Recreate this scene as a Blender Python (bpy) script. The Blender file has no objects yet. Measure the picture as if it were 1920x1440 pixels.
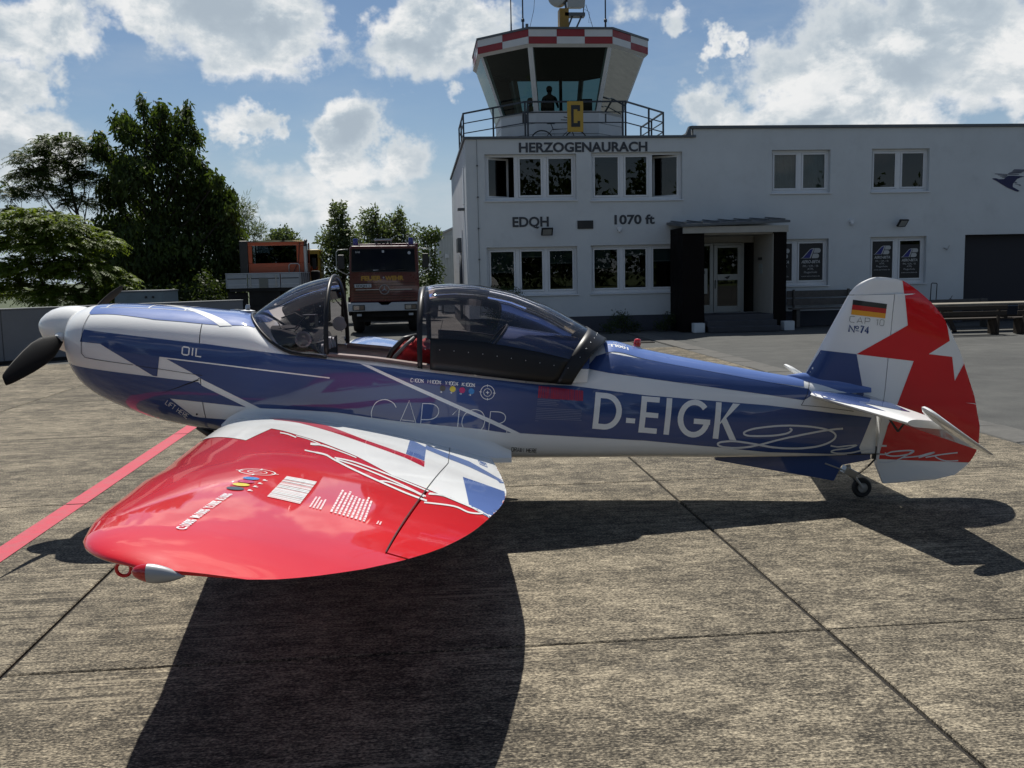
import bpy, bmesh, math, random
import numpy as np
from mathutils import Vector, Matrix
from mathutils.geometry import tessellate_polygon
from mathutils.bvhtree import BVHTree

R = math.radians
scene = bpy.context.scene
COL = scene.collection
random.seed(7)
rng = np.random.default_rng(7)

# ------------------------------------------------------------------ camera
cam_data = bpy.data.cameras.new("camera")
cam_data.sensor_width = 36.0
cam_data.lens = 33.75
cam_data.clip_start = 0.05
cam_data.clip_end = 4000
cam = bpy.data.objects.new("camera", cam_data)
cam.location = (0, 0, 1.8)
cam.rotation_euler = (1.4552966, 0.0204745, -0.0954865)
COL.objects.link(cam)
scene.camera = cam

# ------------------------------------------------------------------ sun, sky, exposure
SUN_ELEV, SUN_AZ = R(60.5), math.atan2(-0.083, 0.565)      # the sun stands behind the aircraft, a little to the left
sun_vec = Vector((math.sin(SUN_AZ) * math.cos(SUN_ELEV), math.cos(SUN_AZ) * math.cos(SUN_ELEV), math.sin(SUN_ELEV)))
sd = bpy.data.lights.new("sun", "SUN")
sd.energy = 5.0
sd.angle = R(0.53)
sd.color = (1.0, 0.955, 0.88)
sun = bpy.data.objects.new("sun", sd)
sun.rotation_euler = sun_vec.to_track_quat("Z", "Y").to_euler()
COL.objects.link(sun)

scene.view_settings.view_transform = "Standard"
scene.view_settings.look = "None"
scene.view_settings.exposure = 0.25
scene.view_settings.gamma = 1.0
scene.view_settings.use_curve_mapping = False


class NT:
    """small helper to write node graphs"""
    def __init__(self, tree):
        self.t = tree
        self.n = tree.nodes
        self.l = tree.links

    def set(self, sock, v):
        if v is None:
            return
        if hasattr(v, "is_linked") or isinstance(v, bpy.types.NodeSocket):
            self.l.new(v, sock)
        else:
            sock.default_value = v

    def math(self, op, a, b=None, c=None, clamp=False):
        n = self.n.new("ShaderNodeMath"); n.operation = op; n.use_clamp = clamp
        for i, v in enumerate((a, b, c)):
            self.set(n.inputs[i], v)
        return n.outputs[0]

    def vmath(self, op, a, b=None, out=0):
        n = self.n.new("ShaderNodeVectorMath"); n.operation = op
        self.set(n.inputs[0], a); self.set(n.inputs[1], b)
        return n.outputs[out]

    def noise(self, vec, scale, detail=4, rough=0.55, out="Fac", lac=2.0, dist=0.0):
        n = self.n.new("ShaderNodeTexNoise")
        self.set(n.inputs["Vector"], vec)
        n.inputs["Scale"].default_value = scale; n.inputs["Detail"].default_value = detail
        n.inputs["Roughness"].default_value = rough; n.inputs["Lacunarity"].default_value = lac
        n.inputs["Distortion"].default_value = dist
        return n.outputs[out]

    def mapr(self, v, a, b, c=0.0, d=1.0, smooth=True):
        n = self.n.new("ShaderNodeMapRange")
        n.interpolation_type = "SMOOTHSTEP" if smooth else "LINEAR"
        self.set(n.inputs[0], v)
        for i, x in enumerate((a, b, c, d)):
            self.set(n.inputs[i + 1], x)
        return n.outputs[0]

    def mix(self, f, a, b, mode="MIX"):
        n = self.n.new("ShaderNodeMix"); n.data_type = "RGBA"; n.blend_type = mode
        self.set(n.inputs[0], f)
        self.set(n.inputs[6], a if not isinstance(a, tuple) else (*a[:3], 1.0))
        self.set(n.inputs[7], b if not isinstance(b, tuple) else (*b[:3], 1.0))
        return n.outputs[2]

    def ramp(self, v, stops, interp="LINEAR"):
        n = self.n.new("ShaderNodeValToRGB"); n.color_ramp.interpolation = interp
        while len(n.color_ramp.elements) < len(stops):
            n.color_ramp.elements.new(0.5)
        for e, (p, c) in zip(n.color_ramp.elements, stops):
            e.position = p; e.color = (*c, 1.0) if len(c) == 3 else c
        self.set(n.inputs[0], v)
        return n.outputs[0]

    def comb(self, x, y, z):
        n = self.n.new("ShaderNodeCombineXYZ")
        for i, v in enumerate((x, y, z)):
            self.set(n.inputs[i], v)
        return n.outputs[0]

    def sep(self, v):
        n = self.n.new("ShaderNodeSeparateXYZ"); self.set(n.inputs[0], v)
        return n.outputs


def build_world():
    w = bpy.data.worlds.new("World"); scene.world = w
    w.use_nodes = True
    k = NT(w.node_tree)
    k.n.clear()
    out = k.n.new("ShaderNodeOutputWorld")
    bg = k.n.new("ShaderNodeBackground"); bg.inputs["Strength"].default_value = 0.060
    k.l.new(bg.outputs[0], out.inputs[0])
    sky = k.n.new("ShaderNodeTexSky"); sky.sky_type = "NISHITA"; sky.sun_disc = False
    sky.sun_elevation = SUN_ELEV; sky.sun_rotation = SUN_AZ
    sky.air_density = 1.0; sky.dust_density = 0.25; sky.ozone_density = 3.0; sky.altitude = 300
    tc = k.n.new("ShaderNodeTexCoord")
    d = tc.outputs["Generated"]
    x, y, z = k.sep(d)
    # cumulus clouds: billow noise plus the larger heaps seen over the field
    heaps = [  # direction, radius, height of the heap relative to its width, weight
        (-.157, .960, .238, .100, 1.5, 1.0), (-.225, .947, .243, .075, 1.8, .9), (-.330, .921, .228, .070, 1.6, .85),
        (-.368, .916, .180, .050, 1.0, .9), (.030, .972, .240, .082, 1.25, 1.0), (-.365, .925, .128, .078, 1.5, .95),
        (-.080, .987, .138, .062, 1.2, 1.0), (-.040, .992, .110, .085, 2.2, .9), (-.075, .994, .085, .15, 2.6, .66),
        (.392, .900, .178, .100, 1.3, 1.05), (.495, .850, .185, .110, 1.3, 1.05), (.372, .917, .136, .120, 2.2, .95),
        (.285, .944, .145, .055, 1.4, .9), (.293, .934, .207, .016, 1.3, .9), (-.174, .974, .142, .019, .7, .8),
        (.050, .982, .184, .014, 1.4, .75), (.455, .880, .130, .10, 2.0, .95), (-.24, .961, .120, .07, 1.8, .6),
        (.235, .944, .238, .035, 1.8, .55)]
    wn = k.n.new("ShaderNodeTexNoise"); wn.inputs["Scale"].default_value = 14.0; wn.inputs["Detail"].default_value = 5.0; wn.inputs["Roughness"].default_value = .6
    k.l.new(d, wn.inputs["Vector"])
    warp = k.vmath("MULTIPLY", k.vmath("SUBTRACT", wn.outputs["Color"], (.5, .5, .5)), (.16, .16, .11))
    dw = k.vmath("ADD", d, warp)
    field = None
    for hx, hy, hz, r, st, wt in heaps:
        r = max(r, .03)
        v = k.vmath("SUBTRACT", dw, (hx, hy, hz))
        v = k.vmath("MULTIPLY", v, (1.0, 1.0, st))
        ln = k.vmath("LENGTH", v, out=1)
        m = k.mapr(ln, r * 1.25, r * 0.2, 0.0, wt)
        field = m if field is None else k.math("MAXIMUM", field, m)
    far = k.noise(k.vmath("MULTIPLY", d, (1.0, 1.0, 2.2)), 4.3, 2, 0.5)
    # the rest of the sky carries the same kind of heaps
    vx = k.vmath("LENGTH", k.vmath("MULTIPLY", k.vmath("SUBTRACT", d, (.095, .98, .15)), (1, 1, 1.6)), out=1)
    away = k.mapr(vx, 0.42, 0.62)
    field = k.math("MAXIMUM", field, k.math("MULTIPLY", k.mapr(far, 0.50, 0.75, 0.0, 1.0), away))

    def billow(vec):
        a = k.noise(vec, 7.5, 9, 0.56, lac=2.1, dist=0.25)
        b = k.noise(k.vmath("ADD", vec, (3.1, 1.7, 5.2)), 22.0, 7, 0.6, dist=0.3)
        return k.math("ADD", k.math("MULTIPLY", a, 1.0), k.math("MULTIPLY", b, 0.42))
    sv = k.vmath("MULTIPLY", d, (1.0, 1.0, 1.5))
    n1 = billow(sv)
    n2 = billow(k.vmath("ADD", sv, (0.006, 0.0, -0.045)))
    dens = k.math("ADD", field, k.math("MULTIPLY", k.math("SUBTRACT", n1, 0.71), 1.9))
    mask = k.mapr(dens, 0.26, 0.70)
    # lit rims, grey hearts and bases
    core = k.mapr(dens, 0.55, 1.25)
    relief = k.mapr(k.math("SUBTRACT", n2, n1), -0.10, 0.12)
    lum = k.math("SUBTRACT", 1.0, k.math("MULTIPLY", core, 0.40))
    lum = k.math("ADD", lum, k.math("MULTIPLY", k.math("SUBTRACT", relief, 0.5), 0.38))
    cloud = k.ramp(k.math("MULTIPLY", lum, 0.8, clamp=True), [(0.22, (4.8, 5.8, 6.9)), (0.46, (6.7, 7.7, 8.6)), (0.68, (9.4, 10.0, 10.4)), (0.88, (12.0, 12.1, 12.1))])
    # thin high veil and pale air low over the horizon
    veil = k.noise(k.vmath("MULTIPLY", d, (2.0, 1.0, 6.0)), 3.0, 6, 0.6)
    low = k.mapr(z, 0.15, 0.03)
    vm = k.math("MULTIPLY", k.mapr(veil, 0.42, 0.75), k.math("ADD", k.math("MULTIPLY", low, 0.65), 0.16))
    base = k.mix(k.mapr(z, 0.16, 0.01, 0.0, 0.88), sky.outputs[0], (6.2, 7.5, 8.9))
    base = k.mix(vm, base, (7.6, 8.5, 9.2))
    col = k.mix(mask, base, cloud)
    # below the horizon: hazy ground tone so nothing under the ground sheet glows
    k.set(bg.inputs[0], k.mix(k.mapr(z, -0.02, -0.001, 1.0, 0.0), col, (1.2, 1.2, 1.1)))


build_world()


# ------------------------------------------------------------------ material helpers
def mat(name, color=(.5, .5, .5), rough=.5, metal=0.0, coat=0.0, spec=None, emit=None, var=0.0, vscale=3.0, bump=0.0, bscale=40.0, trans=None, grime=0.0):
    """principled material with slight procedural variation of tone and relief"""
    m = bpy.data.materials.new(name)
    m.use_nodes = True
    k = NT(m.node_tree)
    b = k.n["Principled BSDF"]
    b.inputs["Base Color"].default_value = (*color, 1)
    b.inputs["Roughness"].default_value = rough
    b.inputs["Metallic"].default_value = metal
    if coat:
        b.inputs["Coat Weight"].default_value = coat
        b.inputs["Coat Roughness"].default_value = 0.04
    if spec is not None:
        b.inputs["Specular IOR Level"].default_value = spec
    g = k.n.new("ShaderNodeNewGeometry")
    if var or grime:
        n = k.noise(g.outputs["Position"], vscale, 6, 0.62)
        lo = tuple(c * (1 - var) for c in color); hi = tuple(min(1, c * (1 + var)) for c in color)
        c = k.ramp(n, [(0.3, lo), (0.7, hi)])
        if grime:
            n2 = k.noise(g.outputs["Position"], vscale * 2.7, 8, 0.7)
            c = k.mix(k.math("MULTIPLY", k.mapr(n2, 0.5, 0.78), grime), c, tuple(x * .45 for x in color))
        k.set(b.inputs["Base Color"], c)
        r = k.mapr(n, 0.3, 0.7, max(0, rough - .08), min(1, rough + .1))
        k.set(b.inputs["Roughness"], r)
    if bump:
        bn = k.n.new("ShaderNodeBump"); bn.inputs["Strength"].default_value = bump; bn.inputs["Distance"].default_value = 0.01
        k.set(bn.inputs["Height"], k.noise(g.outputs["Position"], bscale, 5, 0.6))
        k.l.new(bn.outputs[0], b.inputs["Normal"])
    if emit:
        b.inputs["Emission Color"].default_value = (*emit[:3], 1); b.inputs["Emission Strength"].default_value = emit[3]
    return m


def glass_mat(name, tint=(.5, .5, .55), ior=1.45, rough=0.0, refl=(1, 1, 1), dust=0.0):
    """thin pane: tinted see-through plus fresnel mirror"""
    m = bpy.data.materials.new(name); m.use_nodes = True
    k = NT(m.node_tree); k.n.clear()
    out = k.n.new("ShaderNodeOutputMaterial")
    tr = k.n.new("ShaderNodeBsdfTransparent"); tr.inputs[0].default_value = (*tint, 1)
    gl = k.n.new("ShaderNodeBsdfGlossy"); gl.inputs["Roughness"].default_value = rough; gl.inputs["Color"].default_value = (*refl, 1)
    fr = k.n.new("ShaderNodeFresnel"); fr.inputs["IOR"].default_value = ior
    mx = k.n.new("ShaderNodeMixShader")
    k.l.new(fr.outputs[0], mx.inputs[0]); k.l.new(tr.outputs[0], mx.inputs[1]); k.l.new(gl.outputs[0], mx.inputs[2])
    last = mx.outputs[0]
    if dust:
        df = k.n.new("ShaderNodeBsdfDiffuse"); df.inputs[0].default_value = (.5, .5, .5, 1)
        m2 = k.n.new("ShaderNodeMixShader"); m2.inputs[0].default_value = dust
        k.l.new(last, m2.inputs[1]); k.l.new(df.outputs[0], m2.inputs[2]); last = m2.outputs[0]
    k.l.new(last, out.inputs[0])
    return m


# ------------------------------------------------------------------ mesh helpers
class MB:
    """collects vertices and faces; build() links them as one mesh object"""
    def __init__(self):
        self.v = []; self.f = []; self.mi = []; self.cur = 0

    def add(self, vs, fs):
        o = len(self.v)
        self.v.extend([tuple(p) for p in vs])
        for f in fs:
            self.f.append(tuple(i + o for i in f)); self.mi.append(self.cur)
        return self

    def box(self, x0, x1, y0, y1, z0, z1):
        vs = [(x, y, z) for x in (x0, x1) for y in (y0, y1) for z in (z0, z1)]
        return self.add(vs, [(0, 1, 3, 2), (4, 6, 7, 5), (0, 4, 5, 1), (2, 3, 7, 6), (0, 2, 6, 4), (1, 5, 7, 3)])

    def obox(self, c, half, rot):
        """box turned by a matrix about its centre"""
        c = Vector(c)
        vs = [c + rot @ Vector((sx * half[0], sy * half[1], sz * half[2])) for sx in (-1, 1) for sy in (-1, 1) for sz in (-1, 1)]
        return self.add(vs, [(0, 1, 3, 2), (4, 6, 7, 5), (0, 4, 5, 1), (2, 3, 7, 6), (0, 2, 6, 4), (1, 5, 7, 3)])

    def bar(self, a, b, w, h=None, up=(0, 0, 1)):
        a = Vector(a); b = Vector(b); h = h or w
        d = (b - a); L = d.length; d.normalize()
        u = Vector(up)
        if abs(d.dot(u)) > .95:
            u = Vector((1, 0, 0))
        s = d.cross(u).normalized(); t = s.cross(d)
        return self.obox((a + b) / 2, (L / 2, w / 2, h / 2), Matrix((d, s, t)).transposed())

    def loft(self, rings, close=True, cap0=False, cap1=False):
        n = len(rings[0]); o = len(self.v)
        vs = [p for r in rings for p in r]
        fs = []
        m = n if close else n - 1
        for i in range(len(rings) - 1):
            for j in range(m):
                a = i * n + j; b = i * n + (j + 1) % n
                fs.append((a, b, b + n, a + n))
        if cap0:
            fs.append(tuple(range(n))[::-1])
        if cap1:
            fs.append(tuple((len(rings) - 1) * n + j for j in range(n)))
        return self.add(vs, fs)

    def tube(self, pts, r, n=8, cap=True):
        pts = [Vector(p) for p in pts]
        rings = []
        prev = None
        for i, p in enumerate(pts):
            d = (pts[min(i + 1, len(pts) - 1)] - pts[max(i - 1, 0)]).normalized()
            if prev is None:
                u = Vector((0, 0, 1)) if abs(d.z) < .9 else Vector((1, 0, 0))
                u = (u - d * u.dot(d)).normalized()
            else:
                u = (prev - d * prev.dot(d)).normalized()
            prev = u
            w = d.cross(u)
            rr = r[i] if isinstance(r, (list, tuple)) else r
            rings.append([p + (u * math.cos(2 * math.pi * k / n) + w * math.sin(2 * math.pi * k / n)) * rr for k in range(n)])
        return self.loft(rings, True, cap, cap)

    def lathe(self, prof, base, axis, n=24):
        """profile of (radius, distance along axis)"""
        base = Vector(base); a = Vector(axis).normalized()
        u = Vector((0, 0, 1)) if abs(a.z) < .9 else Vector((1, 0, 0))
        u = (u - a * u.dot(a)).normalized(); w = a.cross(u)
        rings = [[base + a * h + (u * math.cos(2 * math.pi * k / n) + w * math.sin(2 * math.pi * k / n)) * max(r, 1e-4) for k in range(n)] for r, h in prof]
        return self.loft(rings, True, True, True)

    def prism(self, poly, d, axis="y"):
        """extrude a polygon given in (x,z) along y from d[0] to d[1] (or (x,y) along z, (y,z) along x)"""
        def p3(p, t):
            return {"y": (p[0], t, p[1]), "z": (p[0], p[1], t), "x": (t, p[0], p[1])}[axis]
        n = len(poly)
        vs = [p3(p, d[0]) for p in poly] + [p3(p, d[1]) for p in poly]
        fs = [tuple(range(n)), tuple(range(2 * n - 1, n - 1, -1))] + [(i, i + n, (i + 1) % n + n, (i + 1) % n) for i in range(n)]
        return self.add(vs, fs)

    def mesh(self, name, mats=None, smooth=False, fix=True):
        me = bpy.data.meshes.new(name)
        me.from_pydata(self.v, [], self.f)
        if mats is not None:
            for m in (mats if isinstance(mats, (list, tuple)) else [mats]):
                me.materials.append(m)
        if any(self.mi):
            me.polygons.foreach_set("material_index", self.mi)
        if fix:
            bm = bmesh.new(); bm.from_mesh(me)
            bmesh.ops.recalc_face_normals(bm, faces=bm.faces)
            bm.to_mesh(me); bm.free()
        if smooth:
            me.polygons.foreach_set("use_smooth", [True] * len(me.polygons))
        me.update()
        return me

    def build(self, name, mats=None, parent=None, smooth=False, bevel=0.0, fix=True, angle=None):
        ob = bpy.data.objects.new(name, self.mesh(name, mats, smooth, fix))
        COL.objects.link(ob)
        if parent is not None:
            ob.parent = parent
        if bevel:
            md = ob.modifiers.new("bevel", "BEVEL"); md.width = bevel; md.segments = 2; md.limit_method = "ANGLE"; md.angle_limit = R(40)
        if smooth and angle:
            ob.data.set_sharp_from_angle(angle=R(angle))
        return ob


def empty(name, loc=(0, 0, 0), rz=0.0, label=None, cat=None, group=None):
    o = bpy.data.objects.new(name, None); COL.objects.link(o)
    o.location = loc; o.rotation_euler = (0, 0, rz); o.empty_display_size = .2
    return tag(o, label, cat, group)


def tag(o, label=None, cat=None, group=None, kind=None):
    if label: o["label"] = label
    if cat: o["category"] = cat
    if group: o["group"] = group
    if kind: o["kind"] = kind
    return o


def structure(o):
    o["kind"] = "structure"
    return o


def piece(name, src, parent, loc, rot=(0, 0, 0), scale=(1, 1, 1)):
    """another object on the same mesh data"""
    o = bpy.data.objects.new(name, src); COL.objects.link(o)
    o.parent = parent; o.location = loc; o.rotation_euler = rot; o.scale = scale
    return o


def copy_tree(o, parent=None):
    c = o.copy(); COL.objects.link(c); c.parent = parent
    for ch in list(o.children):
        copy_tree(ch, c)
    return c


def text_mesh(s, size=1.0, bold=0.0, align="LEFT", sx=1.0, shear=0.0, spacing=1.0):
    """outline lettering as flat polygons: list of verts (x,y) and faces"""
    cu = bpy.data.curves.new("lettering", "FONT")
    cu.body = s; cu.size = size; cu.offset = bold; cu.align_x = align; cu.shear = shear
    cu.space_character = spacing; cu.resolution_u = 4
    o = bpy.data.objects.new("lettering", cu); COL.objects.link(o)
    dg = bpy.context.evaluated_depsgraph_get(); dg.update()
    me = bpy.data.meshes.new_from_object(o.evaluated_get(dg))
    vs = [(v.co.x * sx, v.co.y) for v in me.vertices]
    fs = [tuple(p.vertices) for p in me.polygons]
    bpy.data.objects.remove(o); bpy.data.curves.remove(cu); bpy.data.meshes.remove(me)
    return vs, fs


def sign_text(name, s, origin, u, v, h, m, parent, bold=0.0, align="LEFT", width=None, lift=0.004, shear=0.0, thick=0.0):
    """lettering on a flat face: origin, unit right u, unit up v, capital height h; width squeezes the line to fit"""
    vs, fs = text_mesh(s, 1.0, bold, align, 1.0, shear)
    xs = [p[0] for p in vs]; ys = [p[1] for p in vs]
    k = h / 0.73
    kx = k if width is None else width / (max(xs) - min(xs))
    x0 = min(xs) if (align == "LEFT" and width is not None) else 0
    o = Vector(origin); u = Vector(u); v = Vector(v); n = u.cross(v)
    b = MB()
    pts = [o + u * ((x - x0) * kx) + v * (y * k) + n * lift for x, y in vs]
    b.add(pts, fs)
    ob = b.build(name, m, parent, fix=False)
    if thick:
        md = ob.modifiers.new("thickness", "SOLIDIFY"); md.thickness = thick; md.offset = 1
    return ob


# ------------------------------------------------------------------ ground materials
def concrete_mat(name="broomed_concrete"):
    m = bpy.data.materials.new(name); m.use_nodes = True
    k = NT(m.node_tree); b = k.n["Principled BSDF"]
    g = k.n.new("ShaderNodeNewGeometry"); p = g.outputs["Position"]
    oi = k.n.new("ShaderNodeObjectInfo"); rnd = oi.outputs["Random"]
    sh = k.vmath("ADD", p, k.comb(k.math("MULTIPLY", rnd, 31.0), k.math("MULTIPLY", rnd, 17.0), 0.0))
    streak = k.noise(k.vmath("MULTIPLY", sh, (7.0, 130.0, 1.0)), 1.0, 3, 0.6)       # broom lines run across the apron
    streak2 = k.noise(k.vmath("MULTIPLY", sh, (2.0, 34.0, 1.0)), 1.0, 4, 0.6)
    grain = k.noise(k.vmath("MULTIPLY", sh, (.6, 1.0, 1.0)), 110.0, 3, 0.7)
    patch = k.noise(k.vmath("MULTIPLY", sh, (.6, 1.0, 1.0)), 2.1, 7, 0.66)
    speck = k.noise(k.vmath("MULTIPLY", sh, (.55, 1.1, 1.0)), 26.0, 6, 0.70, dist=.5)
    big = k.noise(p, 0.30, 4, 0.6)
    tone = k.noise(k.vmath("MULTIPLY", sh, (.75, 1.0, 1.0)), 9.0, 7, 0.7)
    v = k.math("ADD", k.math("MULTIPLY", k.math("SUBTRACT", streak, .5), .85), k.math("MULTIPLY", k.math("SUBTRACT", grain, .5), 1.7))
    v = k.math("ADD", v, k.math("MULTIPLY", k.math("SUBTRACT", streak2, .5), .22))
    v = k.math("ADD", v, k.math("MULTIPLY", k.math("SUBTRACT", tone, .5), .75))
    v = k.math("ADD", v, k.math("MULTIPLY", k.math("SUBTRACT", patch, .5), 0.70))
    v = k.math("ADD", v, k.math("MULTIPLY", k.math("SUBTRACT", big, .5), 0.30))
    v = k.math("ADD", k.math("ADD", v, .5), k.math("MULTIPLY", k.math("SUBTRACT", rnd, .5), 0.06))
    c = k.ramp(v, [(0.12, (.011, .0098, .0075)), (0.36, (.046, .040, .030)), (0.52, (.114, .0985, .072)), (0.70, (.245, .210, .152)), (.92, (.44, .38, .27))])
    # pale laitance flakes
    c = k.mix(k.math("MULTIPLY", k.mapr(speck, 0.60, 0.70), .55), c, (.38, .335, .25))
    # combed grooves where the broom bit deeper
    gv = k.noise(k.vmath("MULTIPLY", sh, (.7, 46.0, 1.0)), 1.0, 2, 0.5)
    gm = k.mapr(k.noise(k.vmath("MULTIPLY", sh, (.5, 1.0, 1.0)), 0.9, 3, .6), .47, .62)
    c = k.mix(k.math("MULTIPLY", k.math("MULTIPLY", k.mapr(gv, .57, .66), gm), .75), c, (.035, .030, .023))
    c = k.mix(k.math("MULTIPLY", k.math("MULTIPLY", k.mapr(gv, .42, .33), gm), .55), c, (.36, .31, .225))
    # dark oily blots
    oil = k.noise(k.vmath("ADD", p, (9.3, 4.1, 0)), 0.9, 5, 0.6)
    c = k.mix(k.math("MULTIPLY", k.mapr(oil, 0.63, 0.76), .45), c, (.035, .034, .032))
    k.set(b.inputs["Base Color"], c)
    b.inputs["Roughness"].default_value = 0.88
    b.inputs["Specular IOR Level"].default_value = 0.25
    bn = k.n.new("ShaderNodeBump"); bn.inputs["Strength"].default_value = 0.5; bn.inputs["Distance"].default_value = 0.006
    k.set(bn.inputs["Height"], k.math("ADD", streak, k.math("MULTIPLY", grain, .8)))
    k.l.new(bn.outputs[0], b.inputs["Normal"])
    return m


def asphalt_mat(name="worn_asphalt", base=.07):
    m = bpy.data.materials.new(name); m.use_nodes = True
    k = NT(m.node_tree); b = k.n["Principled BSDF"]
    g = k.n.new("ShaderNodeNewGeometry"); p = g.outputs["Position"]
    fine = k.noise(p, 70.0, 4, 0.75); mid = k.noise(p, 2.2, 6, 0.6); big = k.noise(k.vmath("MULTIPLY", p, (.35, 1, 1)), 0.22, 5, 0.6)
    v = k.math("ADD", k.math("MULTIPLY", fine, .55), k.math("ADD", k.math("MULTIPLY", mid, .25), k.math("MULTIPLY", big, .35)))
    c = k.ramp(v, [(.35, (base * .35, base * .36, base * .36)), (.55, (base * .95, base * .97, base * .93)), (.8, (base * 1.9, base * 1.9, base * 1.75))])
    k.set(b.inputs["Base Color"], c)
    b.inputs["Roughness"].default_value = .9; b.inputs["Specular IOR Level"].default_value = .25
    bn = k.n.new("ShaderNodeBump"); bn.inputs["Strength"].default_value = .5; bn.inputs["Distance"].default_value = .008
    k.set(bn.inputs["Height"], fine); k.l.new(bn.outputs[0], b.inputs["Normal"])
    return m


M_CONC = concrete_mat()
M_ASPH = asphalt_mat()
M_JOINT = mat("joint_filler", (.012, .010, .008), .95)
M_GRASSY = mat("rough_grass_ground", (.045, .06, .022), 1.0, var=.4, vscale=.8)
M_REDLINE = mat("red_line_paint", (.42, .045, .07), .75, var=.16, vscale=9, grime=.35, bump=.3, bscale=60)


def flat(name, x0, x1, y0, y1, z, m):
    return structure(MB().add([(x0, y0, z), (x1, y0, z), (x1, y1, z), (x0, y1, z)], [(0, 1, 2, 3)]).build(name, m))


flat("ground", -900, 900, -900, 900, -0.075, M_GRASSY)
flat("asphalt_forecourt", 5.92, 70, -40, 70, -0.012, M_ASPH)
structure(MB().add([(-60, 21.93, -.016), (5.9, 21.93, -.016), (5.9, 70, -.016), (-60, 70, -.016)], [(0, 1, 2, 3)]).build("asphalt_yard", M_ASPH))
SX, SY, JX, JY = 3.95, 3.49, .024, .014
apron = structure(MB().box(-13.85, 5.905, -2.52, 21.92, -.07, -.020).build("concrete_apron", M_JOINT))
rs = random.Random(3)
slab_me = MB().box(-SX / 2 + JX / 2, SX / 2 - JX / 2, -SY / 2 + JY / 2, SY / 2 - JY / 2, -.09, 0).mesh("concrete_slab", M_CONC)
for i in range(5):
    for j in range(7):
        s = piece("concrete_slab", slab_me, apron, (5.92 - SX * (i + .5), -2.52 + SY * (j + .5), rs.uniform(-.003, 0)),
                  (rs.uniform(-.0006, .0006), rs.uniform(-.0006, .0006), 0))
        md = s.modifiers.new("worn_edge", "BEVEL"); md.width = .006; md.segments = 1
structure(MB().add([(-60, -40, -.004), (-13.87, -40, -.004), (-13.87, 21.9, -.004), (-60, 21.9, -.004)], [(0, 1, 2, 3)]).add(
    [(-13.87, -40, -.004), (5.9, -40, -.004), (5.9, -2.53, -.004), (-13.87, -2.53, -.004)], [(0, 1, 2, 3)]).build("outer_apron", M_CONC))
# red guide line, broken at the slab joints
rl = MB()
for j in range(7):
    y0 = -2.52 + SY * j + .012; y1 = y0 + SY - .024
    rl.add([(-2.925, y0, .003), (-2.765, y0, .003), (-2.765, y1, .003), (-2.925, y1, .003)], [(0, 1, 2, 3)])
structure(rl.build("red_guide_line", M_REDLINE))
# drainage gutter of concrete kerb slabs between apron and asphalt
M_GUT = mat("old_gutter_concrete", (.085, .083, .076), .9, var=.35, vscale=5, grime=.5, bump=.4)
gut = structure(MB().box(5.925, 6.42, -6, 27, -.08, -.03).build("drain_gutter", M_JOINT))
gme = MB().box(-.235, .235, -.49, .49, -.05, 0).mesh("gutter_slab", M_GUT)
for j in range(33):
    p = piece("gutter_slab", gme, gut, (6.17, -5.5 + j * 1.0, .004 + rs.uniform(-.004, .004)), (0, R(rs.uniform(-1.2, 1.2)), R(rs.uniform(-.5, .5))))
    md = p.modifiers.new("worn_edge", "BEVEL"); md.width = .012; md.segments = 1


# ------------------------------------------------------------------ the aerobatic aircraft
M_WHITE = mat("gloss_white_paint", (.78, .79, .78), .5, spec=.12, coat=.8, var=.03, vscale=2)
M_BLUE = mat("gloss_blue_paint", (.034, .066, .195), .5, spec=.12, coat=1.0, var=.06, vscale=2)
M_BLUE_LIT = mat("gloss_light_blue_paint", (.10, .17, .42), .5, spec=.12, coat=1.0, var=.05, vscale=2)  # the blue lightened for sun and sky reflection on upward-facing skin
M_RED = mat("gloss_red_paint", (.60, .006, .012), .5, spec=.12, coat=1.0, var=.05, vscale=2)
M_BLACK = mat("satin_black", (.012, .012, .013), .4, var=.2)
M_PROP = mat("matt_black_propeller", (.006, .006, .0065), .6, spec=.15)
M_BLACKP = mat("gloss_black_frame", (.006, .006, .007), .42, spec=.35)
M_DARK = mat("dark_cockpit_lining", (.010, .010, .011), .85)
M_RUB = mat("tyre_rubber", (.014, .014, .014), .75, var=.2, vscale=20)
M_METAL = mat("bare_metal", (.42, .43, .44), .35, 1.0, var=.15, vscale=12)
M_SILVER = mat("silver_paint", (.36, .37, .38), .4, .3)
M_GREYP = mat("grey_fairing_paint", (.30, .31, .33), .35, coat=.4)
M_BROWN = mat("worn_brown_sill", (.16, .11, .10), .6, var=.2, vscale=18)
M_GLASS = glass_mat("smoked_acrylic", (.68, .65, .66), 1.5, 0.0, (1, 1, 1), .012)
M_REDLENS = mat("red_lens", (.45, .004, .008), .08, coat=1.0)
M_REDCLOTH = mat("red_bag_cloth", (.30, .006, .010), .8, var=.2, vscale=14, bump=.5, bscale=60)
M_FRAMEGREY = mat("grey_strap", (.10, .105, .11), .6)

plane = empty("aerobatic_airplane", (3.3864, 7.0687, 0), -R(4.1),
              "red, white and blue low-wing aerobatic airplane with open canopy parked on the concrete", "airplane")


def lerp_tab(tab, x):
    """piecewise smooth interpolation of rows (x, a, b, ...)"""
    t = np.array(tab, float)
    return [float(np.interp(x, t[:, 0], t[:, i])) for i in range(1, t.shape[1])]


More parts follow.
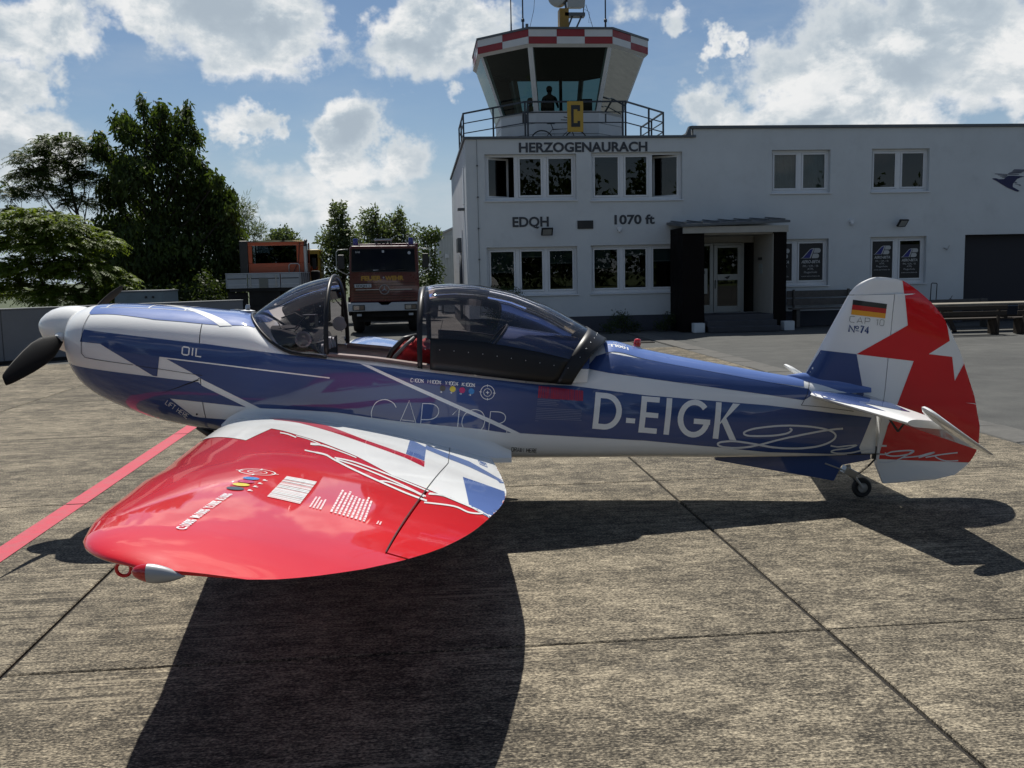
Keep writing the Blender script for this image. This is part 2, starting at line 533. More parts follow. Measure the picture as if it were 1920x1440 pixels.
# x, bottom, widest height, top, half width, exponent of top, exponent of bottom
FUS = [(-5.985, 1.22, 1.36, 1.50, .17, 2.0, 2.0), (-5.965, 1.15, 1.36, 1.55, .26, 2.1, 2.0), (-5.93, 1.085, 1.355, 1.583, .335, 2.2, 2.1),
       (-5.87, 1.015, 1.345, 1.607, .39, 2.3, 2.2), (-5.78, .945, 1.33, 1.626, .43, 2.45, 2.3), (-5.62, .865, 1.30, 1.628, .465, 2.6, 2.4),
       (-5.35, .765, 1.25, 1.612, .49, 2.7, 2.6), (-5.10, .705, 1.20, 1.59, .50, 2.75, 2.8), (-4.90, .665, 1.16, 1.566, .505, 2.8, 3.0),
       (-4.70, .635, 1.12, 1.542, .51, 2.9, 3.2), (-4.60, .62, 1.10, 1.515, .515, 3.2, 3.3), (-4.50, .607, 1.08, 1.43, .52, 4.5, 3.4),
       (-4.34, .588, 1.04, 1.315, .525, 7, 3.5), (-4.15, .566, 1.0, 1.272, .53, 9, 3.6), (-4.03, .553, .98, 1.255, .53, 10, 3.7),
       (-3.70, .517, .93, 1.217, .53, 10, 3.9), (-3.37, .482, .88, 1.164, .525, 10, 4.0), (-3.0, .445, .82, 1.105, .51, 10, 4.0),
       (-2.70, .427, .77, 1.058, .49, 10, 4.0), (-2.45, .419, .73, 1.022, .468, 8, 4.0), (-2.33, .416, .71, 1.03, .455, 4.6, 4.0),
       (-2.20, .412, .70, 1.145, .44, 2.6, 4.0), (-2.08, .409, .69, 1.235, .425, 2.2, 4.0), (-1.97, .406, .69, 1.268, .412, 2.1, 4.0),
       (-1.73, .398, .68, 1.204, .38, 2.1, 4.0), (-1.32, .378, .65, 1.112, .318, 2.1, 4.0), (-.91, .362, .62, 1.027, .245, 2.1, 4.0),
       (-.50, .349, .60, .948, .165, 2.2, 4.0), (-.25, .343, .59, .90, .115, 2.4, 4.0), (-.10, .341, .58, .87, .075, 3, 4.0), (.0, .341, .57, .85, .05, 3, 4.0), (.092, .341, .57, .82, .028, 3, 4.0)]


def fus_ring(x, n=80, grow=0.0):
    zb, zc, zt, hw, nt, nb = lerp_tab(FUS, x)
    r = []
    for i in range(n):
        a = 2 * math.pi * i / n
        c, s = math.cos(a), math.sin(a)
        e = nt if s > 0 else nb
        y = (hw + grow) * math.copysign(abs(c) ** (2 / e), c)
        z = zc + ((zt - zc + grow) if s > 0 else (zc - zb + grow)) * math.copysign(abs(s) ** (2 / e), s)
        r.append((x, y, z))
    return r


def smooth_tab(tab, step=.05):
    """resample the station table through a Catmull-Rom so the skin curves smoothly along the length"""
    t = np.array(tab, float); xs = t[:, 0]; out = []
    sl = np.gradient(t, xs, axis=0)
    for i in range(len(xs) - 1):
        h = xs[i + 1] - xs[i]; m = max(1, int(round(h / step)))
        d = (t[i + 1] - t[i]) / h
        s0 = np.where(sl[i] * d > 0, np.sign(d) * np.minimum(abs(sl[i]), 2.5 * abs(d)), 0); s1 = np.where(sl[i + 1] * d > 0, np.sign(d) * np.minimum(abs(sl[i + 1]), 2.5 * abs(d)), 0)
        for q in range(m):
            u = q / m
            row = (2 * u**3 - 3 * u**2 + 1) * t[i] + (u**3 - 2 * u**2 + u) * h * s0 + (-2 * u**3 + 3 * u**2) * t[i + 1] + (u**3 - u**2) * h * s1
            row[0] = xs[i] + h * u
            out.append(tuple(row))
    out.append(tuple(t[-1]))
    return out


FUS = smooth_tab(FUS)
# the tall centre hump of the nose in front of the glass keeps a round back
SEAM = -4.925


def fus_part(name, x0, x1, mats, cut=None, cap0=False, cap1=False):
    xs = [r[0] for r in FUS if x0 + 1e-6 < r[0] < x1 - 1e-6]
    if x0 > -9: xs = [x0] + xs
    if x1 < 9: xs = xs + [x1]
    rings = [fus_ring(x) for x in xs]
    b = MB(); b.loft(rings, True, cap0, cap1)
    ob = b.build(name, mats, plane, smooth=True)
    if cut:
        bm = bmesh.new(); bm.from_mesh(ob.data)
        kill = [f for f in bm.faces if cut(f.calc_center_median())]
        bmesh.ops.delete(bm, geom=kill, context="FACES")
        bm.to_mesh(ob.data); bm.free()
    return ob


def sill_z(x):
    return lerp_tab(FUS, x)[2]


FUS = [r for r in FUS]
FUS_X0 = FUS[0][0]
cowl = fus_part("cowling", -9, SEAM - .003, M_WHITE, cap0=True)
fuselage = fus_part("fuselage", SEAM + .003, 9, M_WHITE, cap1=True,
                    cut=lambda c: -4.58 < c.x < -2.36 and abs(c.y) < .455 - max(0, c.x + 2.75) * .2 and c.z > sill_z(c.x) - .05 and c.z > .95 and (c.x > -4.2 or c.z < 1.35 and abs(c.y) < .40))

# spinner and propeller
axis = Vector((-.985, 0, .17)).normalized()
hub = Vector((-5.94, 0, 1.432))
sp = MB()
prof = [(.183, 0), (.181, .05), (.172, .11), (.155, .17), (.128, .225), (.095, .265), (.06, .295), (.03, .312), (.0, .318)]
sp.lathe([(.17, -.03)] + prof, hub, axis, 40)
sp.build("spinner", M_WHITE, plane, smooth=True, angle=50)


def blade(ang, name="propeller_blade"):
    s = axis
    yv = Vector((0, -1, 0)); zv = s.cross(yv)
    zv = zv if zv.z < 0 else -zv                            # 'down' in the propeller plane
    d = (yv * math.cos(ang) + zv * math.sin(ang)).normalized()
    t = s.cross(d)
    b = MB(); rings = []
    tab = [(.08, .052, .050, 62), (.16, .060, .042, 58), (.24, .105, .030, 50), (.36, .165, .024, 40), (.50, .180, .018, 32), (.65, .165, .013, 26), (.80, .135, .010, 22), (.92, .105, .007, 19), (.985, .075, .005, 18), (1.0, .045, .003, 18)]
    c0 = hub + s * .085
    for r, ch, th, tw in tab:
        e = R(tw)
        u = t * math.cos(e) + s * math.sin(e); w = -t * math.sin(e) + s * math.cos(e)
        ring = []
        for k in range(16):
            a = 2 * math.pi * k / 16
            ring.append(c0 + d * r * .99 + u * (ch / 2 * math.cos(a)) + w * (th / 2 * math.sin(a) + .06 * ch * math.cos(a) ** 2))
        rings.append(ring)
    b.loft(rings, True, True, True)
    ob = b.build(name, M_PROP, plane, smooth=True)
    c = MB(); c.lathe([(.036, .0), (.04, .05), (.038, .13), (.03, .15)], c0 + d * .07, d, 20)
    c.build("blade_cuff", M_WHITE, ob, smooth=True, angle=50)
    return ob


blade(R(17)); blade(R(17) + math.pi)

# exhaust stubs under the cowling
MB().tube([(-5.05, -.2, .72), (-4.93, -.2, .63), (-4.86, -.2, .57)], .032, 12).build("exhaust_pipe", M_BLACK, plane, smooth=True)
MB().tube([(-5.05, .2, .72), (-4.93, .2, .63), (-4.86, .2, .57)], .032, 12).build("exhaust_pipe", M_BLACK, plane, smooth=True)

# ------------------------------------------------------------------ wings
WING = [  # |y|, leading edge x, z, trailing edge x, z, thickness factor
    (0, -4.9, 0.686, -2.9, 0.439, 1.0),
    (0.5, -4.82, 0.720, -2.886, 0.481, 1.0),
    (1.1, -4.73, 0.761, -2.85, 0.529, 1.0),
    (1.69, -4.635, 0.801, -2.82, 0.577, 1.0),
    (2.18, -4.555, 0.834, -2.806, 0.618, 1.0),
    (2.5, -4.502, 0.856, -2.82, 0.648, 1.0),
    (2.81, -4.45, 0.876, -2.852, 0.679, 1.0),
    (3.09, -4.422, 0.897, -2.897, 0.709, 1.0),
    (3.62, -4.335, 0.933, -3.004, 0.769, 1.0),
    (3.92, -4.285, 0.953, -3.1, 0.807, 1.0),
    (4.12, -4.235, 0.966, -3.195, 0.836, 1.0),
    (4.28, -4.185, 0.976, -3.295, 0.862, 0.98),
    (4.36, -4.145, 0.979, -3.36, 0.877, 0.92),
    (4.43, -4.09, 0.979, -3.42, 0.891, 0.82),
    (4.48, -4.03, 0.976, -3.475, 0.902, 0.7),
    (4.52, -3.95, 0.968, -3.53, 0.912, 0.54),
    (4.55, -3.87, 0.957, -3.6, 0.924, 0.32)]


def airfoil(c):
    t = 5 * .125 * (.2969 * math.sqrt(c) - .126 * c - .3516 * c * c + .2843 * c**3 - .1030 * c**4)
    m = .018 * (1 - (1 - min(1, c / .3)) ** 2) if c < .3 else .018 * (1 - ((c - .3) / .7) ** 2)
    return m + t, m - t


def wing_section(y, side, c0, c1, n=26, gap_end=False):
    lx, lz, tx, tz, tf = lerp_tab(WING_S, abs(y))
    if side > 0:                                   # the far wing sits a touch further forward and higher
        lx -= .075 * y; tx -= .075 * y; lz += .012 * y; tz += .012 * y
    up, dn = [], []
    for i in range(n + 1):
        s = i / n
        s = (1 - math.cos(math.pi * s)) / 2 if c0 == 0 else s
        c = c0 + (c1 - c0) * s
        u, d = airfoil(c)
        ch = tx - lx
        px, pz = lx + ch * c, lz + (tz - lz) * c
        nx, nz = (lz - tz) / math.hypot(ch, tz - lz), ch / math.hypot(ch, tz - lz)
        f = ch * tf
        up.append((px + nx * u * f, side * y, pz + nz * u * f)); dn.append((px + nx * d * f, side * y, pz + nz * d * f))
    return dn[::-1] + up


def ys(a, b, step=.12):
    n = max(2, int((b - a) / step))
    return [a + (b - a) * i / n for i in range(n + 1)]


WING_S = smooth_tab(WING[:11], .06) + WING[11:]
G = .005
TIPS = [4.24, 4.28, 4.32, 4.36, 4.39, 4.42, 4.45, 4.475, 4.495, 4.515, 4.53, 4.542, 4.55]
def hinge_c(y):
    lx, lz, tx, tz, tf = lerp_tab(WING_S, y)
    hx = float(np.interp(y, [.5, 1.64, 4.1], [-3.18, -3.143, -3.25]))
    return (hx - lx) / (tx - lx)


def make_wing(side, mw, ma):
    b = MB(); rings = []
    for y in ys(.30, .60): rings.append(wing_section(y, side, 0, 1))
    for y in ys(.601, 4.085): rings.append(wing_section(y, side, 0, hinge_c(y) - G / 2))
    for y in ys(4.086, 4.20, .04) + TIPS: rings.append(wing_section(y, side, 0, 1))
    b.loft(rings, True, True, True)
    w = b.build("wing", mw, plane, smooth=True, angle=38)
    for nm, y0, y1 in (("flap", .62, 1.60), ("aileron", 1.615, 4.07)):
        a = MB(); a.loft([wing_section(y, side, hinge_c(y) + G / 2, 1, 10) for y in ys(y0, y1)], True, True, True)
        a.build(nm, ma, plane, smooth=True, angle=38)
    # curved fairing where the wing meets the body
    f = MB(); rings = []
    for x in np.linspace(-4.80, -2.74, 36):
        u = (x + 4.82) / 1.955
        lx, lz, tx, tz, tf = lerp_tab(WING, .62)
        c = min(max((x - lx) / (tx - lx), 0.002), .998)
        up, dn = airfoil(c)
        zc = lz + (tz - lz) * (x - lx) / (tx - lx) if x > tx else lz + (tz - lz) * c + up * (tx - lx)
        zb, zcc, zt, hw, nt, nb = lerp_tab(FUS, x)
        grow = float(np.interp(u, [0, .12, .75, 1.0, 1.06], [.015, .065, .115, .10, .05]))
        wide = float(np.interp(u, [0, .15, .8, .97, 1.063], [.02, .10, .135, .10, .006]))
        ring = []
        for q in range(9):
            t = q / 8
            a = t * math.pi / 2
            yy = hw - .012 + (wide + .012) * (1 - math.cos(a))
            zz = zc + .004 + grow * (1 - math.sin(a))
            ring.append((x, side * yy, zz))
        ring.append((x, side * (hw + wide), zc - .03)); ring.append((x, side * (hw - .05), zc - .03))
        rings.append(ring)
    f.loft(rings, True, True, True)
    fr = f.build("wing_root_fairing", M_WHITE, plane, smooth=True, angle=45)
    return w, fr


wing_l, fair_l = make_wing(-1, M_RED, M_RED)
wing_r, fair_r = make_wing(1, M_BLUE_LIT, M_BLUE_LIT)

# tip lamp, tie-down ring and main wheels
for side in (-1, 1):
    rings = []
    for t in np.linspace(0, 1, 21):
        r = .028 * (math.sqrt(max(0, 1 - (1 - t / .38) ** 2)) if t < .38 else (1 - ((t - .38) / .62) ** 1.9))
        rings.append((-3.935 + t * .155, max(r, .001)))

    def ringpts(x, r):
        return [(x, side * (4.548 + .8 * r * math.cos(a)), .958 - (x + 3.95) * .12 + r * math.sin(a)) for a in np.linspace(0, 2 * math.pi, 20, endpoint=False)]
    MB().loft([ringpts(x, r) for x, r in rings[:7]], True, True, True).build("lamp_lens", M_REDLENS if side < 0 else mat("green_lens", (.004, .3, .05), .08, coat=1), plane, smooth=True, angle=50)
    MB().loft([ringpts(x + .0005, r * 1.02) for x, r in rings[6:]], True, True, True).build("lamp_fairing", M_SILVER, plane, smooth=True, angle=50)
    rp = [(-4.078 + .0235 * math.sin(a), side * 4.24, .872 + .0235 * math.cos(a)) for a in np.linspace(0, 2 * math.pi, 25)]
    MB().tube(rp, .006, 8, False).build("tie_down_ring", M_RED, plane, smooth=True)
    leg = MB(); leg.loft([[(x0 + .07 * math.cos(a), side * y0 + .03 * math.sin(a), z0) for a in np.linspace(0, 2 * math.pi, 14, endpoint=False)] for x0, y0, z0 in ((-4.35, .95, .70), (-4.42, 1.0, .35), (-4.46, 1.03, .16))], True, True, True)
    leg.build("gear_leg", M_WHITE, plane, smooth=True, angle=50)
    MB().lathe([(.0, -.06), (.12, -.06), (.165, -.045), (.178, 0), (.165, .045), (.12, .06), (0, .06)], (-4.46, side * 1.03, .178), (0, 1, 0), 28).build("main_wheel", M_RUB, plane, smooth=True, angle=50)
    sps = []
    for t in np.linspace(0, 1, 15):
        r = math.sin(math.pi * min(1, t ** .62)) ** .6 if 0 < t < 1 else .02
        sps.append([(-4.78 + t * .86, side * 1.03 + .095 * r * math.cos(a), .235 - .03 * t + .155 * r * max(math.sin(a), -.62)) for a in np.linspace(0, 2 * math.pi, 18, endpoint=False)])
    MB().loft(sps, True, True, True).build("wheel_spat", M_WHITE, plane, smooth=True)

# ------------------------------------------------------------------ tail
def wedge_section(p, q, th, n=12, nose=True):
    """thin symmetric profile in 3D from p (front) to q (back), thickness th along direction given by third"""
    pass


def fin_section(z, x0, x1, th, round0=True, round1=False, n=12):
    """profile at height z between x0 and x1 lying in the plane of symmetry"""
    a, b = [], []
    for i in range(n + 1):
        s = i / n
        if round0:
            s = s * s * .5 + s * .5
        w = th / 2
        if round0: w *= min(1.0, math.sqrt(max(0, 1 - (1 - min(1, s / .28)) ** 2)))
        if round1: w *= 1 - .82 * s
        x = x0 + (x1 - x0) * s
        a.append((x, -w, z)); b.append((x, w, z))
    return a + b[::-1]


FIN_LE = [(.70, -.35), (.80, -.40), (.90, -.494), (.951, -.476), (1.55, -.150), (1.618, -.113)]
HINGE_F = [(.10, .10), (.261, .099), (.55, .115), (.844, .150), (1.30, .190), (1.60, .215)]
RUD_TE = [(.106, .20), (.114, .523), (.16, .733), (.24, .83), (.325, .887), (.409, .909), (.535, .913), (.788, .858), (.95, .80), (1.122, .742), (1.28, .665), (1.412, .588), (1.52, .49), (1.60, .397), (1.648, .33), (1.675, .284), (1.695, .22), (1.708, .10)]


def tab(t, z):
    a = np.array(t); return float(np.interp(z, a[:, 0], a[:, 1]))


fin = MB()
zs = np.linspace(.70, 1.575, 28)
fin.loft([fin_section(z, tab(FIN_LE, z), tab(HINGE_F, z) - .006, float(np.interp(z, [.70, .95, 1.6], [.10, .085, .06]))) for z in zs], True, True, True)
fin_o = fin.build("fin", M_WHITE, plane, smooth=True, angle=40)
rud = MB(); rings = []
for z in list(np.linspace(.108, .25, 9)) + list(np.linspace(.28, 1.578, 40)):
    x0 = tab([(.106, .166), (.261, .105), (.30, .101), (.55, .115), (.844, .150), (1.60, .215)], z)
    rings.append(fin_section(z, x0, tab(RUD_TE, z), float(np.interp(z, [.1, .3, .70, .95, 1.6], [.03, .06, .10, .085, .06])), False, True))
tops = []
for z in [1.580, 1.60, 1.618, 1.64, 1.66, 1.675, 1.688, 1.698, 1.705, 1.709]:
    xl = float(np.interp(z, [1.58, 1.60, 1.618, 1.64, 1.66, 1.68, 1.695, 1.705, 1.709], [-.131, -.122, -.105, -.085, -.058, -.022, .012, .045, .07]))
    xr = float(np.interp(z, [1.58, 1.60, 1.648, 1.675, 1.695, 1.705, 1.709], [.42, .397, .33, .284, .22, .16, .11]))
    tops.append(fin_section(z, xl, xr, float(np.interp(z, [1.58, 1.69, 1.709], [.058, .04, .012])), True, True))
rud.loft(rings + tops, True, True, True)
rud_o = rud.build("rudder", M_WHITE, plane, smooth=True, angle=40)
# rounded fillet under the fin
fil = MB(); rings = []
for x in np.linspace(-.60, .04, 16):
    t = (x + .60) / .64
    hw = float(np.interp(t, [0, .15, .6, 1], [.012, .06, .068, .05])); zt = float(np.interp(t, [0, .2, .6, 1], [.975, .99, .95, .90]))
    rings.append([(x, hw * math.cos(a), .83 + (zt - .83) * max(0, math.sin(a)) ** .8) for a in np.linspace(0, math.pi, 14)])
fil.loft(rings, False)
fil.build("fin_fillet", M_BLUE_LIT, plane, smooth=True)


def stab_section(y, xl, zl, xh, zh, th, round1=False, n=12):
    up, dn = [], []
    L = math.hypot(xh - xl, zh - zl); nx, nz = (zl - zh) / L, (xh - xl) / L
    for i in range(n + 1):
        s = (i / n) ** 1.5
        w = th / 2 * min(1, math.sqrt(max(0, 1 - (1 - min(1, s / .3)) ** 2)))
        if round1: w = th / 2 * ((min(1, math.sqrt(max(0, 1 - (1 - min(1, s / .12)) ** 2)))) * (1 - .85 * s))
        px, pz = xl + (xh - xl) * s, zl + (zh - zl) * s
        up.append((px + nx * w, y, pz + nz * w)); dn.append((px - nx * w, y, pz - nz * w))
    return dn[::-1] + up


ELEV = R(35)
for side in (-1, 1):
    st = MB(); rings = []
    for t in list(np.linspace(0, 1, 14)):
        y = .03 + 1.27 * t
        xl = -.475 + .25 * t
        zl = .838 - .040 * t
        th = .075 - .025 * t
        rings.append(stab_section(side * y, xl, zl, .012, .772, th))
    st.loft(rings, True, True, True)
    s_o = st.build("tailplane", M_WHITE, plane, smooth=True, angle=40)
    if side < 0: stab_l = s_o
    el = MB(); rings = []
    for y in np.linspace(.10, 1.30, 12):
        ch = .33 - .05 * (y / 1.3)
        rings.append(stab_section(side * y, .017, .770, .017 + ch * math.cos(ELEV), .770 - ch * math.sin(ELEV), .05, True))
    for y, fr, ch, th in ((1.312, -.02, .28, .05), (1.34, -.16, .28, .052), (1.37, -.225, .282, .05), (1.41, -.25, .285, .045), (1.45, -.24, .285, .035), (1.475, -.20, .275, .022), (1.487, -.12, .255, .008)):
        rings.append(stab_section(side * y, .017 + fr * math.cos(ELEV), .770 - fr * math.sin(ELEV), .017 + ch * math.cos(ELEV), .770 - ch * math.sin(ELEV), th, True, 12))
    el.loft(rings, True, True, True)
    e_o = el.build("elevator", M_WHITE, plane, smooth=True, angle=40)
    if side < 0: elev_l = e_o
MB().bar((-.02, -.42, .755), (.06, -.50, .60), .012).bar((.06, -.5, .60), (.10, -.52, .67), .014).build("elevator_bracket", M_BLACK, plane)

# ventral keel and tail wheel
MB().prism([(-1.155, .36), (-1.155, .325), (-.225, .138), (-.165, .262), (.06, .30), (.06, .36)], (-.022, .022)).build("ventral_keel", M_BLUE, plane, bevel=.008)
tw = MB()
tw.lathe([(0, -.022), (.04, -.022), (.066, -.026), (.076, -.012), (.078, 0), (.076, .012), (.066, .026), (.04, .022), (0, .022)], (0, 0, .078), (0, 1, 0), 30)
tyre = tw.build("tail_wheel", M_RUB, plane, smooth=True, angle=45)
MB().lathe([(0, -.03), (.036, -.03), (.040, -.024), (.040, .024), (.036, .03), (0, .03)], (0, 0, .078), (0, 1, 0), 20).build("rim", M_METAL, tyre, smooth=True, angle=40)
fk = MB()
for s in (-1, 1):
    fk.bar((-.075, s * .036, .175), (0, s * .038, .078), .020, .008, (0, 1, 0))
fk.obox((-.10, 0, .205), (.052, .045, .028), Matrix.Rotation(R(28), 3, "Y"))
fk.tube([(-.085, 0, .165), (-.11, 0, .26)], .018, 10)
fk.bar((-.16, 0, .225), (-.30, 0, .28), .05, .012)
fk.build("tail_wheel_fork", M_METAL, plane, bevel=.003)
sp = MB()
pts = []
for i in range(70):
    t = i / 69
    a = t * 2 * math.pi * 12
    p = Vector((-.045, -.05, .20)).lerp(Vector((.035, -.05, .262)), t)
    pts.append(p + Vector((-.6 * math.cos(a), math.sin(a), .8 * math.cos(a))) * .008)
sp.tube(pts, .0022, 5)
sp.bar((.03, -.05, .258), (.085, -.045, .31), .010)
sp.build("steering_spring", M_BLACK, plane)
MB().bar((-.14, -.052, .352), (.115, -.052, .35), .006).bar((.10, 0, .30), (.115, 0, .40), .03, .05).build("rudder_horn", M_BLACK, plane)

# beacon on the spine
MB().lathe([(.034, -.005), (.034, .008), (0, .008)], (-1.757, 0, 1.212), (.16, 0, 1), 24).build("beacon_base", M_WHITE, plane, smooth=True, angle=30)
MB().lathe([(.027, .008), (.029, .02), (.027, .055), (.02, .066), (0, .070)], (-1.757, 0, 1.212), (.16, 0, 1), 24).build("beacon_lamp", M_REDLENS, plane, smooth=True, angle=50)
# fuel fittings on the cowling deck
MB().lathe([(.055, 0), (.055, .012), (.03, .016), (.018, .02), (.018, .045), (.012, .055), (0, .056)], (-4.70, 0.02, 1.545), (.06, 0, 1), 24).build("fuel_cap", M_METAL, plane, smooth=True, angle=35)
MB().lathe([(.05, 0), (.05, .012), (0, .016)], (-4.80, .10, 1.55), (.06, .1, 1), 24).build("deck_cap", M_METAL, plane, smooth=True, angle=35)

# ------------------------------------------------------------------ windshield, canopy, cockpit
def arch(x, hw, zb, zt, e=2.35, n=40, a0=0.0, a1=math.pi):
    pts = []
    for i in range(n + 1):
        a = a0 + (a1 - a0) * i / n
        c, s = math.cos(a), math.sin(a)
        pts.append((x, -hw * math.copysign(abs(c) ** (2 / e), c), zb + (zt - zb) * abs(s) ** (2 / e)))
    return pts


hoop = arch(-4.03, .515, 1.255, 1.80, 2.2)
basec = []
for i in range(41):
    a = math.pi * i / 40
    c, s = math.cos(a), math.sin(a)
    x = -4.03 - .605 * s ** .62
    y = -.525 * math.copysign(abs(c) ** .85, c)
    x0, y0 = x, abs(y)
    r = fus_ring(x, 240)
    zz = max((p[2] for p in r if abs(abs(p[1]) - y0) < .02), default=1.25)
    basec.append((x, y, zz + .004))
rings = []
for q in range(15):
    t = q / 14
    ring = []
    for i in range(41):
        p = Vector(basec[i]).lerp(Vector(hoop[i]), t)
        s = math.sin(math.pi * i / 40)
        p.z += .055 * math.sin(math.pi * t) * s ** 1.2; p.y *= 1 + .05 * math.sin(math.pi * t)
        ring.append(p)
    rings.append(ring)
ws = MB().loft(rings, False).build("windshield", M_GLASS, plane, smooth=True)
MB().tube([Vector(p) + Vector((0, 0, .004)) for p in basec], .011, 8).build("windshield_base_trim", M_BLACKP, plane, smooth=True)
MB().tube([Vector(p) for p in hoop], .017, 8).build("windshield_hoop", M_BLACKP, plane, smooth=True)
for i in (2, 5, 8, 11, 14, 26, 29, 32, 35, 38):
    p = Vector(hoop[i]); rv = MB(); rv.lathe([(.005, 0), (.004, .003), (0, .004)], p + Vector((-.045, -.004 if i < 20 else .004, .0)), (0, -1 if i < 20 else 1, .4), 8)
    rv.build("hoop_rivet", M_METAL, plane)

CAN_TOP = [(-3.39, 1.700), (-3.30, 1.722), (-3.14, 1.728), (-2.94, 1.712), (-2.70, 1.655), (-2.50, 1.575), (-2.38, 1.518), (-2.14, 1.378), (-2.0, 1.288)]
CAN_BOT = [(-3.39, 1.145), (-3.0, 1.09), (-2.7, 1.043), (-2.33, .995), (-2.0, .99)]
CAN_HW = [(-3.39, .547), (-3.0, .533), (-2.7, .515), (-2.33, .483), (-2.0, .43)]


def canopy_point(u, i, n=48, grow=0.0):
    a = math.pi * i / n
    c, s = math.cos(a), math.sin(a)
    xa = -2.30 + .305 * s ** .9
    x = -3.39 + u * (xa + 3.39)
    hw, zt = tab(CAN_HW, x) + grow, tab(CAN_TOP, x) + grow
    zb = tab(CAN_BOT, x)
    e = 2.3
    return Vector((x, -hw * math.copysign(abs(c) ** (2 / e), c), zb + (zt - zb) * abs(s) ** (2 / e)))


us = [0, .03] + list(np.linspace(.08, .90, 22)) + [.94, .97, 1.0]
MB().loft([[canopy_point(u, i) for i in range(3, 46)] for u in us], False).build("canopy", M_GLASS, plane, smooth=True)
fr = MB()
fr.loft([[canopy_point(u, i, grow=.006) for i in range(49)] for u in (0, .016, .032)], False)
fr.loft([[canopy_point(u, i, grow=.006) for i in range(49)] for u in (.90, .93, .96, .985, 1.0)], False)
for rg in ((0, 1, 2, 3, 4, 5), (43, 44, 45, 46, 47, 48)):
    fr.loft([[canopy_point(u, i, grow=.007) for i in rg] for u in us[2:-3]], False)
cf = fr.build("canopy_frame", M_BLACKP, plane, smooth=True)
md = cf.modifiers.new("thickness", "SOLIDIFY"); md.thickness = .012; md.offset = -1
for u in np.linspace(.05, .92, 11):
    rv = MB(); p = canopy_point(u, 3, grow=.008); rv.lathe([(.0038, 0), (.003, .002), (0, .003)], p, (0, -1, .25), 8)
    rv.build("canopy_rivet", M_METAL, plane)
for i in range(6, 22, 3):
    p = canopy_point(.95, i, grow=.008); q = canopy_point(.95, i, grow=.05); rv = MB(); rv.lathe([(.0038, 0), (.003, .002), (0, .003)], p, q - p, 8)
    rv.build("canopy_rivet", M_METAL, plane)

# painted deck behind the seats, seen through the glass
dk = MB(); rings = []
for x in np.linspace(-2.74, -2.13, 10):
    zt = float(np.interp(x, [-2.74, -2.0], [1.40, 1.262])); hw = lerp_tab(FUS, x)[3] - .035
    zb = sill_z(x) - .02 if x < -2.4 else 1.0
    xx = x
    rings.append([(xx - .0 + (.0 if abs(math.cos(a)) < 2 else 0) - .28 * (1 - math.sin(a)) * max(0, (-2.0 - x) / .74), -hw * math.copysign(abs(math.cos(a)) ** .9, math.cos(a)), zb + (zt - zb) * math.sin(a) ** .9) for a in np.linspace(0, math.pi, 33)])
dk.loft(rings, False)
deck = dk.build("rear_deck", [M_BLUE, M_WHITE], plane, smooth=True)
for p in deck.data.polygons:
    c = p.center
    zt = 1.40 - (c.x + 2.74) * .186
    p.material_index = 1 if c.z < zt - .21 else 0
dk2 = MB(); dk2.tube([Vector(p) + Vector((-.003, 0, .004)) for p in rings[0]], .010, 6); dk2.build("deck_edge_trim", M_BLACKP, plane)
ck = MB()   # cockpit tub: floor, sides, bulkheads
ck.box(-4.25, -2.62, -.46, -.44, .62, 1.02); ck.box(-4.25, -2.62, .44, .46, .62, 1.02); ck.box(-4.25, -2.62, -.45, .45, .60, .62)
ck.box(-4.50, -4.10, -.43, .43, 1.0, 1.33)
ck.build("cockpit_tub", M_DARK, plane)
gs = MB(); gs.loft([[(x, .46 * math.cos(a) * k, 1.26 + (zt - 1.26) * math.sin(a) ** .8) for a in np.linspace(0, math.pi, 17)] for x, zt, k in ((-4.56, 1.44, .7), (-4.40, 1.44, .95), (-4.14, 1.40, 1.0), (-4.12, 1.30, .98))], False)
gs.build("glareshield", M_DARK, plane, smooth=True)
ip = MB()
for yy, zz, r in ((-.30, 1.27, .045), (-.18, 1.29, .045), (-.06, 1.30, .045), (.06, 1.30, .045), (.18, 1.29, .04), (-.24, 1.17, .04), (-.1, 1.18, .04), (.06, 1.18, .04)):
    ip.lathe([(r, 0), (r, .02), (r * .85, .02), (r * .8, .012), (0, .012)], (-4.10, yy, zz), (1, 0, .1), 20)
ip.build("instrument_dials", M_GREYP, plane, smooth=True, angle=30)
lg = MB()   # loose gadget and cables in the windshield
lg.tube([(-4.42, -.12, 1.50), (-4.32, -.10, 1.535), (-4.24, -.16, 1.50), (-4.30, -.22, 1.43), (-4.40, -.2, 1.42), (-4.44, -.14, 1.47)], .006, 6)
lg.tube([(-4.35, -.2, 1.36), (-4.25, -.3, 1.45), (-4.18, -.34, 1.40), (-4.12, -.36, 1.30), (-4.08, -.38, 1.24)], .005, 6)
lg.box(-4.27, -4.17, -.14, .0, 1.42, 1.52)
lg.build("windshield_camera", M_BLACKP, plane, smooth=False)
MB().lathe([(.058, 0), (.058, .012), (.045, .014), (.045, 0)], (-4.2, -.45, 1.36), (0, -1, 0), 28).build("vent_ring", M_GREYP, plane, smooth=True, angle=30)
MB().lathe([(.0, .0), (.058, 0), (.058, .012), (.048, .016), (.012, .016), (0, .02)], (-4.085, .4945, 1.42), (0, -1, 0), 28).build("vent_disc", M_GREYP, plane, smooth=True, angle=30)
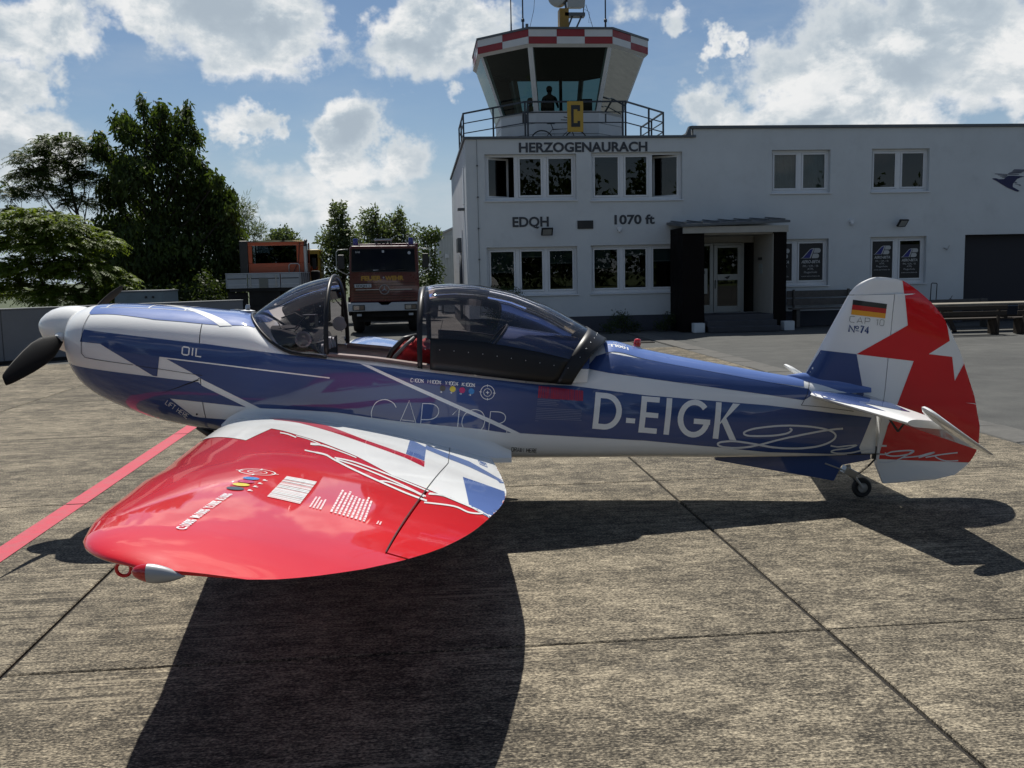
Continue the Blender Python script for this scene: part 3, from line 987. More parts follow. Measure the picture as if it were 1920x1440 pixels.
for s in (-1, 1):
    st = MB()
    st.box(-3.75, -3.2, s * .24 - .19, s * .24 + .19, .78, .86)
    st.obox((-3.1, s * .24, 1.02), (.05, .19, .24), Matrix.Rotation(R(14), 3, "Y"))
    st.build("seat", mat("seat_leather", (.02, .02, .022), .6), plane, bevel=.04)
    sl = MB()
    xs = list(np.linspace(-4.03, -3.0, 12))
    sl.loft([[(x, s * yy, sill_z(x) + dz) for yy, dz in ((.525, -.01), (.52, .006), (.47, .012), (.455, -.03))] for x in xs], False)
    sl.build("cockpit_sill", M_BROWN, plane, smooth=False)
hb = MB(); hb.box(-3.02, -2.80, .12, .30, 1.20, 1.235); hb.build("seat_headrest", M_BLACKP, plane, bevel=.01)
MB().tube([(-3.30, -.10, 1.12), (-3.265, -.09, 1.30), (-3.225, -.08, 1.46)], [.004, .003, .0015], 6).build("whip_antenna", M_BLACK, plane)
MB().box(-3.12, -2.90, -.28, .02, 1.19, 1.225).build("sun_cap", M_GREYP, plane, bevel=.012)

# red bag slung over the cockpit edge
bag = empty("red_bag", (0, 0, 0), 0, "red cloth bag with black straps lying in the open cockpit", "bag")
bag.location = plane.matrix_basis @ Vector((-3.47, -.26, 1.17)); bag.rotation_euler = plane.rotation_euler
bb = MB(); rings = []
for t in np.linspace(0, 1, 27):
    a = t * math.pi
    r = math.sin(a) ** .5 if 0 < t < 1 else .02
    x = -.13 + .34 * t
    k = lambda q: 1 + .13 * math.sin(9 * t + 4 * q) + .09 * math.sin(17 * t - 7 * q) + .06 * math.sin(23 * t + 11 * q)
    rings.append([(x + .02 * math.sin(5 * q + 9 * t), .15 * r * math.cos(q) * k(q), .0 + .045 * math.sin(a * .8) + .125 * r * math.sin(q) * k(q)) for q in np.linspace(0, 2 * math.pi, 40, endpoint=False)])
bb.loft(rings, True, True, True); bb.build("bag_body", M_REDCLOTH, bag, smooth=True)
MB().tube([(-.15, -.10, -.06), (-.09, -.13, .05), (-.01, -.135, .13), (.05, -.10, .18)], .014, 8).build("bag_strap", M_FRAMEGREY, bag, smooth=True)
MB().tube([(-.16, -.05, .0), (-.11, -.09, .09), (-.03, -.07, .17), (.06, -.02, .185)], .020, 8).build("bag_strap", M_BLACK, bag, smooth=True)


# ------------------------------------------------------------------ paint scheme and lettering of the aircraft
# thin vinyl shapes laid on the skin; outlines in millimetres in the aircraft's own side (x,z) or plan (x,y) view
M_VINYL = {"WHITE": M_WHITE, "BLUE": M_BLUE, "LBLUE": M_BLUE_LIT, "RED": M_RED,
           "DARK": mat("black_vinyl", (.012, .012, .014), .35, coat=.5), "YELLOW": mat("yellow_vinyl", (.72, .58, .02), .35, coat=.5),
           "MAGENTA": mat("magenta_vinyl", (.50, .01, .12), .35, coat=.5), "CYAN": mat("cyan_vinyl", (.02, .22, .55), .35, coat=.5),
           "REDM": mat("dull_red_vinyl", (.36, .015, .05), .4), "GREYM": mat("pale_print_vinyl", (.16, .19, .29), .4), "GREYW": mat("light_grey_vinyl", (.66, .68, .70), .35, coat=.4),
           "PINKW": mat("pale_vinyl", (.80, .62, .62), .4), "SEAM": mat("panel_gap", (.012, .012, .015), .8), "FLAGR": mat("flag_red_vinyl", (.45, .008, .01), .35, coat=.5), "GOLD": mat("flag_gold_vinyl", (.75, .33, .02), .35, coat=.5)}


def skin(names, side=None):
    vs, fs = [], []
    for o in plane.children:
        if o.type == "MESH" and o.name.split(".")[0] in names:
            if side and (o.bound_box[0][1] + o.bound_box[6][1]) * side < 0:
                continue
            k = len(vs)
            vs += [v.co.copy() for v in o.data.vertices]; fs += [tuple(i + k for i in p.vertices) for p in o.data.polygons]
    return BVHTree.FromPolygons(vs, fs)


def whole_body():
    b = MB(); b.loft([fus_ring(r[0], 120) for r in FUS], True, True, True)
    return BVHTree.FromPolygons([Vector(v) for v in b.v], b.f)


SKIN = {"fus": whole_body(), "fin": skin({"fin", "rudder"}), "stab": skin({"tailplane"}, -1)}
def whole_wing(side):
    b = MB(); b.loft([wing_section(y, side, 0, 1, 40) for y in ys(.30, 4.20, .05) + TIPS], True, True, True)
    return BVHTree.FromPolygons([Vector(v) for v in b.v], b.f)


SKIN["wing"], SKIN["wing_far"] = whole_wing(-1), whole_wing(1)
SKIN["top"] = SKIN["fus"]
HOST = {"fus": fuselage, "top": fuselage, "fin": fin_o, "wing": wing_l, "wing_far": wing_r, "stab": stab_l}


def decal(name, surf, layer, m, polys=None, mesh2d=None, step=.022, parent=None):
    bm = bmesh.new()
    if mesh2d:
        vv = [bm.verts.new((x, y, 0)) for x, y in mesh2d[0]]
        for f in mesh2d[1]:
            try: bm.faces.new([vv[i] for i in f])
            except ValueError: pass
    else:
        for p in polys:
            vv = [bm.verts.new((x, y, 0)) for x, y in p]
            for t3 in tessellate_polygon([[v.co for v in vv]]):
                try: bm.faces.new([vv[i] for i in t3])
                except ValueError: pass
        bmesh.ops.remove_doubles(bm, verts=bm.verts[:], dist=1e-5)
    for ax in (0, 1):
        lo = min(v.co[ax] for v in bm.verts); hi = max(v.co[ax] for v in bm.verts)
        st = step * (1 if surf != "wing_far" else 4)
        c = math.floor(lo / st) * st + st
        while c < hi:
            no = [0, 0, 0]; no[ax] = 1; co = [0, 0, 0]; co[ax] = c
            bmesh.ops.bisect_plane(bm, geom=bm.verts[:] + bm.edges[:] + bm.faces[:], plane_co=co, plane_no=no)
            c += st
    t = SKIN[surf]
    lift = .0014 + .0009 * layer
    flip = None
    for v in bm.verts:
        a, b = v.co.x, v.co.y
        if surf in ("fus", "fin"):
            o, d = Vector((a, -3, b)), Vector((0, 1, 0)); fb = Vector((a, -.33 if surf == "fus" else -.05, b))
        else:
            o, d = Vector((a, b, 3)), Vector((0, 0, -1)); fb = Vector((a, b, .72 if surf[:4] == "wing" else .80))
        h, n, i, q = t.ray_cast(o, d)
        if h is None or (surf == "fin" and n.dot(d) > -.35):
            h, n, i, q = t.find_nearest(fb)
        if n.dot(d) > 0: n = -n
        v.co = h + n * lift
    # keep faces looking outwards
    want = Vector((0, -1, 0)) if surf in ("fus", "fin") else Vector((0, 0, 1))
    bm.normal_update()
    for f in bm.faces:
        if f.normal.dot(want) < -.02: f.normal_flip()
        f.smooth = True
    me = bpy.data.meshes.new(name); bm.to_mesh(me); bm.free()
    me.materials.append(m)
    ob = bpy.data.objects.new(name, me); COL.objects.link(ob); ob.parent = parent or HOST[surf]
    return ob


ARTWORK = [  # surface, layer, colour, name, outlines
    ("fus", 1, "BLUE", "side_band", "-5752,1461 -4883,1344 -4525,1289 -4257,1249 -4021,1218 -3797,1183 -3479,1134 -2534,998 -2270,974 -1750,890 -803,772 -151,668 50,633 -49,407 -18,345 -797,415 -1244,485 -1755,558 -2687,655 -2790,662 -2962,694 -3189,724 -3491,761 -3754,803 -3978,843 -4166,860 -4317,869 -4516,883 -4903,1091 -4982,1144 -5179,1260 -5205,1263 -5230,1124 -5260,1129 -5376,1205 -5627,1361 -5780,1377"),
    ("fus", 1, "BLUE", "belly_band", "-5804,1197 -4941,1077 -4913,1048 -4617,892 -5158,962 -5018,825 -4968,815 -4558,780 -4252,749 -4293,482 -5682,516 -6074,917 -5938,1216"),
    ("fus", 2, "WHITE", "pinstripe", "-5191,1252 -4896,1210 -4895,1219 -5190,1261;-4896,1210 -4529,1157 -4528,1166 -4895,1219;-4529,1157 -4342,1131 -4340,1140 -4528,1166;-4342,1131 -4013,1084 -4012,1093 -4340,1140"),
    ("fus", 2, "WHITE", "diagonal_stripe", "-3800,1185 -3733,1171 -2876,760 -2675,654 -2733,656 -2899,740 -3482,1025"),
    ("fus", 1, "BLUE", "upper_band", "-2170,1093 -2091,1171 -2006,1196 -1561,1101 -782,938 -463,876 -435,833 -513,795 -797,848 -2019,1058 -2148,1084"),
    ("fus", 3, "WHITE", "oil_lettering", "-5037,1269 -5007,1265 -5007,1275 -5035,1279;-5007,1265 -4993,1274 -5002,1277 -5007,1275;-4993,1274 -4988,1317 -4998,1316 -5002,1277;-4988,1317 -5000,1328 -5003,1319 -4998,1316;-5000,1328 -5031,1333 -5030,1323 -5003,1319;-5031,1333 -5044,1324 -5035,1322 -5030,1323;-5044,1324 -5049,1282 -5039,1282 -5035,1322;-5049,1282 -5039,1271 -5032,1278 -5039,1282;-4969,1265 -4963,1318 -4973,1319 -4978,1266;-4948,1316 -4953,1259 -4944,1264 -4938,1315;-4953,1259 -4912,1251 -4910,1261 -4944,1264"),
    ("fus", 3, "WHITE", "lift_here_lettering", "-5177,951 -5204,922 -5200,921 -5174,949;-5204,922 -5192,910 -5189,914 -5200,921;-5184,906 -5157,934 -5160,937 -5186,908;-5178,901 -5152,929 -5153,933 -5181,903;-5152,929 -5143,920 -5139,923 -5153,933;-5167,915 -5157,907 -5154,911 -5164,919;-5138,915 -5125,905 -5122,909 -5134,919;-5131,913 -5159,884 -5156,882 -5128,911;-5132,861 -5104,891 -5107,893 -5135,863;-5120,849 -5091,879 -5093,882 -5123,852;-5121,875 -5108,864 -5104,868 -5117,879;-5104,838 -5114,846 -5118,847 -5108,834;-5114,846 -5087,874 -5088,878 -5118,847;-5087,874 -5078,865 -5074,869 -5088,878;-5103,860 -5094,851 -5090,855 -5099,864;-5100,830 -5070,861 -5072,865 -5102,833;-5070,861 -5063,852 -5059,855 -5072,865;-5063,852 -5064,849 -5060,847 -5059,855;-5064,849 -5071,842 -5069,838 -5060,847;-5071,842 -5074,841 -5077,836 -5069,838;-5074,841 -5084,849 -5087,845 -5077,836;-5081,842 -5092,821 -5087,820 -5077,841;-5072,808 -5083,816 -5087,817 -5077,804;-5083,816 -5053,845 -5054,850 -5087,817;-5053,845 -5045,836 -5041,840 -5054,850;-5071,830 -5062,822 -5058,826 -5067,834"),
    ("fus", 2, "DARK", "drain_here_lettering", "-2737,519 -2735,548 -2738,551 -2741,519;-2735,548 -2726,546 -2725,551 -2738,551;-2726,546 -2724,543 -2720,543 -2725,551;-2724,543 -2725,523 -2721,522 -2720,543;-2725,523 -2728,520 -2727,515 -2721,522;-2728,520 -2739,521 -2739,516 -2727,515;-2716,516 -2714,546 -2717,548 -2720,517;-2714,546 -2704,544 -2703,548 -2717,548;-2704,544 -2704,542 -2699,543 -2703,548;-2704,542 -2704,535 -2700,534 -2699,543;-2704,535 -2705,533 -2705,529 -2700,534;-2705,533 -2717,535 -2717,530 -2705,529;-2711,531 -2705,514 -2701,516 -2707,532;-2695,513 -2687,542 -2687,547 -2699,515;-2687,542 -2682,512 -2678,513 -2687,547;-2694,521 -2682,519 -2682,524 -2694,525;-2671,512 -2669,542 -2674,543 -2676,512;-2665,511 -2665,540 -2665,544 -2669,511;-2665,540 -2651,507 -2651,512 -2665,544;-2651,507 -2647,540 -2651,541 -2651,512;-2628,507 -2626,538 -2631,538 -2632,507;-2613,505 -2611,536 -2615,537 -2617,506;-2630,521 -2614,519 -2614,524 -2629,525;-2596,506 -2607,506 -2611,504 -2596,501;-2607,506 -2606,535 -2609,537 -2611,504;-2606,535 -2594,532 -2594,537 -2609,537;-2608,518 -2597,517 -2597,522 -2608,523;-2588,502 -2587,533 -2590,535 -2592,503;-2587,533 -2577,530 -2576,535 -2590,535;-2577,530 -2576,528 -2572,529 -2576,535;-2576,528 -2577,522 -2573,520 -2572,529;-2577,522 -2578,520 -2577,515 -2573,520;-2578,520 -2589,521 -2590,516 -2577,515;-2583,517 -2578,500 -2574,502 -2580,519;-2556,501 -2568,501 -2572,499 -2557,496;-2568,501 -2566,530 -2570,533 -2572,499;-2566,530 -2555,528 -2555,533 -2570,533;-2569,514 -2558,513 -2558,518 -2569,519"),
    ("fus", 3, "WHITE", "ink_lettering", "-3428,1049 -3439,1050 -3441,1046 -3429,1045;-3439,1050 -3441,1052 -3445,1052 -3441,1046;-3441,1052 -3438,1068 -3442,1070 -3445,1052;-3438,1068 -3436,1070 -3437,1074 -3442,1070;-3436,1070 -3425,1068 -3425,1073 -3437,1074;-3421,1049 -3420,1052 -3425,1053 -3425,1050;-3419,1060 -3419,1064 -3423,1064 -3423,1061;-3414,1063 -3411,1068 -3407,1069 -3416,1067;-3411,1068 -3415,1046 -3411,1045 -3407,1069;-3405,1042 -3396,1041 -3397,1046 -3404,1047;-3396,1041 -3391,1046 -3395,1047 -3397,1046;-3391,1046 -3388,1063 -3392,1063 -3395,1047;-3388,1063 -3392,1069 -3394,1065 -3392,1063;-3392,1069 -3402,1070 -3401,1066 -3394,1065;-3402,1070 -3407,1066 -3403,1064 -3401,1066;-3407,1066 -3410,1048 -3405,1048 -3403,1064;-3410,1048 -3406,1043 -3403,1046 -3405,1048;-3386,1040 -3378,1039 -3378,1044 -3386,1045;-3378,1039 -3372,1044 -3376,1045 -3378,1044;-3372,1044 -3369,1061 -3374,1061 -3376,1045;-3369,1061 -3374,1067 -3375,1063 -3374,1061;-3374,1067 -3383,1068 -3382,1064 -3375,1063;-3383,1068 -3388,1064 -3384,1062 -3382,1064;-3388,1064 -3391,1046 -3387,1046 -3384,1062;-3391,1046 -3387,1041 -3384,1044 -3387,1046;-3368,1039 -3349,1061 -3353,1064 -3371,1042;-3366,1057 -3365,1061 -3365,1065 -3370,1060;-3365,1061 -3365,1058 -3360,1057 -3365,1065;-3365,1058 -3366,1056 -3366,1052 -3360,1057;-3366,1056 -3366,1059 -3370,1057 -3366,1052;-3356,1043 -3355,1047 -3354,1051 -3360,1045;-3355,1047 -3355,1044 -3350,1043 -3354,1051;-3355,1044 -3356,1042 -3356,1038 -3350,1043;-3356,1042 -3356,1045 -3360,1043 -3356,1038;-3322,1035 -3319,1057 -3322,1061 -3326,1036;-3319,1057 -3314,1041 -3314,1045 -3322,1061;-3314,1041 -3305,1056 -3301,1058 -3314,1045;-3305,1056 -3308,1034 -3304,1033 -3301,1058;-3298,1036 -3298,1039 -3302,1039 -3303,1036;-3297,1047 -3296,1050 -3301,1051 -3301,1047;-3292,1050 -3289,1055 -3285,1056 -3294,1053;-3289,1055 -3293,1032 -3288,1032 -3285,1056;-3282,1029 -3274,1028 -3275,1032 -3282,1033;-3274,1028 -3268,1032 -3272,1034 -3275,1032;-3268,1032 -3266,1050 -3270,1050 -3272,1034;-3266,1050 -3270,1055 -3272,1051 -3270,1050;-3270,1055 -3279,1056 -3279,1052 -3272,1051;-3279,1056 -3285,1052 -3281,1051 -3279,1052;-3285,1052 -3287,1035 -3283,1035 -3281,1051;-3287,1035 -3284,1030 -3281,1032 -3283,1035;-3264,1027 -3255,1026 -3256,1030 -3263,1031;-3255,1026 -3249,1030 -3254,1031 -3256,1030;-3249,1030 -3247,1048 -3251,1048 -3254,1031;-3247,1048 -3251,1053 -3253,1049 -3251,1048;-3251,1053 -3260,1054 -3260,1050 -3253,1049;-3260,1054 -3266,1050 -3262,1049 -3260,1050;-3266,1050 -3269,1032 -3264,1033 -3262,1049;-3269,1032 -3265,1027 -3262,1030 -3264,1033;-3245,1026 -3227,1047 -3230,1050 -3248,1028;-3244,1043 -3243,1047 -3242,1051 -3247,1046;-3243,1047 -3242,1044 -3238,1044 -3242,1051;-3242,1044 -3243,1043 -3244,1038 -3238,1044;-3243,1043 -3244,1046 -3248,1044 -3244,1038;-3234,1029 -3233,1033 -3232,1037 -3237,1032;-3233,1033 -3232,1030 -3228,1030 -3232,1037;-3232,1030 -3233,1028 -3234,1024 -3228,1030;-3233,1028 -3234,1031 -3237,1030 -3234,1024;-3200,1044 -3193,1031 -3192,1035 -3196,1046;-3193,1031 -3182,1042 -3185,1045 -3192,1035;-3195,1033 -3196,1021 -3192,1021 -3190,1032;-3179,1022 -3178,1025 -3183,1026 -3183,1023;-3177,1033 -3177,1037 -3181,1037 -3182,1034;-3172,1036 -3170,1042 -3165,1042 -3175,1040;-3170,1042 -3173,1019 -3169,1018 -3165,1042;-3163,1015 -3154,1014 -3155,1019 -3162,1020;-3154,1014 -3149,1019 -3153,1020 -3155,1019;-3149,1019 -3146,1036 -3151,1036 -3153,1020;-3146,1036 -3151,1042 -3152,1038 -3151,1036;-3151,1042 -3160,1043 -3159,1039 -3152,1038;-3160,1043 -3165,1039 -3161,1037 -3159,1039;-3165,1039 -3168,1021 -3163,1021 -3161,1037;-3168,1021 -3164,1016 -3161,1019 -3163,1021;-3144,1013 -3135,1012 -3136,1017 -3144,1018;-3135,1012 -3130,1017 -3134,1018 -3136,1017;-3130,1017 -3127,1034 -3132,1034 -3134,1018;-3127,1034 -3132,1040 -3133,1036 -3132,1034;-3132,1040 -3141,1041 -3140,1037 -3133,1036;-3141,1041 -3147,1037 -3142,1035 -3140,1037;-3147,1037 -3149,1019 -3145,1019 -3142,1035;-3149,1019 -3145,1014 -3142,1017 -3145,1019;-3125,1012 -3107,1034 -3111,1037 -3129,1015;-3124,1030 -3123,1033 -3123,1038 -3128,1032;-3123,1033 -3123,1031 -3118,1030 -3123,1038;-3123,1031 -3124,1029 -3124,1025 -3118,1030;-3124,1029 -3124,1032 -3128,1030 -3124,1025;-3114,1016 -3113,1020 -3112,1024 -3118,1018;-3113,1020 -3113,1017 -3108,1016 -3112,1024;-3113,1017 -3114,1015 -3114,1011 -3108,1016;-3114,1015 -3114,1018 -3118,1016 -3114,1011;-3080,1008 -3076,1031 -3081,1032 -3084,1009;-3066,1032 -3082,1021 -3079,1017 -3063,1028;-3078,1021 -3069,1006 -3065,1008 -3074,1023;-3060,1009 -3060,1012 -3064,1013 -3064,1009;-3059,1020 -3058,1023 -3062,1024 -3063,1021;-3054,1023 -3051,1028 -3047,1029 -3056,1027;-3051,1028 -3054,1005 -3050,1005 -3047,1029;-3044,1002 -3035,1001 -3036,1005 -3044,1006;-3035,1001 -3030,1005 -3034,1007 -3036,1005;-3030,1005 -3027,1023 -3032,1023 -3034,1007;-3027,1023 -3032,1029 -3033,1025 -3032,1023;-3032,1029 -3041,1030 -3040,1025 -3033,1025;-3041,1030 -3047,1025 -3042,1024 -3040,1025;-3047,1025 -3049,1008 -3045,1008 -3042,1024;-3049,1008 -3045,1003 -3042,1005 -3045,1008;-3025,1000 -3017,999 -3017,1003 -3025,1004;-3017,999 -3011,1003 -3015,1005 -3017,1003;-3011,1003 -3008,1021 -3013,1021 -3015,1005;-3008,1021 -3013,1026 -3015,1022 -3013,1021;-3013,1026 -3022,1027 -3021,1023 -3015,1022;-3022,1027 -3028,1023 -3023,1022 -3021,1023;-3028,1023 -3030,1006 -3026,1006 -3023,1022;-3030,1006 -3027,1000 -3023,1003 -3026,1006;-3007,999 -2988,1020 -2992,1023 -3010,1001;-3005,1016 -3004,1020 -3004,1024 -3009,1019;-3004,1020 -3004,1017 -2999,1017 -3004,1024;-3004,1017 -3005,1016 -3005,1011 -2999,1017;-3005,1016 -3005,1019 -3009,1017 -3005,1011;-2995,1002 -2994,1006 -2993,1011 -2999,1005;-2994,1006 -2994,1003 -2989,1003 -2993,1011;-2994,1003 -2995,1001 -2995,997 -2989,1003;-2995,1001 -2995,1004 -2999,1003 -2995,997"),
    ("fus", 3, "DARK", "black_dot", "-3198,995 -3199,988 -3202,982 -3207,978 -3213,975 -3220,974 -3226,975 -3232,978 -3236,983 -3239,989 -3240,996 -3239,1002 -3236,1008 -3231,1013 -3225,1016 -3218,1017 -3212,1015 -3206,1012 -3201,1007 -3199,1001"),
    ("fus", 3, "WHITE", "dot_arrow", "-3239,968 -3227,967 -3226,971 -3238,972;-3231,975 -3226,969 -3223,969 -3228,977;-3226,969 -3231,965 -3228,962 -3223,969"),
    ("fus", 3, "YELLOW", "yellow_dot", "-3127,987 -3128,980 -3132,974 -3136,970 -3142,967 -3149,966 -3155,967 -3161,971 -3166,975 -3169,981 -3169,988 -3168,995 -3165,1001 -3160,1005 -3154,1008 -3148,1009 -3141,1008 -3135,1004 -3131,1000 -3128,993"),
    ("fus", 3, "WHITE", "dot_arrow", "-3168,961 -3156,959 -3156,963 -3168,964;-3160,967 -3155,961 -3152,961 -3157,969;-3155,961 -3160,957 -3158,955 -3152,961"),
    ("fus", 3, "MAGENTA", "magenta_dot", "-3060,977 -3062,971 -3065,965 -3070,960 -3075,957 -3082,957 -3089,958 -3094,961 -3099,966 -3102,972 -3103,979 -3101,985 -3098,991 -3093,996 -3088,998 -3081,999 -3074,998 -3069,995 -3064,990 -3061,984"),
    ("fus", 3, "WHITE", "dot_arrow", "-3101,951 -3089,950 -3089,954 -3101,955;-3093,957 -3088,952 -3085,952 -3091,959;-3088,952 -3093,947 -3091,945 -3085,952"),
    ("fus", 3, "CYAN", "cyan_dot", "-2994,968 -2996,961 -2999,955 -3003,951 -3009,948 -3016,947 -3023,948 -3028,951 -3033,956 -3036,962 -3037,969 -3035,976 -3032,981 -3028,986 -3022,989 -3015,990 -3008,988 -3003,985 -2998,980 -2995,974"),
    ("fus", 3, "WHITE", "dot_arrow", "-3035,941 -3023,940 -3023,944 -3035,945;-3027,948 -3022,942 -3019,942 -3025,950;-3022,942 -3027,938 -3025,935 -3019,942"),
    ("fus", 3, "WHITE", "target_mark", "-2855,955 -2857,942 -2852,941 -2850,954;-2857,942 -2862,931 -2858,929 -2852,941;-2862,931 -2869,921 -2866,918 -2858,929;-2869,921 -2879,914 -2877,910 -2866,918;-2879,914 -2891,910 -2890,905 -2877,910;-2891,910 -2903,909 -2903,904 -2890,905;-2903,909 -2915,911 -2917,906 -2903,904;-2915,911 -2927,916 -2929,912 -2917,906;-2927,916 -2936,924 -2939,920 -2929,912;-2936,924 -2943,934 -2947,931 -2939,920;-2943,934 -2948,945 -2952,944 -2947,931;-2948,945 -2949,957 -2954,958 -2952,944;-2949,957 -2947,970 -2952,971 -2954,958;-2947,970 -2942,981 -2946,983 -2952,971;-2942,981 -2934,991 -2938,994 -2946,983;-2934,991 -2925,998 -2927,1002 -2938,994;-2925,998 -2913,1002 -2914,1007 -2927,1002;-2913,1002 -2901,1003 -2901,1008 -2914,1007;-2901,1003 -2889,1001 -2887,1006 -2901,1008;-2889,1001 -2878,996 -2875,1000 -2887,1006;-2878,996 -2868,988 -2865,992 -2875,1000;-2868,988 -2861,978 -2857,981 -2865,992;-2861,978 -2856,967 -2852,968 -2857,981;-2856,967 -2855,955 -2850,954 -2852,968;-2876,955 -2878,946 -2875,945 -2873,955;-2878,946 -2883,939 -2880,937 -2875,945;-2883,939 -2890,933 -2888,930 -2880,937;-2890,933 -2898,930 -2898,927 -2888,930;-2898,930 -2907,931 -2908,927 -2898,927;-2907,931 -2915,934 -2917,931 -2908,927;-2915,934 -2922,940 -2925,938 -2917,931;-2922,940 -2926,948 -2930,947 -2925,938;-2926,948 -2928,957 -2931,957 -2930,947;-2928,957 -2926,966 -2929,967 -2931,957;-2926,966 -2921,973 -2924,976 -2929,967;-2921,973 -2914,979 -2916,982 -2924,976;-2914,979 -2906,982 -2906,985 -2916,982;-2906,982 -2897,981 -2896,985 -2906,985;-2897,981 -2889,978 -2887,981 -2896,985;-2889,978 -2882,972 -2879,974 -2887,981;-2882,972 -2878,964 -2874,965 -2879,974;-2878,964 -2876,955 -2873,955 -2874,965;-2864,949 -2843,947 -2843,951 -2864,953;-2940,963 -2960,965 -2961,961 -2940,959;-2905,918 -2905,899 -2901,899 -2901,918;-2899,994 -2899,1013 -2903,1013 -2903,994;-2914,955 -2891,952 -2890,957 -2913,960;-2904,968 -2905,945 -2900,944 -2899,967"),
    ("fus", 3, "REDM", "red_barcode", "-2534,988 -2524,986 -2532,904 -2542,905;-2520,986 -2510,984 -2518,902 -2528,903;-2506,984 -2502,983 -2509,901 -2513,902;-2499,983 -2493,982 -2500,900 -2506,901;-2488,981 -2484,980 -2492,900 -2496,900;-2482,980 -2479,980 -2486,899 -2490,899;-2476,979 -2468,978 -2476,898 -2483,899;-2466,978 -2459,977 -2467,897 -2474,898;-2455,976 -2451,976 -2458,896 -2462,896;-2446,975 -2440,974 -2447,895 -2453,895;-2438,974 -2432,973 -2439,894 -2445,895;-2430,972 -2420,971 -2427,892 -2437,894;-2418,971 -2410,969 -2417,891 -2425,892;-2409,969 -2405,969 -2411,891 -2415,891;-2403,968 -2395,967 -2402,890 -2409,891;-2393,967 -2387,966 -2394,889 -2400,890;-2385,966 -2381,965 -2388,888 -2392,889;-2379,965 -2374,964 -2380,887 -2386,888;-2372,963 -2366,962 -2372,886 -2378,887;-2363,962 -2353,960 -2359,885 -2369,886;-2351,960 -2345,959 -2351,884 -2357,885;-2343,958 -2337,957 -2343,883 -2349,884;-2334,957 -2324,955 -2330,881 -2340,883;-2322,955 -2312,954 -2318,880 -2328,881;-2309,953 -2303,953 -2309,879 -2315,880;-2301,952 -2291,951 -2297,878 -2307,879;-2289,951 -2279,949 -2285,876 -2295,877;-2276,949 -2273,948 -2278,875 -2282,876;-2268,948 -2258,946 -2264,874 -2274,875;-2256,946 -2246,944 -2252,872 -2262,873;-2243,944 -2233,943 -2239,871 -2249,872;-2230,942 -2220,941 -2225,869 -2236,870;-2218,940 -2211,939 -2216,868 -2223,869"),
    ("fus", 3, "GREYM", "fine_print", "-2544,895 -2382,879 -2383,875 -2545,892;-2546,883 -2410,869 -2410,865 -2546,879;-2548,870 -2395,855 -2395,851 -2548,866;-2549,857 -2406,843 -2406,840 -2550,854;-2553,835 -2226,804 -2226,801 -2553,831;-2554,822 -2224,792 -2224,789 -2555,818;-2556,809 -2231,781 -2232,777 -2557,806;-2558,796 -2225,768 -2226,765 -2558,793;-2560,784 -2230,756 -2230,753 -2560,780;-2561,771 -2237,745 -2237,741 -2562,767;-2563,758 -2228,732 -2228,728 -2564,755;-2565,742 -2542,740 -2542,737 -2566,739"),
    ("fus", 3, "WHITE", "registration_lettering", "-2151,666 -2111,661 -2078,921 -2119,926;-2078,921 -2035,916 -2041,878 -2084,883;-2035,916 -2012,911 -2025,874 -2041,878;-2012,911 -1990,901 -2011,867 -2025,874;-1990,901 -1971,887 -1998,857 -2011,867;-1971,887 -1955,868 -1987,845 -1998,857;-1955,868 -1942,847 -1979,830 -1987,845;-1942,847 -1934,823 -1974,813 -1979,830;-1934,823 -1930,798 -1971,795 -1974,813;-1930,798 -1931,772 -1972,777 -1971,795;-1931,772 -1936,747 -1976,760 -1972,777;-1936,747 -1946,723 -1982,743 -1976,760;-1946,723 -1960,702 -1991,728 -1982,743;-1960,702 -1977,684 -2003,715 -1991,728;-1977,684 -1997,669 -2016,705 -2003,715;-1997,669 -2020,660 -2031,698 -2016,705;-2020,660 -2043,655 -2047,695 -2031,698;-2043,655 -2067,655 -2063,695 -2047,695;-2067,655 -2111,661 -2106,701 -2063,695;-1902,698 -1835,690 -1831,725 -1898,734;-1810,623 -1768,618 -1736,880 -1778,886;-1768,618 -1673,605 -1669,644 -1764,656;-1756,732 -1661,720 -1657,756 -1752,768;-1742,843 -1647,832 -1641,869 -1736,880;-1621,599 -1580,593 -1548,858 -1590,863;-1283,785 -1300,807 -1329,778 -1318,762;-1300,807 -1322,824 -1343,790 -1329,778;-1322,824 -1347,836 -1359,798 -1343,790;-1347,836 -1374,842 -1377,802 -1359,798;-1374,842 -1401,840 -1395,802 -1377,802;-1401,840 -1429,833 -1412,797 -1395,802;-1429,833 -1454,819 -1429,788 -1412,797;-1454,819 -1476,800 -1443,775 -1429,788;-1476,800 -1493,776 -1455,758 -1443,775;-1493,776 -1505,749 -1464,739 -1455,758;-1505,749 -1512,719 -1469,719 -1464,739;-1512,719 -1512,689 -1470,698 -1469,719;-1512,689 -1506,659 -1467,677 -1470,698;-1506,659 -1494,631 -1461,657 -1467,677;-1494,631 -1477,607 -1451,639 -1461,657;-1477,607 -1456,587 -1438,624 -1451,639;-1456,587 -1431,573 -1423,614 -1438,624;-1431,573 -1405,565 -1406,607 -1423,614;-1405,565 -1377,564 -1388,605 -1406,607;-1377,564 -1350,570 -1371,607 -1388,605;-1350,570 -1325,582 -1354,614 -1371,607;-1325,582 -1303,600 -1338,625 -1354,614;-1303,600 -1284,624 -1325,640 -1338,625;-1284,624 -1271,651 -1315,658 -1325,640;-1391,667 -1266,651 -1262,689 -1387,705;-1244,549 -1200,543 -1170,811 -1213,816;-1189,663 -1082,800 -1026,793 -1149,686 -1191,649;-1174,669 -1112,532 -1059,524 -1140,700"),
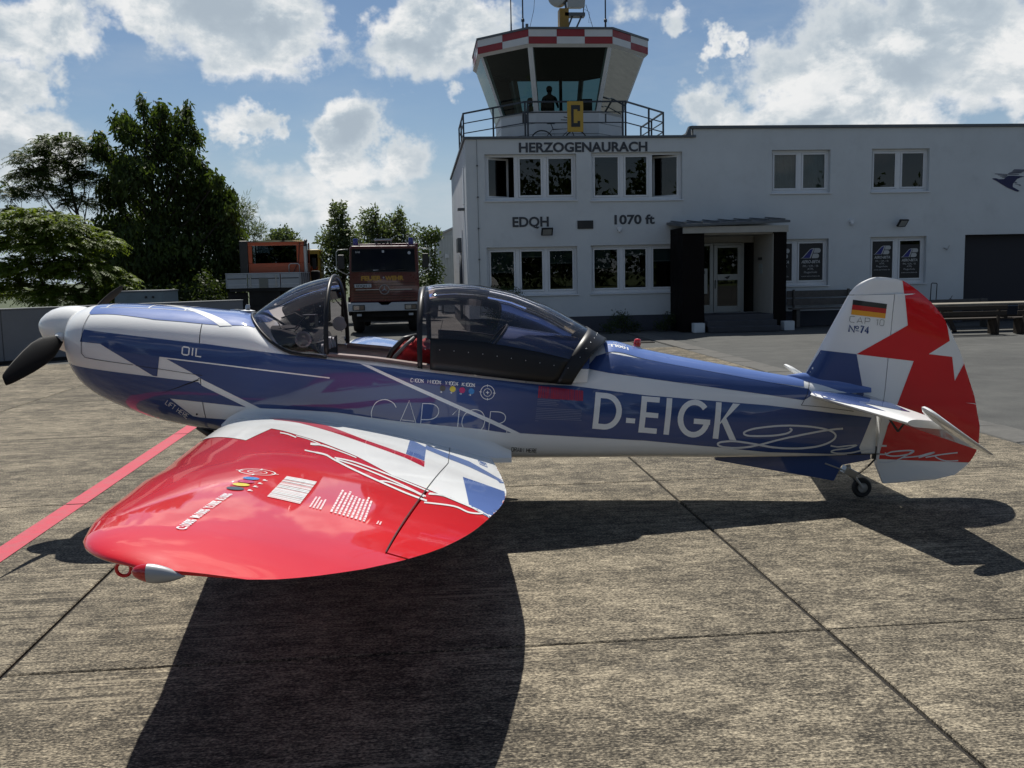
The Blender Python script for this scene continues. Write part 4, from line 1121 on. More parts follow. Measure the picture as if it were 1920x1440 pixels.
    ("fus", 3, "WHITE", "type_lettering", "-3549,868 -3552,874 -3557,872 -3554,865;-3552,874 -3556,884 -3561,881 -3557,872;-3556,884 -3562,895 -3566,891 -3561,881;-3562,895 -3571,904 -3574,899 -3566,891;-3571,904 -3582,912 -3585,907 -3574,899;-3582,912 -3597,920 -3599,914 -3585,907;-3597,920 -3612,926 -3614,920 -3599,914;-3612,926 -3628,929 -3628,923 -3614,920;-3628,929 -3644,928 -3643,923 -3628,923;-3644,928 -3660,925 -3659,920 -3643,923;-3660,925 -3677,919 -3674,914 -3659,920;-3677,919 -3691,911 -3687,906 -3674,914;-3691,911 -3703,898 -3698,895 -3687,906;-3703,898 -3713,882 -3709,880 -3698,895;-3713,882 -3722,865 -3717,863 -3709,880;-3722,865 -3728,849 -3722,847 -3717,863;-3728,849 -3731,833 -3725,832 -3722,847;-3731,833 -3731,816 -3726,817 -3725,832;-3731,816 -3730,800 -3724,801 -3726,817;-3730,800 -3727,786 -3721,787 -3724,801;-3727,786 -3722,773 -3716,775 -3721,787;-3722,773 -3714,761 -3710,764 -3716,775;-3714,761 -3706,750 -3702,754 -3710,764;-3706,750 -3698,741 -3694,745 -3702,754;-3698,741 -3688,733 -3685,738 -3694,745;-3688,733 -3677,726 -3674,731 -3685,738;-3677,726 -3667,720 -3665,725 -3674,731;-3667,720 -3661,716 -3658,721 -3665,725;-3542,727 -3457,911 -3457,917 -3548,729;-3457,911 -3408,712 -3403,713 -3457,917;-3513,775 -3427,763 -3426,768 -3512,780;-3384,712 -3361,892 -3366,893 -3389,712;-3364,888 -3350,887 -3349,893 -3363,893;-3350,887 -3329,887 -3329,892 -3349,893;-3329,887 -3308,885 -3307,891 -3329,892;-3308,885 -3291,882 -3289,887 -3307,891;-3291,882 -3279,876 -3276,881 -3289,887;-3279,876 -3268,868 -3265,873 -3276,881;-3268,868 -3261,860 -3256,863 -3265,873;-3261,860 -3256,850 -3251,852 -3256,863;-3256,850 -3254,839 -3249,839 -3251,852;-3254,839 -3255,826 -3250,825 -3249,839;-3255,826 -3259,814 -3254,811 -3250,825;-3259,814 -3265,803 -3260,800 -3254,811;-3265,803 -3273,795 -3269,790 -3260,800;-3273,795 -3283,788 -3280,783 -3269,790;-3283,788 -3296,783 -3294,777 -3280,783;-3296,783 -3309,779 -3308,773 -3294,777;-3309,779 -3326,777 -3325,771 -3308,773;-3326,777 -3345,777 -3346,771 -3325,771;-3345,777 -3364,778 -3364,772 -3346,771;-3364,778 -3376,779 -3377,773 -3364,772;-3152,802 -3107,850 -3101,851 -3156,806;-3107,850 -3129,670 -3123,669 -3101,851;-3003,833 -2989,833 -2988,838 -3004,839;-2989,833 -2974,830 -2972,835 -2988,838;-2974,830 -2960,824 -2957,829 -2972,835;-2960,824 -2949,816 -2945,821 -2957,829;-2949,816 -2941,806 -2936,809 -2945,821;-2941,806 -2934,793 -2929,795 -2936,809;-2934,793 -2930,779 -2924,780 -2929,795;-2930,779 -2928,764 -2923,764 -2924,780;-2928,764 -2930,748 -2924,747 -2923,764;-2930,748 -2933,731 -2928,729 -2924,747;-2933,731 -2940,714 -2935,712 -2928,729;-2940,714 -2948,701 -2944,697 -2935,712;-2948,701 -2960,690 -2957,685 -2944,697;-2960,690 -2976,682 -2973,676 -2957,685;-2976,682 -2992,675 -2991,670 -2973,676;-2992,675 -3008,673 -3008,667 -2991,670;-3008,673 -3024,674 -3024,668 -3008,667;-3024,674 -3040,678 -3042,672 -3024,668;-3040,678 -3055,685 -3057,680 -3042,672;-3055,685 -3066,693 -3070,689 -3057,680;-3066,693 -3075,704 -3080,701 -3070,689;-3075,704 -3082,717 -3087,715 -3080,701;-3082,717 -3086,732 -3091,731 -3087,715;-3086,732 -3087,746 -3092,746 -3091,731;-3087,746 -3085,761 -3090,762 -3092,746;-3085,761 -3080,777 -3085,779 -3090,762;-3080,777 -3072,792 -3077,795 -3085,779;-3072,792 -3063,805 -3067,809 -3077,795;-3063,805 -3051,815 -3054,820 -3067,809;-3051,815 -3035,824 -3038,829 -3054,820;-3035,824 -3019,830 -3020,835 -3038,829;-3019,830 -3003,833 -3004,839 -3020,835;-2903,646 -2880,820 -2885,821 -2908,647;-2883,816 -2869,815 -2868,820 -2882,821;-2869,815 -2848,813 -2848,819 -2868,820;-2848,813 -2827,811 -2827,817 -2848,819;-2827,811 -2811,807 -2809,813 -2827,817;-2811,807 -2800,802 -2797,807 -2809,813;-2800,802 -2791,796 -2787,800 -2797,807;-2791,796 -2785,789 -2780,792 -2787,800;-2785,789 -2781,781 -2776,783 -2780,792;-2781,781 -2780,773 -2774,773 -2776,783;-2780,773 -2782,763 -2776,761 -2774,773;-2782,763 -2785,753 -2780,751 -2776,761;-2785,753 -2791,746 -2787,742 -2780,751;-2791,746 -2798,741 -2795,736 -2787,742;-2798,741 -2808,737 -2806,731 -2795,736;-2808,737 -2819,734 -2818,728 -2806,731;-2819,734 -2831,733 -2831,727 -2818,728;-2831,733 -2846,733 -2846,727 -2831,727;-2846,733 -2864,735 -2864,729 -2846,727;-2864,735 -2880,737 -2881,731 -2864,729;-2880,737 -2892,739 -2892,733 -2881,731;-2832,727 -2822,722 -2820,728 -2830,732;-2822,722 -2808,716 -2806,721 -2820,728;-2808,716 -2794,707 -2791,712 -2806,721;-2794,707 -2784,699 -2780,703 -2791,712;-2784,699 -2778,689 -2773,692 -2780,703;-2778,689 -2774,678 -2768,680 -2773,692;-2774,678 -2772,668 -2767,667 -2768,680;-2772,668 -2774,659 -2769,656 -2767,667;-2774,659 -2780,653 -2777,648 -2769,656;-2780,653 -2791,647 -2789,641 -2777,648;-2791,647 -2803,642 -2801,636 -2789,641;-2803,642 -2811,638 -2809,633 -2801,636"),
    ("fus", 3, "GREYW", "script_lettering", "-638,586 -634,584 -629,596 -632,597;-634,584 -629,582 -624,593 -629,596;-629,582 -625,579 -617,591 -624,593;-625,579 -624,579 -611,585 -617,591;-624,579 -624,581 -610,576 -611,585;-624,581 -626,579 -614,570 -610,576;-626,579 -630,575 -619,564 -614,570;-630,575 -636,570 -627,559 -619,564;-636,570 -644,566 -637,553 -627,559;-644,566 -654,563 -649,549 -637,553;-654,563 -667,559 -663,546 -649,549;-667,559 -682,557 -679,543 -663,546;-682,557 -700,555 -697,541 -679,543;-700,555 -720,553 -718,539 -697,541;-720,553 -742,552 -741,538 -718,539;-742,552 -769,551 -768,537 -741,538;-769,551 -801,551 -800,537 -768,537;-801,551 -833,552 -832,538 -800,537;-833,552 -864,553 -864,539 -832,538;-864,553 -891,554 -891,540 -864,539;-891,554 -914,556 -914,542 -891,540;-914,556 -934,557 -934,544 -914,542;-934,557 -952,559 -953,546 -934,544;-952,559 -967,562 -969,548 -953,546;-967,562 -978,565 -982,552 -969,548;-978,565 -986,568 -992,556 -982,552;-986,568 -991,572 -1001,562 -992,556;-991,572 -993,574 -1006,569 -1001,562;-993,574 -993,574 -1007,579 -1006,569;-993,574 -992,576 -1002,587 -1007,579;-992,576 -986,580 -993,592 -1002,587;-986,580 -975,585 -981,597 -993,592;-975,585 -961,589 -966,602 -981,597;-961,589 -943,593 -947,607 -966,602;-943,593 -924,597 -927,611 -947,607;-924,597 -901,600 -903,614 -927,611;-901,600 -874,602 -876,616 -903,614;-874,602 -844,605 -846,618 -876,616;-844,605 -814,606 -816,620 -846,618;-814,606 -785,607 -786,621 -816,620;-785,607 -756,608 -757,622 -786,621;-756,608 -727,608 -728,622 -757,622;-727,608 -697,608 -698,622 -728,622;-697,608 -667,607 -667,621 -698,622;-667,607 -635,606 -635,620 -667,621;-635,606 -601,603 -601,617 -635,620;-601,603 -566,600 -565,614 -601,617;-566,600 -530,596 -529,610 -565,614;-530,596 -495,592 -494,606 -529,610;-495,592 -462,587 -461,601 -494,606;-462,587 -431,582 -429,595 -461,601;-431,582 -400,576 -398,589 -429,595;-400,576 -371,569 -369,583 -398,589;-371,569 -345,562 -342,576 -369,583;-345,562 -323,555 -319,568 -342,576;-323,555 -305,548 -299,560 -319,568;-305,548 -289,540 -282,552 -299,560;-289,540 -277,532 -268,543 -282,552;-277,532 -269,525 -258,533 -268,543;-269,525 -265,519 -251,523 -258,533;-265,519 -263,512 -248,511 -251,523;-263,512 -265,506 -250,500 -248,511;-265,506 -269,498 -256,489 -250,500;-269,498 -277,490 -266,479 -256,489;-277,490 -288,483 -279,471 -266,479;-288,483 -303,475 -295,462 -279,471;-303,475 -321,467 -314,454 -295,462;-321,467 -343,460 -337,446 -314,454;-343,460 -367,454 -362,440 -337,446;-367,454 -393,448 -389,434 -362,440;-393,448 -423,444 -419,430 -389,434;-423,444 -456,442 -453,427 -419,430;-456,442 -491,440 -489,425 -453,427;-491,440 -528,439 -526,424 -489,425;-528,439 -565,440 -563,425 -526,424;-565,440 -603,442 -601,427 -563,425;-603,442 -642,445 -641,430 -601,427;-642,445 -682,449 -681,434 -641,430;-682,449 -721,454 -721,440 -681,434;-721,454 -759,460 -759,445 -721,440;-759,460 -795,467 -796,452 -759,445;-795,467 -830,475 -832,461 -796,452;-830,475 -865,483 -867,469 -832,461;-865,483 -898,492 -900,478 -867,469;-898,492 -931,499 -933,485 -900,478;-931,499 -963,506 -964,492 -933,485;-963,506 -994,512 -996,498 -964,492;-994,512 -1024,518 -1026,504 -996,498;-1024,518 -1053,523 -1054,509 -1026,504;-1053,523 -1080,526 -1080,512 -1054,509;-1080,526 -1105,528 -1104,514 -1080,512;-1105,528 -1130,528 -1128,514 -1104,514;-1130,528 -1152,527 -1150,513 -1128,514;-1152,527 -1171,526 -1168,512 -1150,513;-1171,526 -1186,524 -1182,510 -1168,512;-1186,524 -1197,520 -1191,507 -1182,510;-1197,520 -1205,516 -1195,505 -1191,507;-1205,516 -1210,509 -1196,503 -1195,505;-1210,509 -1209,500 -1196,503 -1196,503;-1209,500 -1204,492 -1195,502 -1196,503;-1204,492 -1197,487 -1190,498 -1195,502;-1197,487 -1187,481 -1182,494 -1190,498;-1187,481 -1174,476 -1171,490 -1182,494;-1174,476 -1158,471 -1157,485 -1171,490;-1158,471 -1140,468 -1140,482 -1157,485;-1140,468 -1119,464 -1119,479 -1140,482;-1119,464 -1094,462 -1095,476 -1119,479;-1094,462 -1067,460 -1068,474 -1095,476;-1067,460 -1040,458 -1041,473 -1068,474;-1040,458 -1013,458 -1015,473 -1041,473;-1013,458 -989,459 -992,473 -1015,473;-989,459 -966,460 -969,475 -992,473;-966,460 -943,462 -947,477 -969,475;-943,462 -917,466 -921,480 -947,477;-917,466 -887,470 -891,484 -921,480;-887,470 -851,476 -855,490 -891,484;-851,476 -810,484 -815,498 -855,490;-810,484 -767,493 -771,507 -815,498;-767,493 -722,502 -725,515 -771,507;-722,502 -675,510 -678,523 -725,515;-675,510 -624,517 -628,531 -678,523;-624,517 -569,524 -572,538 -628,531;-569,524 -513,532 -516,546 -572,538;-513,532 -461,538 -464,552 -516,546;-461,538 -416,544 -418,558 -464,552;-416,544 -379,548 -382,562 -418,558;-379,548 -348,551 -351,565 -382,562;-348,551 -322,553 -324,567 -351,565;-322,553 -298,555 -300,569 -324,567;-298,555 -275,556 -278,570 -300,569;-275,556 -254,557 -256,571 -278,570;-254,557 -235,557 -237,571 -256,571;-235,557 -218,557 -220,571 -237,571;-218,557 -205,557 -206,571 -220,571;-205,557 -195,557 -196,571 -206,571;-295,432 -283,429 -282,440 -294,443;-283,429 -266,425 -265,436 -282,440;-266,425 -246,421 -246,432 -265,436;-246,421 -226,419 -227,430 -246,432;-226,419 -206,419 -208,430 -227,430;-206,419 -185,419 -187,431 -208,430;-185,419 -164,421 -166,432 -187,431;-164,421 -144,422 -146,433 -166,432;-144,422 -122,422 -123,433 -146,433;-122,422 -98,422 -99,433 -123,433;-98,422 -79,422 -80,433 -99,433;-79,422 -78,426 -66,426 -80,433;-78,426 -81,428 -76,417 -66,426;-81,428 -98,423 -94,412 -76,417;-98,423 -121,417 -117,406 -94,412;-121,417 -145,413 -141,402 -117,406;-145,413 -171,411 -168,400 -141,402;-171,411 -201,411 -198,399 -168,400;-201,411 -230,410 -227,398 -198,399;-230,410 -253,408 -249,397 -227,398;-253,408 -269,405 -264,394 -249,397;-269,405 -281,402 -275,391 -264,394;-281,402 -289,397 -279,389 -275,391;-289,397 -289,386 -280,392 -279,389;-289,386 -279,379 -277,390 -280,392;-279,379 -265,374 -265,386 -277,390;-265,374 -247,369 -248,381 -265,386;-247,369 -226,365 -229,378 -248,381;-226,365 -201,363 -204,376 -229,378;-201,363 -170,362 -174,374 -204,376;-170,362 -140,362 -144,374 -174,374;-140,362 -113,362 -117,374 -144,374;-113,362 -92,364 -96,376 -117,374;-92,364 -74,367 -79,379 -96,376;-74,367 -57,371 -61,382 -79,379;-57,371 -39,373 -42,385 -61,382;-39,373 -16,375 -19,386 -42,385;-16,375 9,376 6,388 -19,386;9,376 32,377 30,389 6,388;32,377 51,378 49,390 30,389;51,378 63,379 61,390 49,390;63,379 70,379 68,390 61,390;70,379 74,379 73,390 68,390;74,379 78,379 76,390 73,390"),
    ("fin", 3, "GREYW", "script_lettering", "127,404 174,401 174,415 127,419;103,340 113,340 114,351 104,351;113,340 131,338 132,349 114,351;131,338 152,337 151,348 132,349;152,337 170,337 168,348 151,348;170,337 183,341 179,351 168,348;183,341 193,346 188,356 179,351;193,346 204,351 200,361 188,356;204,351 220,355 217,366 200,361;220,355 246,357 244,368 217,366;246,357 278,359 277,371 244,368;278,359 311,361 310,372 277,371;311,361 337,361 337,372 310,372;337,361 358,361 357,372 337,372;358,361 374,360 375,371 357,372;374,360 386,359 388,369 375,371;386,359 388,358 397,364 388,369;388,358 387,360 396,353 397,364;387,360 380,355 387,346 396,353;380,355 369,349 374,339 387,346;369,349 353,344 357,333 374,339;353,344 332,340 335,329 357,333;332,340 306,335 308,324 335,329;306,335 278,332 280,321 308,324;278,332 254,331 255,320 280,321;254,331 232,331 232,320 255,320;232,331 210,334 210,323 232,320;210,334 192,337 190,327 210,323;192,337 179,341 176,331 190,327;179,341 174,344 166,338 176,331;174,344 173,348 162,347 166,338;173,348 174,353 163,354 162,347;174,353 173,357 162,358 163,354;386,363 375,358 381,349 391,354;375,358 361,350 367,341 381,349;361,350 345,340 350,331 367,341;345,340 328,331 333,322 350,331;328,331 310,322 316,313 333,322;310,322 292,312 297,303 316,313;292,312 273,303 278,294 297,303;273,303 254,296 258,286 278,294;254,296 233,290 236,280 258,286;233,290 211,286 214,276 236,280;211,286 190,283 192,273 214,276;190,283 171,282 172,271 192,273;171,282 155,282 156,272 172,271;155,282 141,284 141,274 156,272;141,284 130,286 129,276 141,274;130,286 121,288 120,277 129,276;298,306 324,307 322,317 297,316;324,307 361,309 359,319 322,317;361,309 401,311 399,321 359,319;401,311 434,314 432,324 399,321;434,314 458,319 455,329 432,324;458,319 477,324 474,334 455,329;477,324 494,329 491,339 474,334;494,329 510,333 507,343 491,339;510,333 526,336 524,346 507,343;526,336 543,339 541,349 524,346;543,339 555,340 554,351 541,349;555,340 555,348 563,342 554,351;555,348 550,347 554,337 563,342;550,347 535,342 539,332 554,337;535,342 516,336 520,326 539,332;516,336 498,331 502,321 520,326;498,331 481,325 484,316 502,321;481,325 461,320 465,310 484,316;461,320 444,315 447,305 465,310;444,315 431,312 435,302 447,305;490,302 512,306 510,316 487,312;512,306 545,311 543,321 510,316;545,311 582,317 579,327 543,321;582,317 616,322 614,331 579,327;616,322 651,325 649,335 614,331;651,325 688,328 686,338 649,335;688,328 720,331 719,340 686,338;720,331 743,332 742,342 719,340;558,312 564,308 569,315 563,319;564,308 572,302 577,309 569,315;572,302 582,295 586,303 577,309;582,295 594,289 597,297 586,303;594,289 607,283 610,292 597,297;607,283 621,278 623,287 610,292;621,278 637,273 639,282 623,287;637,273 656,269 656,279 639,282;656,269 680,268 679,277 656,279;680,268 707,268 707,277 679,277;707,268 733,268 732,278 707,277;733,268 751,269 750,278 732,278"),
    ("fus", 3, "SEAM", "panel_line", "-5742,1563 -5760,1483 -5757,1482 -5738,1562;-5760,1483 -5769,1379 -5765,1379 -5757,1482;-5769,1379 -5775,1295 -5771,1296 -5765,1379;-5775,1295 -5748,1264 -5746,1267 -5771,1296;-5748,1264 -5666,1248 -5665,1252 -5746,1267;-5666,1248 -5395,1207 -5394,1210 -5665,1252;-5376,1201 -5207,1174 -5206,1177 -5376,1204;-5207,1174 -4909,1122 -4908,1125 -5206,1177"),
    ("fus", 4, "SEAM", "screw_head", "-5222,997 -4929,1093 -4932,1091 -4937,1091 -4940,1094 -4941,1098 -4940,1102 -4936,1105 -4932,1105 -4928,1102"),
    ("fus", 4, "SEAM", "screw_head", "-4975,842 -4978,838 -4982,835 -4987,835 -4990,838 -4990,842 -4988,847 -4983,850 -4978,850 -4975,847"),
    ("fus", 3, "SEAM", "panel_line", "-445,930 -485,836 -481,834 -441,930;-485,836 -539,760 -535,758 -481,834;-537,758 -373,738 -373,741 -537,761;-373,738 -106,690 -106,694 -373,741"),
    ("fin", 1, "BLUE", "fin_panel", "-474,928 -456,976 -344,1162 -77,1127 -15,806 -262,770 -501,772"),
    ("fin", 1, "RED", "tail_panel", "277,1691 318,1338 -77,1127 370,1063 237,708 179,572 125,367 120,306 854,254 948,328 1042,619 892,1071 858,1088 783,1051 701,901 676,1087 488,1113 654,1211 625,1368 606,1462 617,1502 678,1509 591,1657 466,1720"),
    ("fin", 2, "WHITE", "rudder_tick", "791,728 884,719 884,713"),
    ("fin", 2, "DARK", "flag_black", "-108,1542 152,1504 147,1468 -113,1505"),
    ("fin", 2, "FLAGR", "flag_red", "-113,1505 147,1468 143,1432 -118,1468"),
    ("fin", 2, "GOLD", "flag_gold", "-118,1468 143,1432 139,1395 -123,1431"),
    ("fin", 2, "SEAM", "type_lettering", "-97,1371 -126,1375 -127,1372 -98,1368;-126,1375 -133,1381 -136,1381 -127,1372;-133,1381 -130,1412 -133,1413 -136,1381;-130,1412 -122,1416 -122,1419 -133,1413;-122,1416 -93,1412 -93,1415 -122,1419;-77,1366 -54,1407 -53,1410 -80,1368;-54,1407 -38,1360 -35,1361 -53,1410;-71,1377 -42,1373 -42,1376 -71,1380;-16,1358 -12,1402 -15,1404 -19,1358;-12,1402 15,1397 16,1400 -15,1404;15,1397 21,1392 24,1393 16,1400;21,1392 20,1378 22,1377 24,1393;20,1378 13,1374 13,1371 22,1377;13,1374 -16,1378 -16,1375 13,1371;72,1381 82,1389 85,1389 71,1384;82,1389 78,1345 81,1344 85,1389;104,1340 121,1338 120,1341 104,1343;121,1338 130,1344 127,1345 120,1341;130,1344 133,1377 130,1377 127,1345;133,1377 125,1385 124,1383 130,1377;125,1385 108,1388 108,1385 124,1383;108,1388 99,1381 102,1380 108,1385;99,1381 96,1349 99,1349 102,1380;96,1349 103,1340 105,1342 99,1349"),
    ("fin", 2, "BLUE", "number_lettering", "-132,1299 -135,1342 -134,1355 -145,1300;-135,1342 -98,1288 -97,1301 -134,1355;-98,1288 -87,1343 -100,1344 -97,1301;-68,1331 -69,1327 -63,1324 -62,1330;-69,1327 -71,1324 -68,1319 -63,1324;-71,1324 -75,1323 -75,1317 -68,1319;-75,1323 -79,1324 -82,1319 -75,1317;-79,1324 -82,1327 -87,1324 -82,1319;-82,1327 -83,1331 -89,1331 -87,1324;-83,1331 -82,1335 -87,1338 -89,1331;-82,1335 -79,1337 -82,1343 -87,1338;-79,1337 -75,1338 -75,1344 -82,1343;-75,1338 -72,1337 -69,1342 -75,1344;-72,1337 -69,1334 -63,1337 -69,1342;-69,1334 -68,1331 -62,1330 -63,1337;-88,1304 -63,1301 -62,1306 -87,1309;-48,1334 -31,1338 -19,1338 -47,1346;-31,1338 -51,1291 -40,1286 -19,1338;10,1282 12,1338 3,1330 -3,1284;12,1338 -21,1300 -8,1301 3,1330;-21,1300 12,1291 13,1303 -8,1301"),
    ("wing", 2, "RED", "red_stripe", "-4428,-623 -4369,-553 -4235,-572 -3955,-912 -3666,-1373 -3385,-1689 -3269,-1823 -3254,-2080 -3375,-1867 -3461,-1765 -3661,-1533 -3904,-1220 -4168,-908 -4353,-794"),
    ("wing", 2, "LBLUE", "blue_patch", "-3443,-731 -3314,-1019 -3272,-1801 -3390,-1668"),
    ("wing", 2, "LBLUE", "blue_band", "-3326,-886 -3175,-1065 -3026,-1210 -2820,-1755 -2798,-1904 -3019,-1532 -3162,-1370 -3309,-1144"),
    ("wing", 2, "LBLUE", "blue_trapezoid", "-3043,-2088 -2790,-2226 -2804,-3027 -2885,-3115 -2990,-2930"),
    ("wing", 2, "LBLUE", "box_mark", "-2974,-1020 -2923,-1079 -2920,-1025 -2975,-965;-2923,-1079 -2910,-1232 -2910,-1282 -2920,-1025;-2910,-1232 -2957,-1166 -2959,-1218 -2910,-1282;-2957,-1166 -2974,-1020 -2975,-965 -2959,-1218;-2961,-1113 -2926,-1185 -2923,-1110 -2958,-1036"),
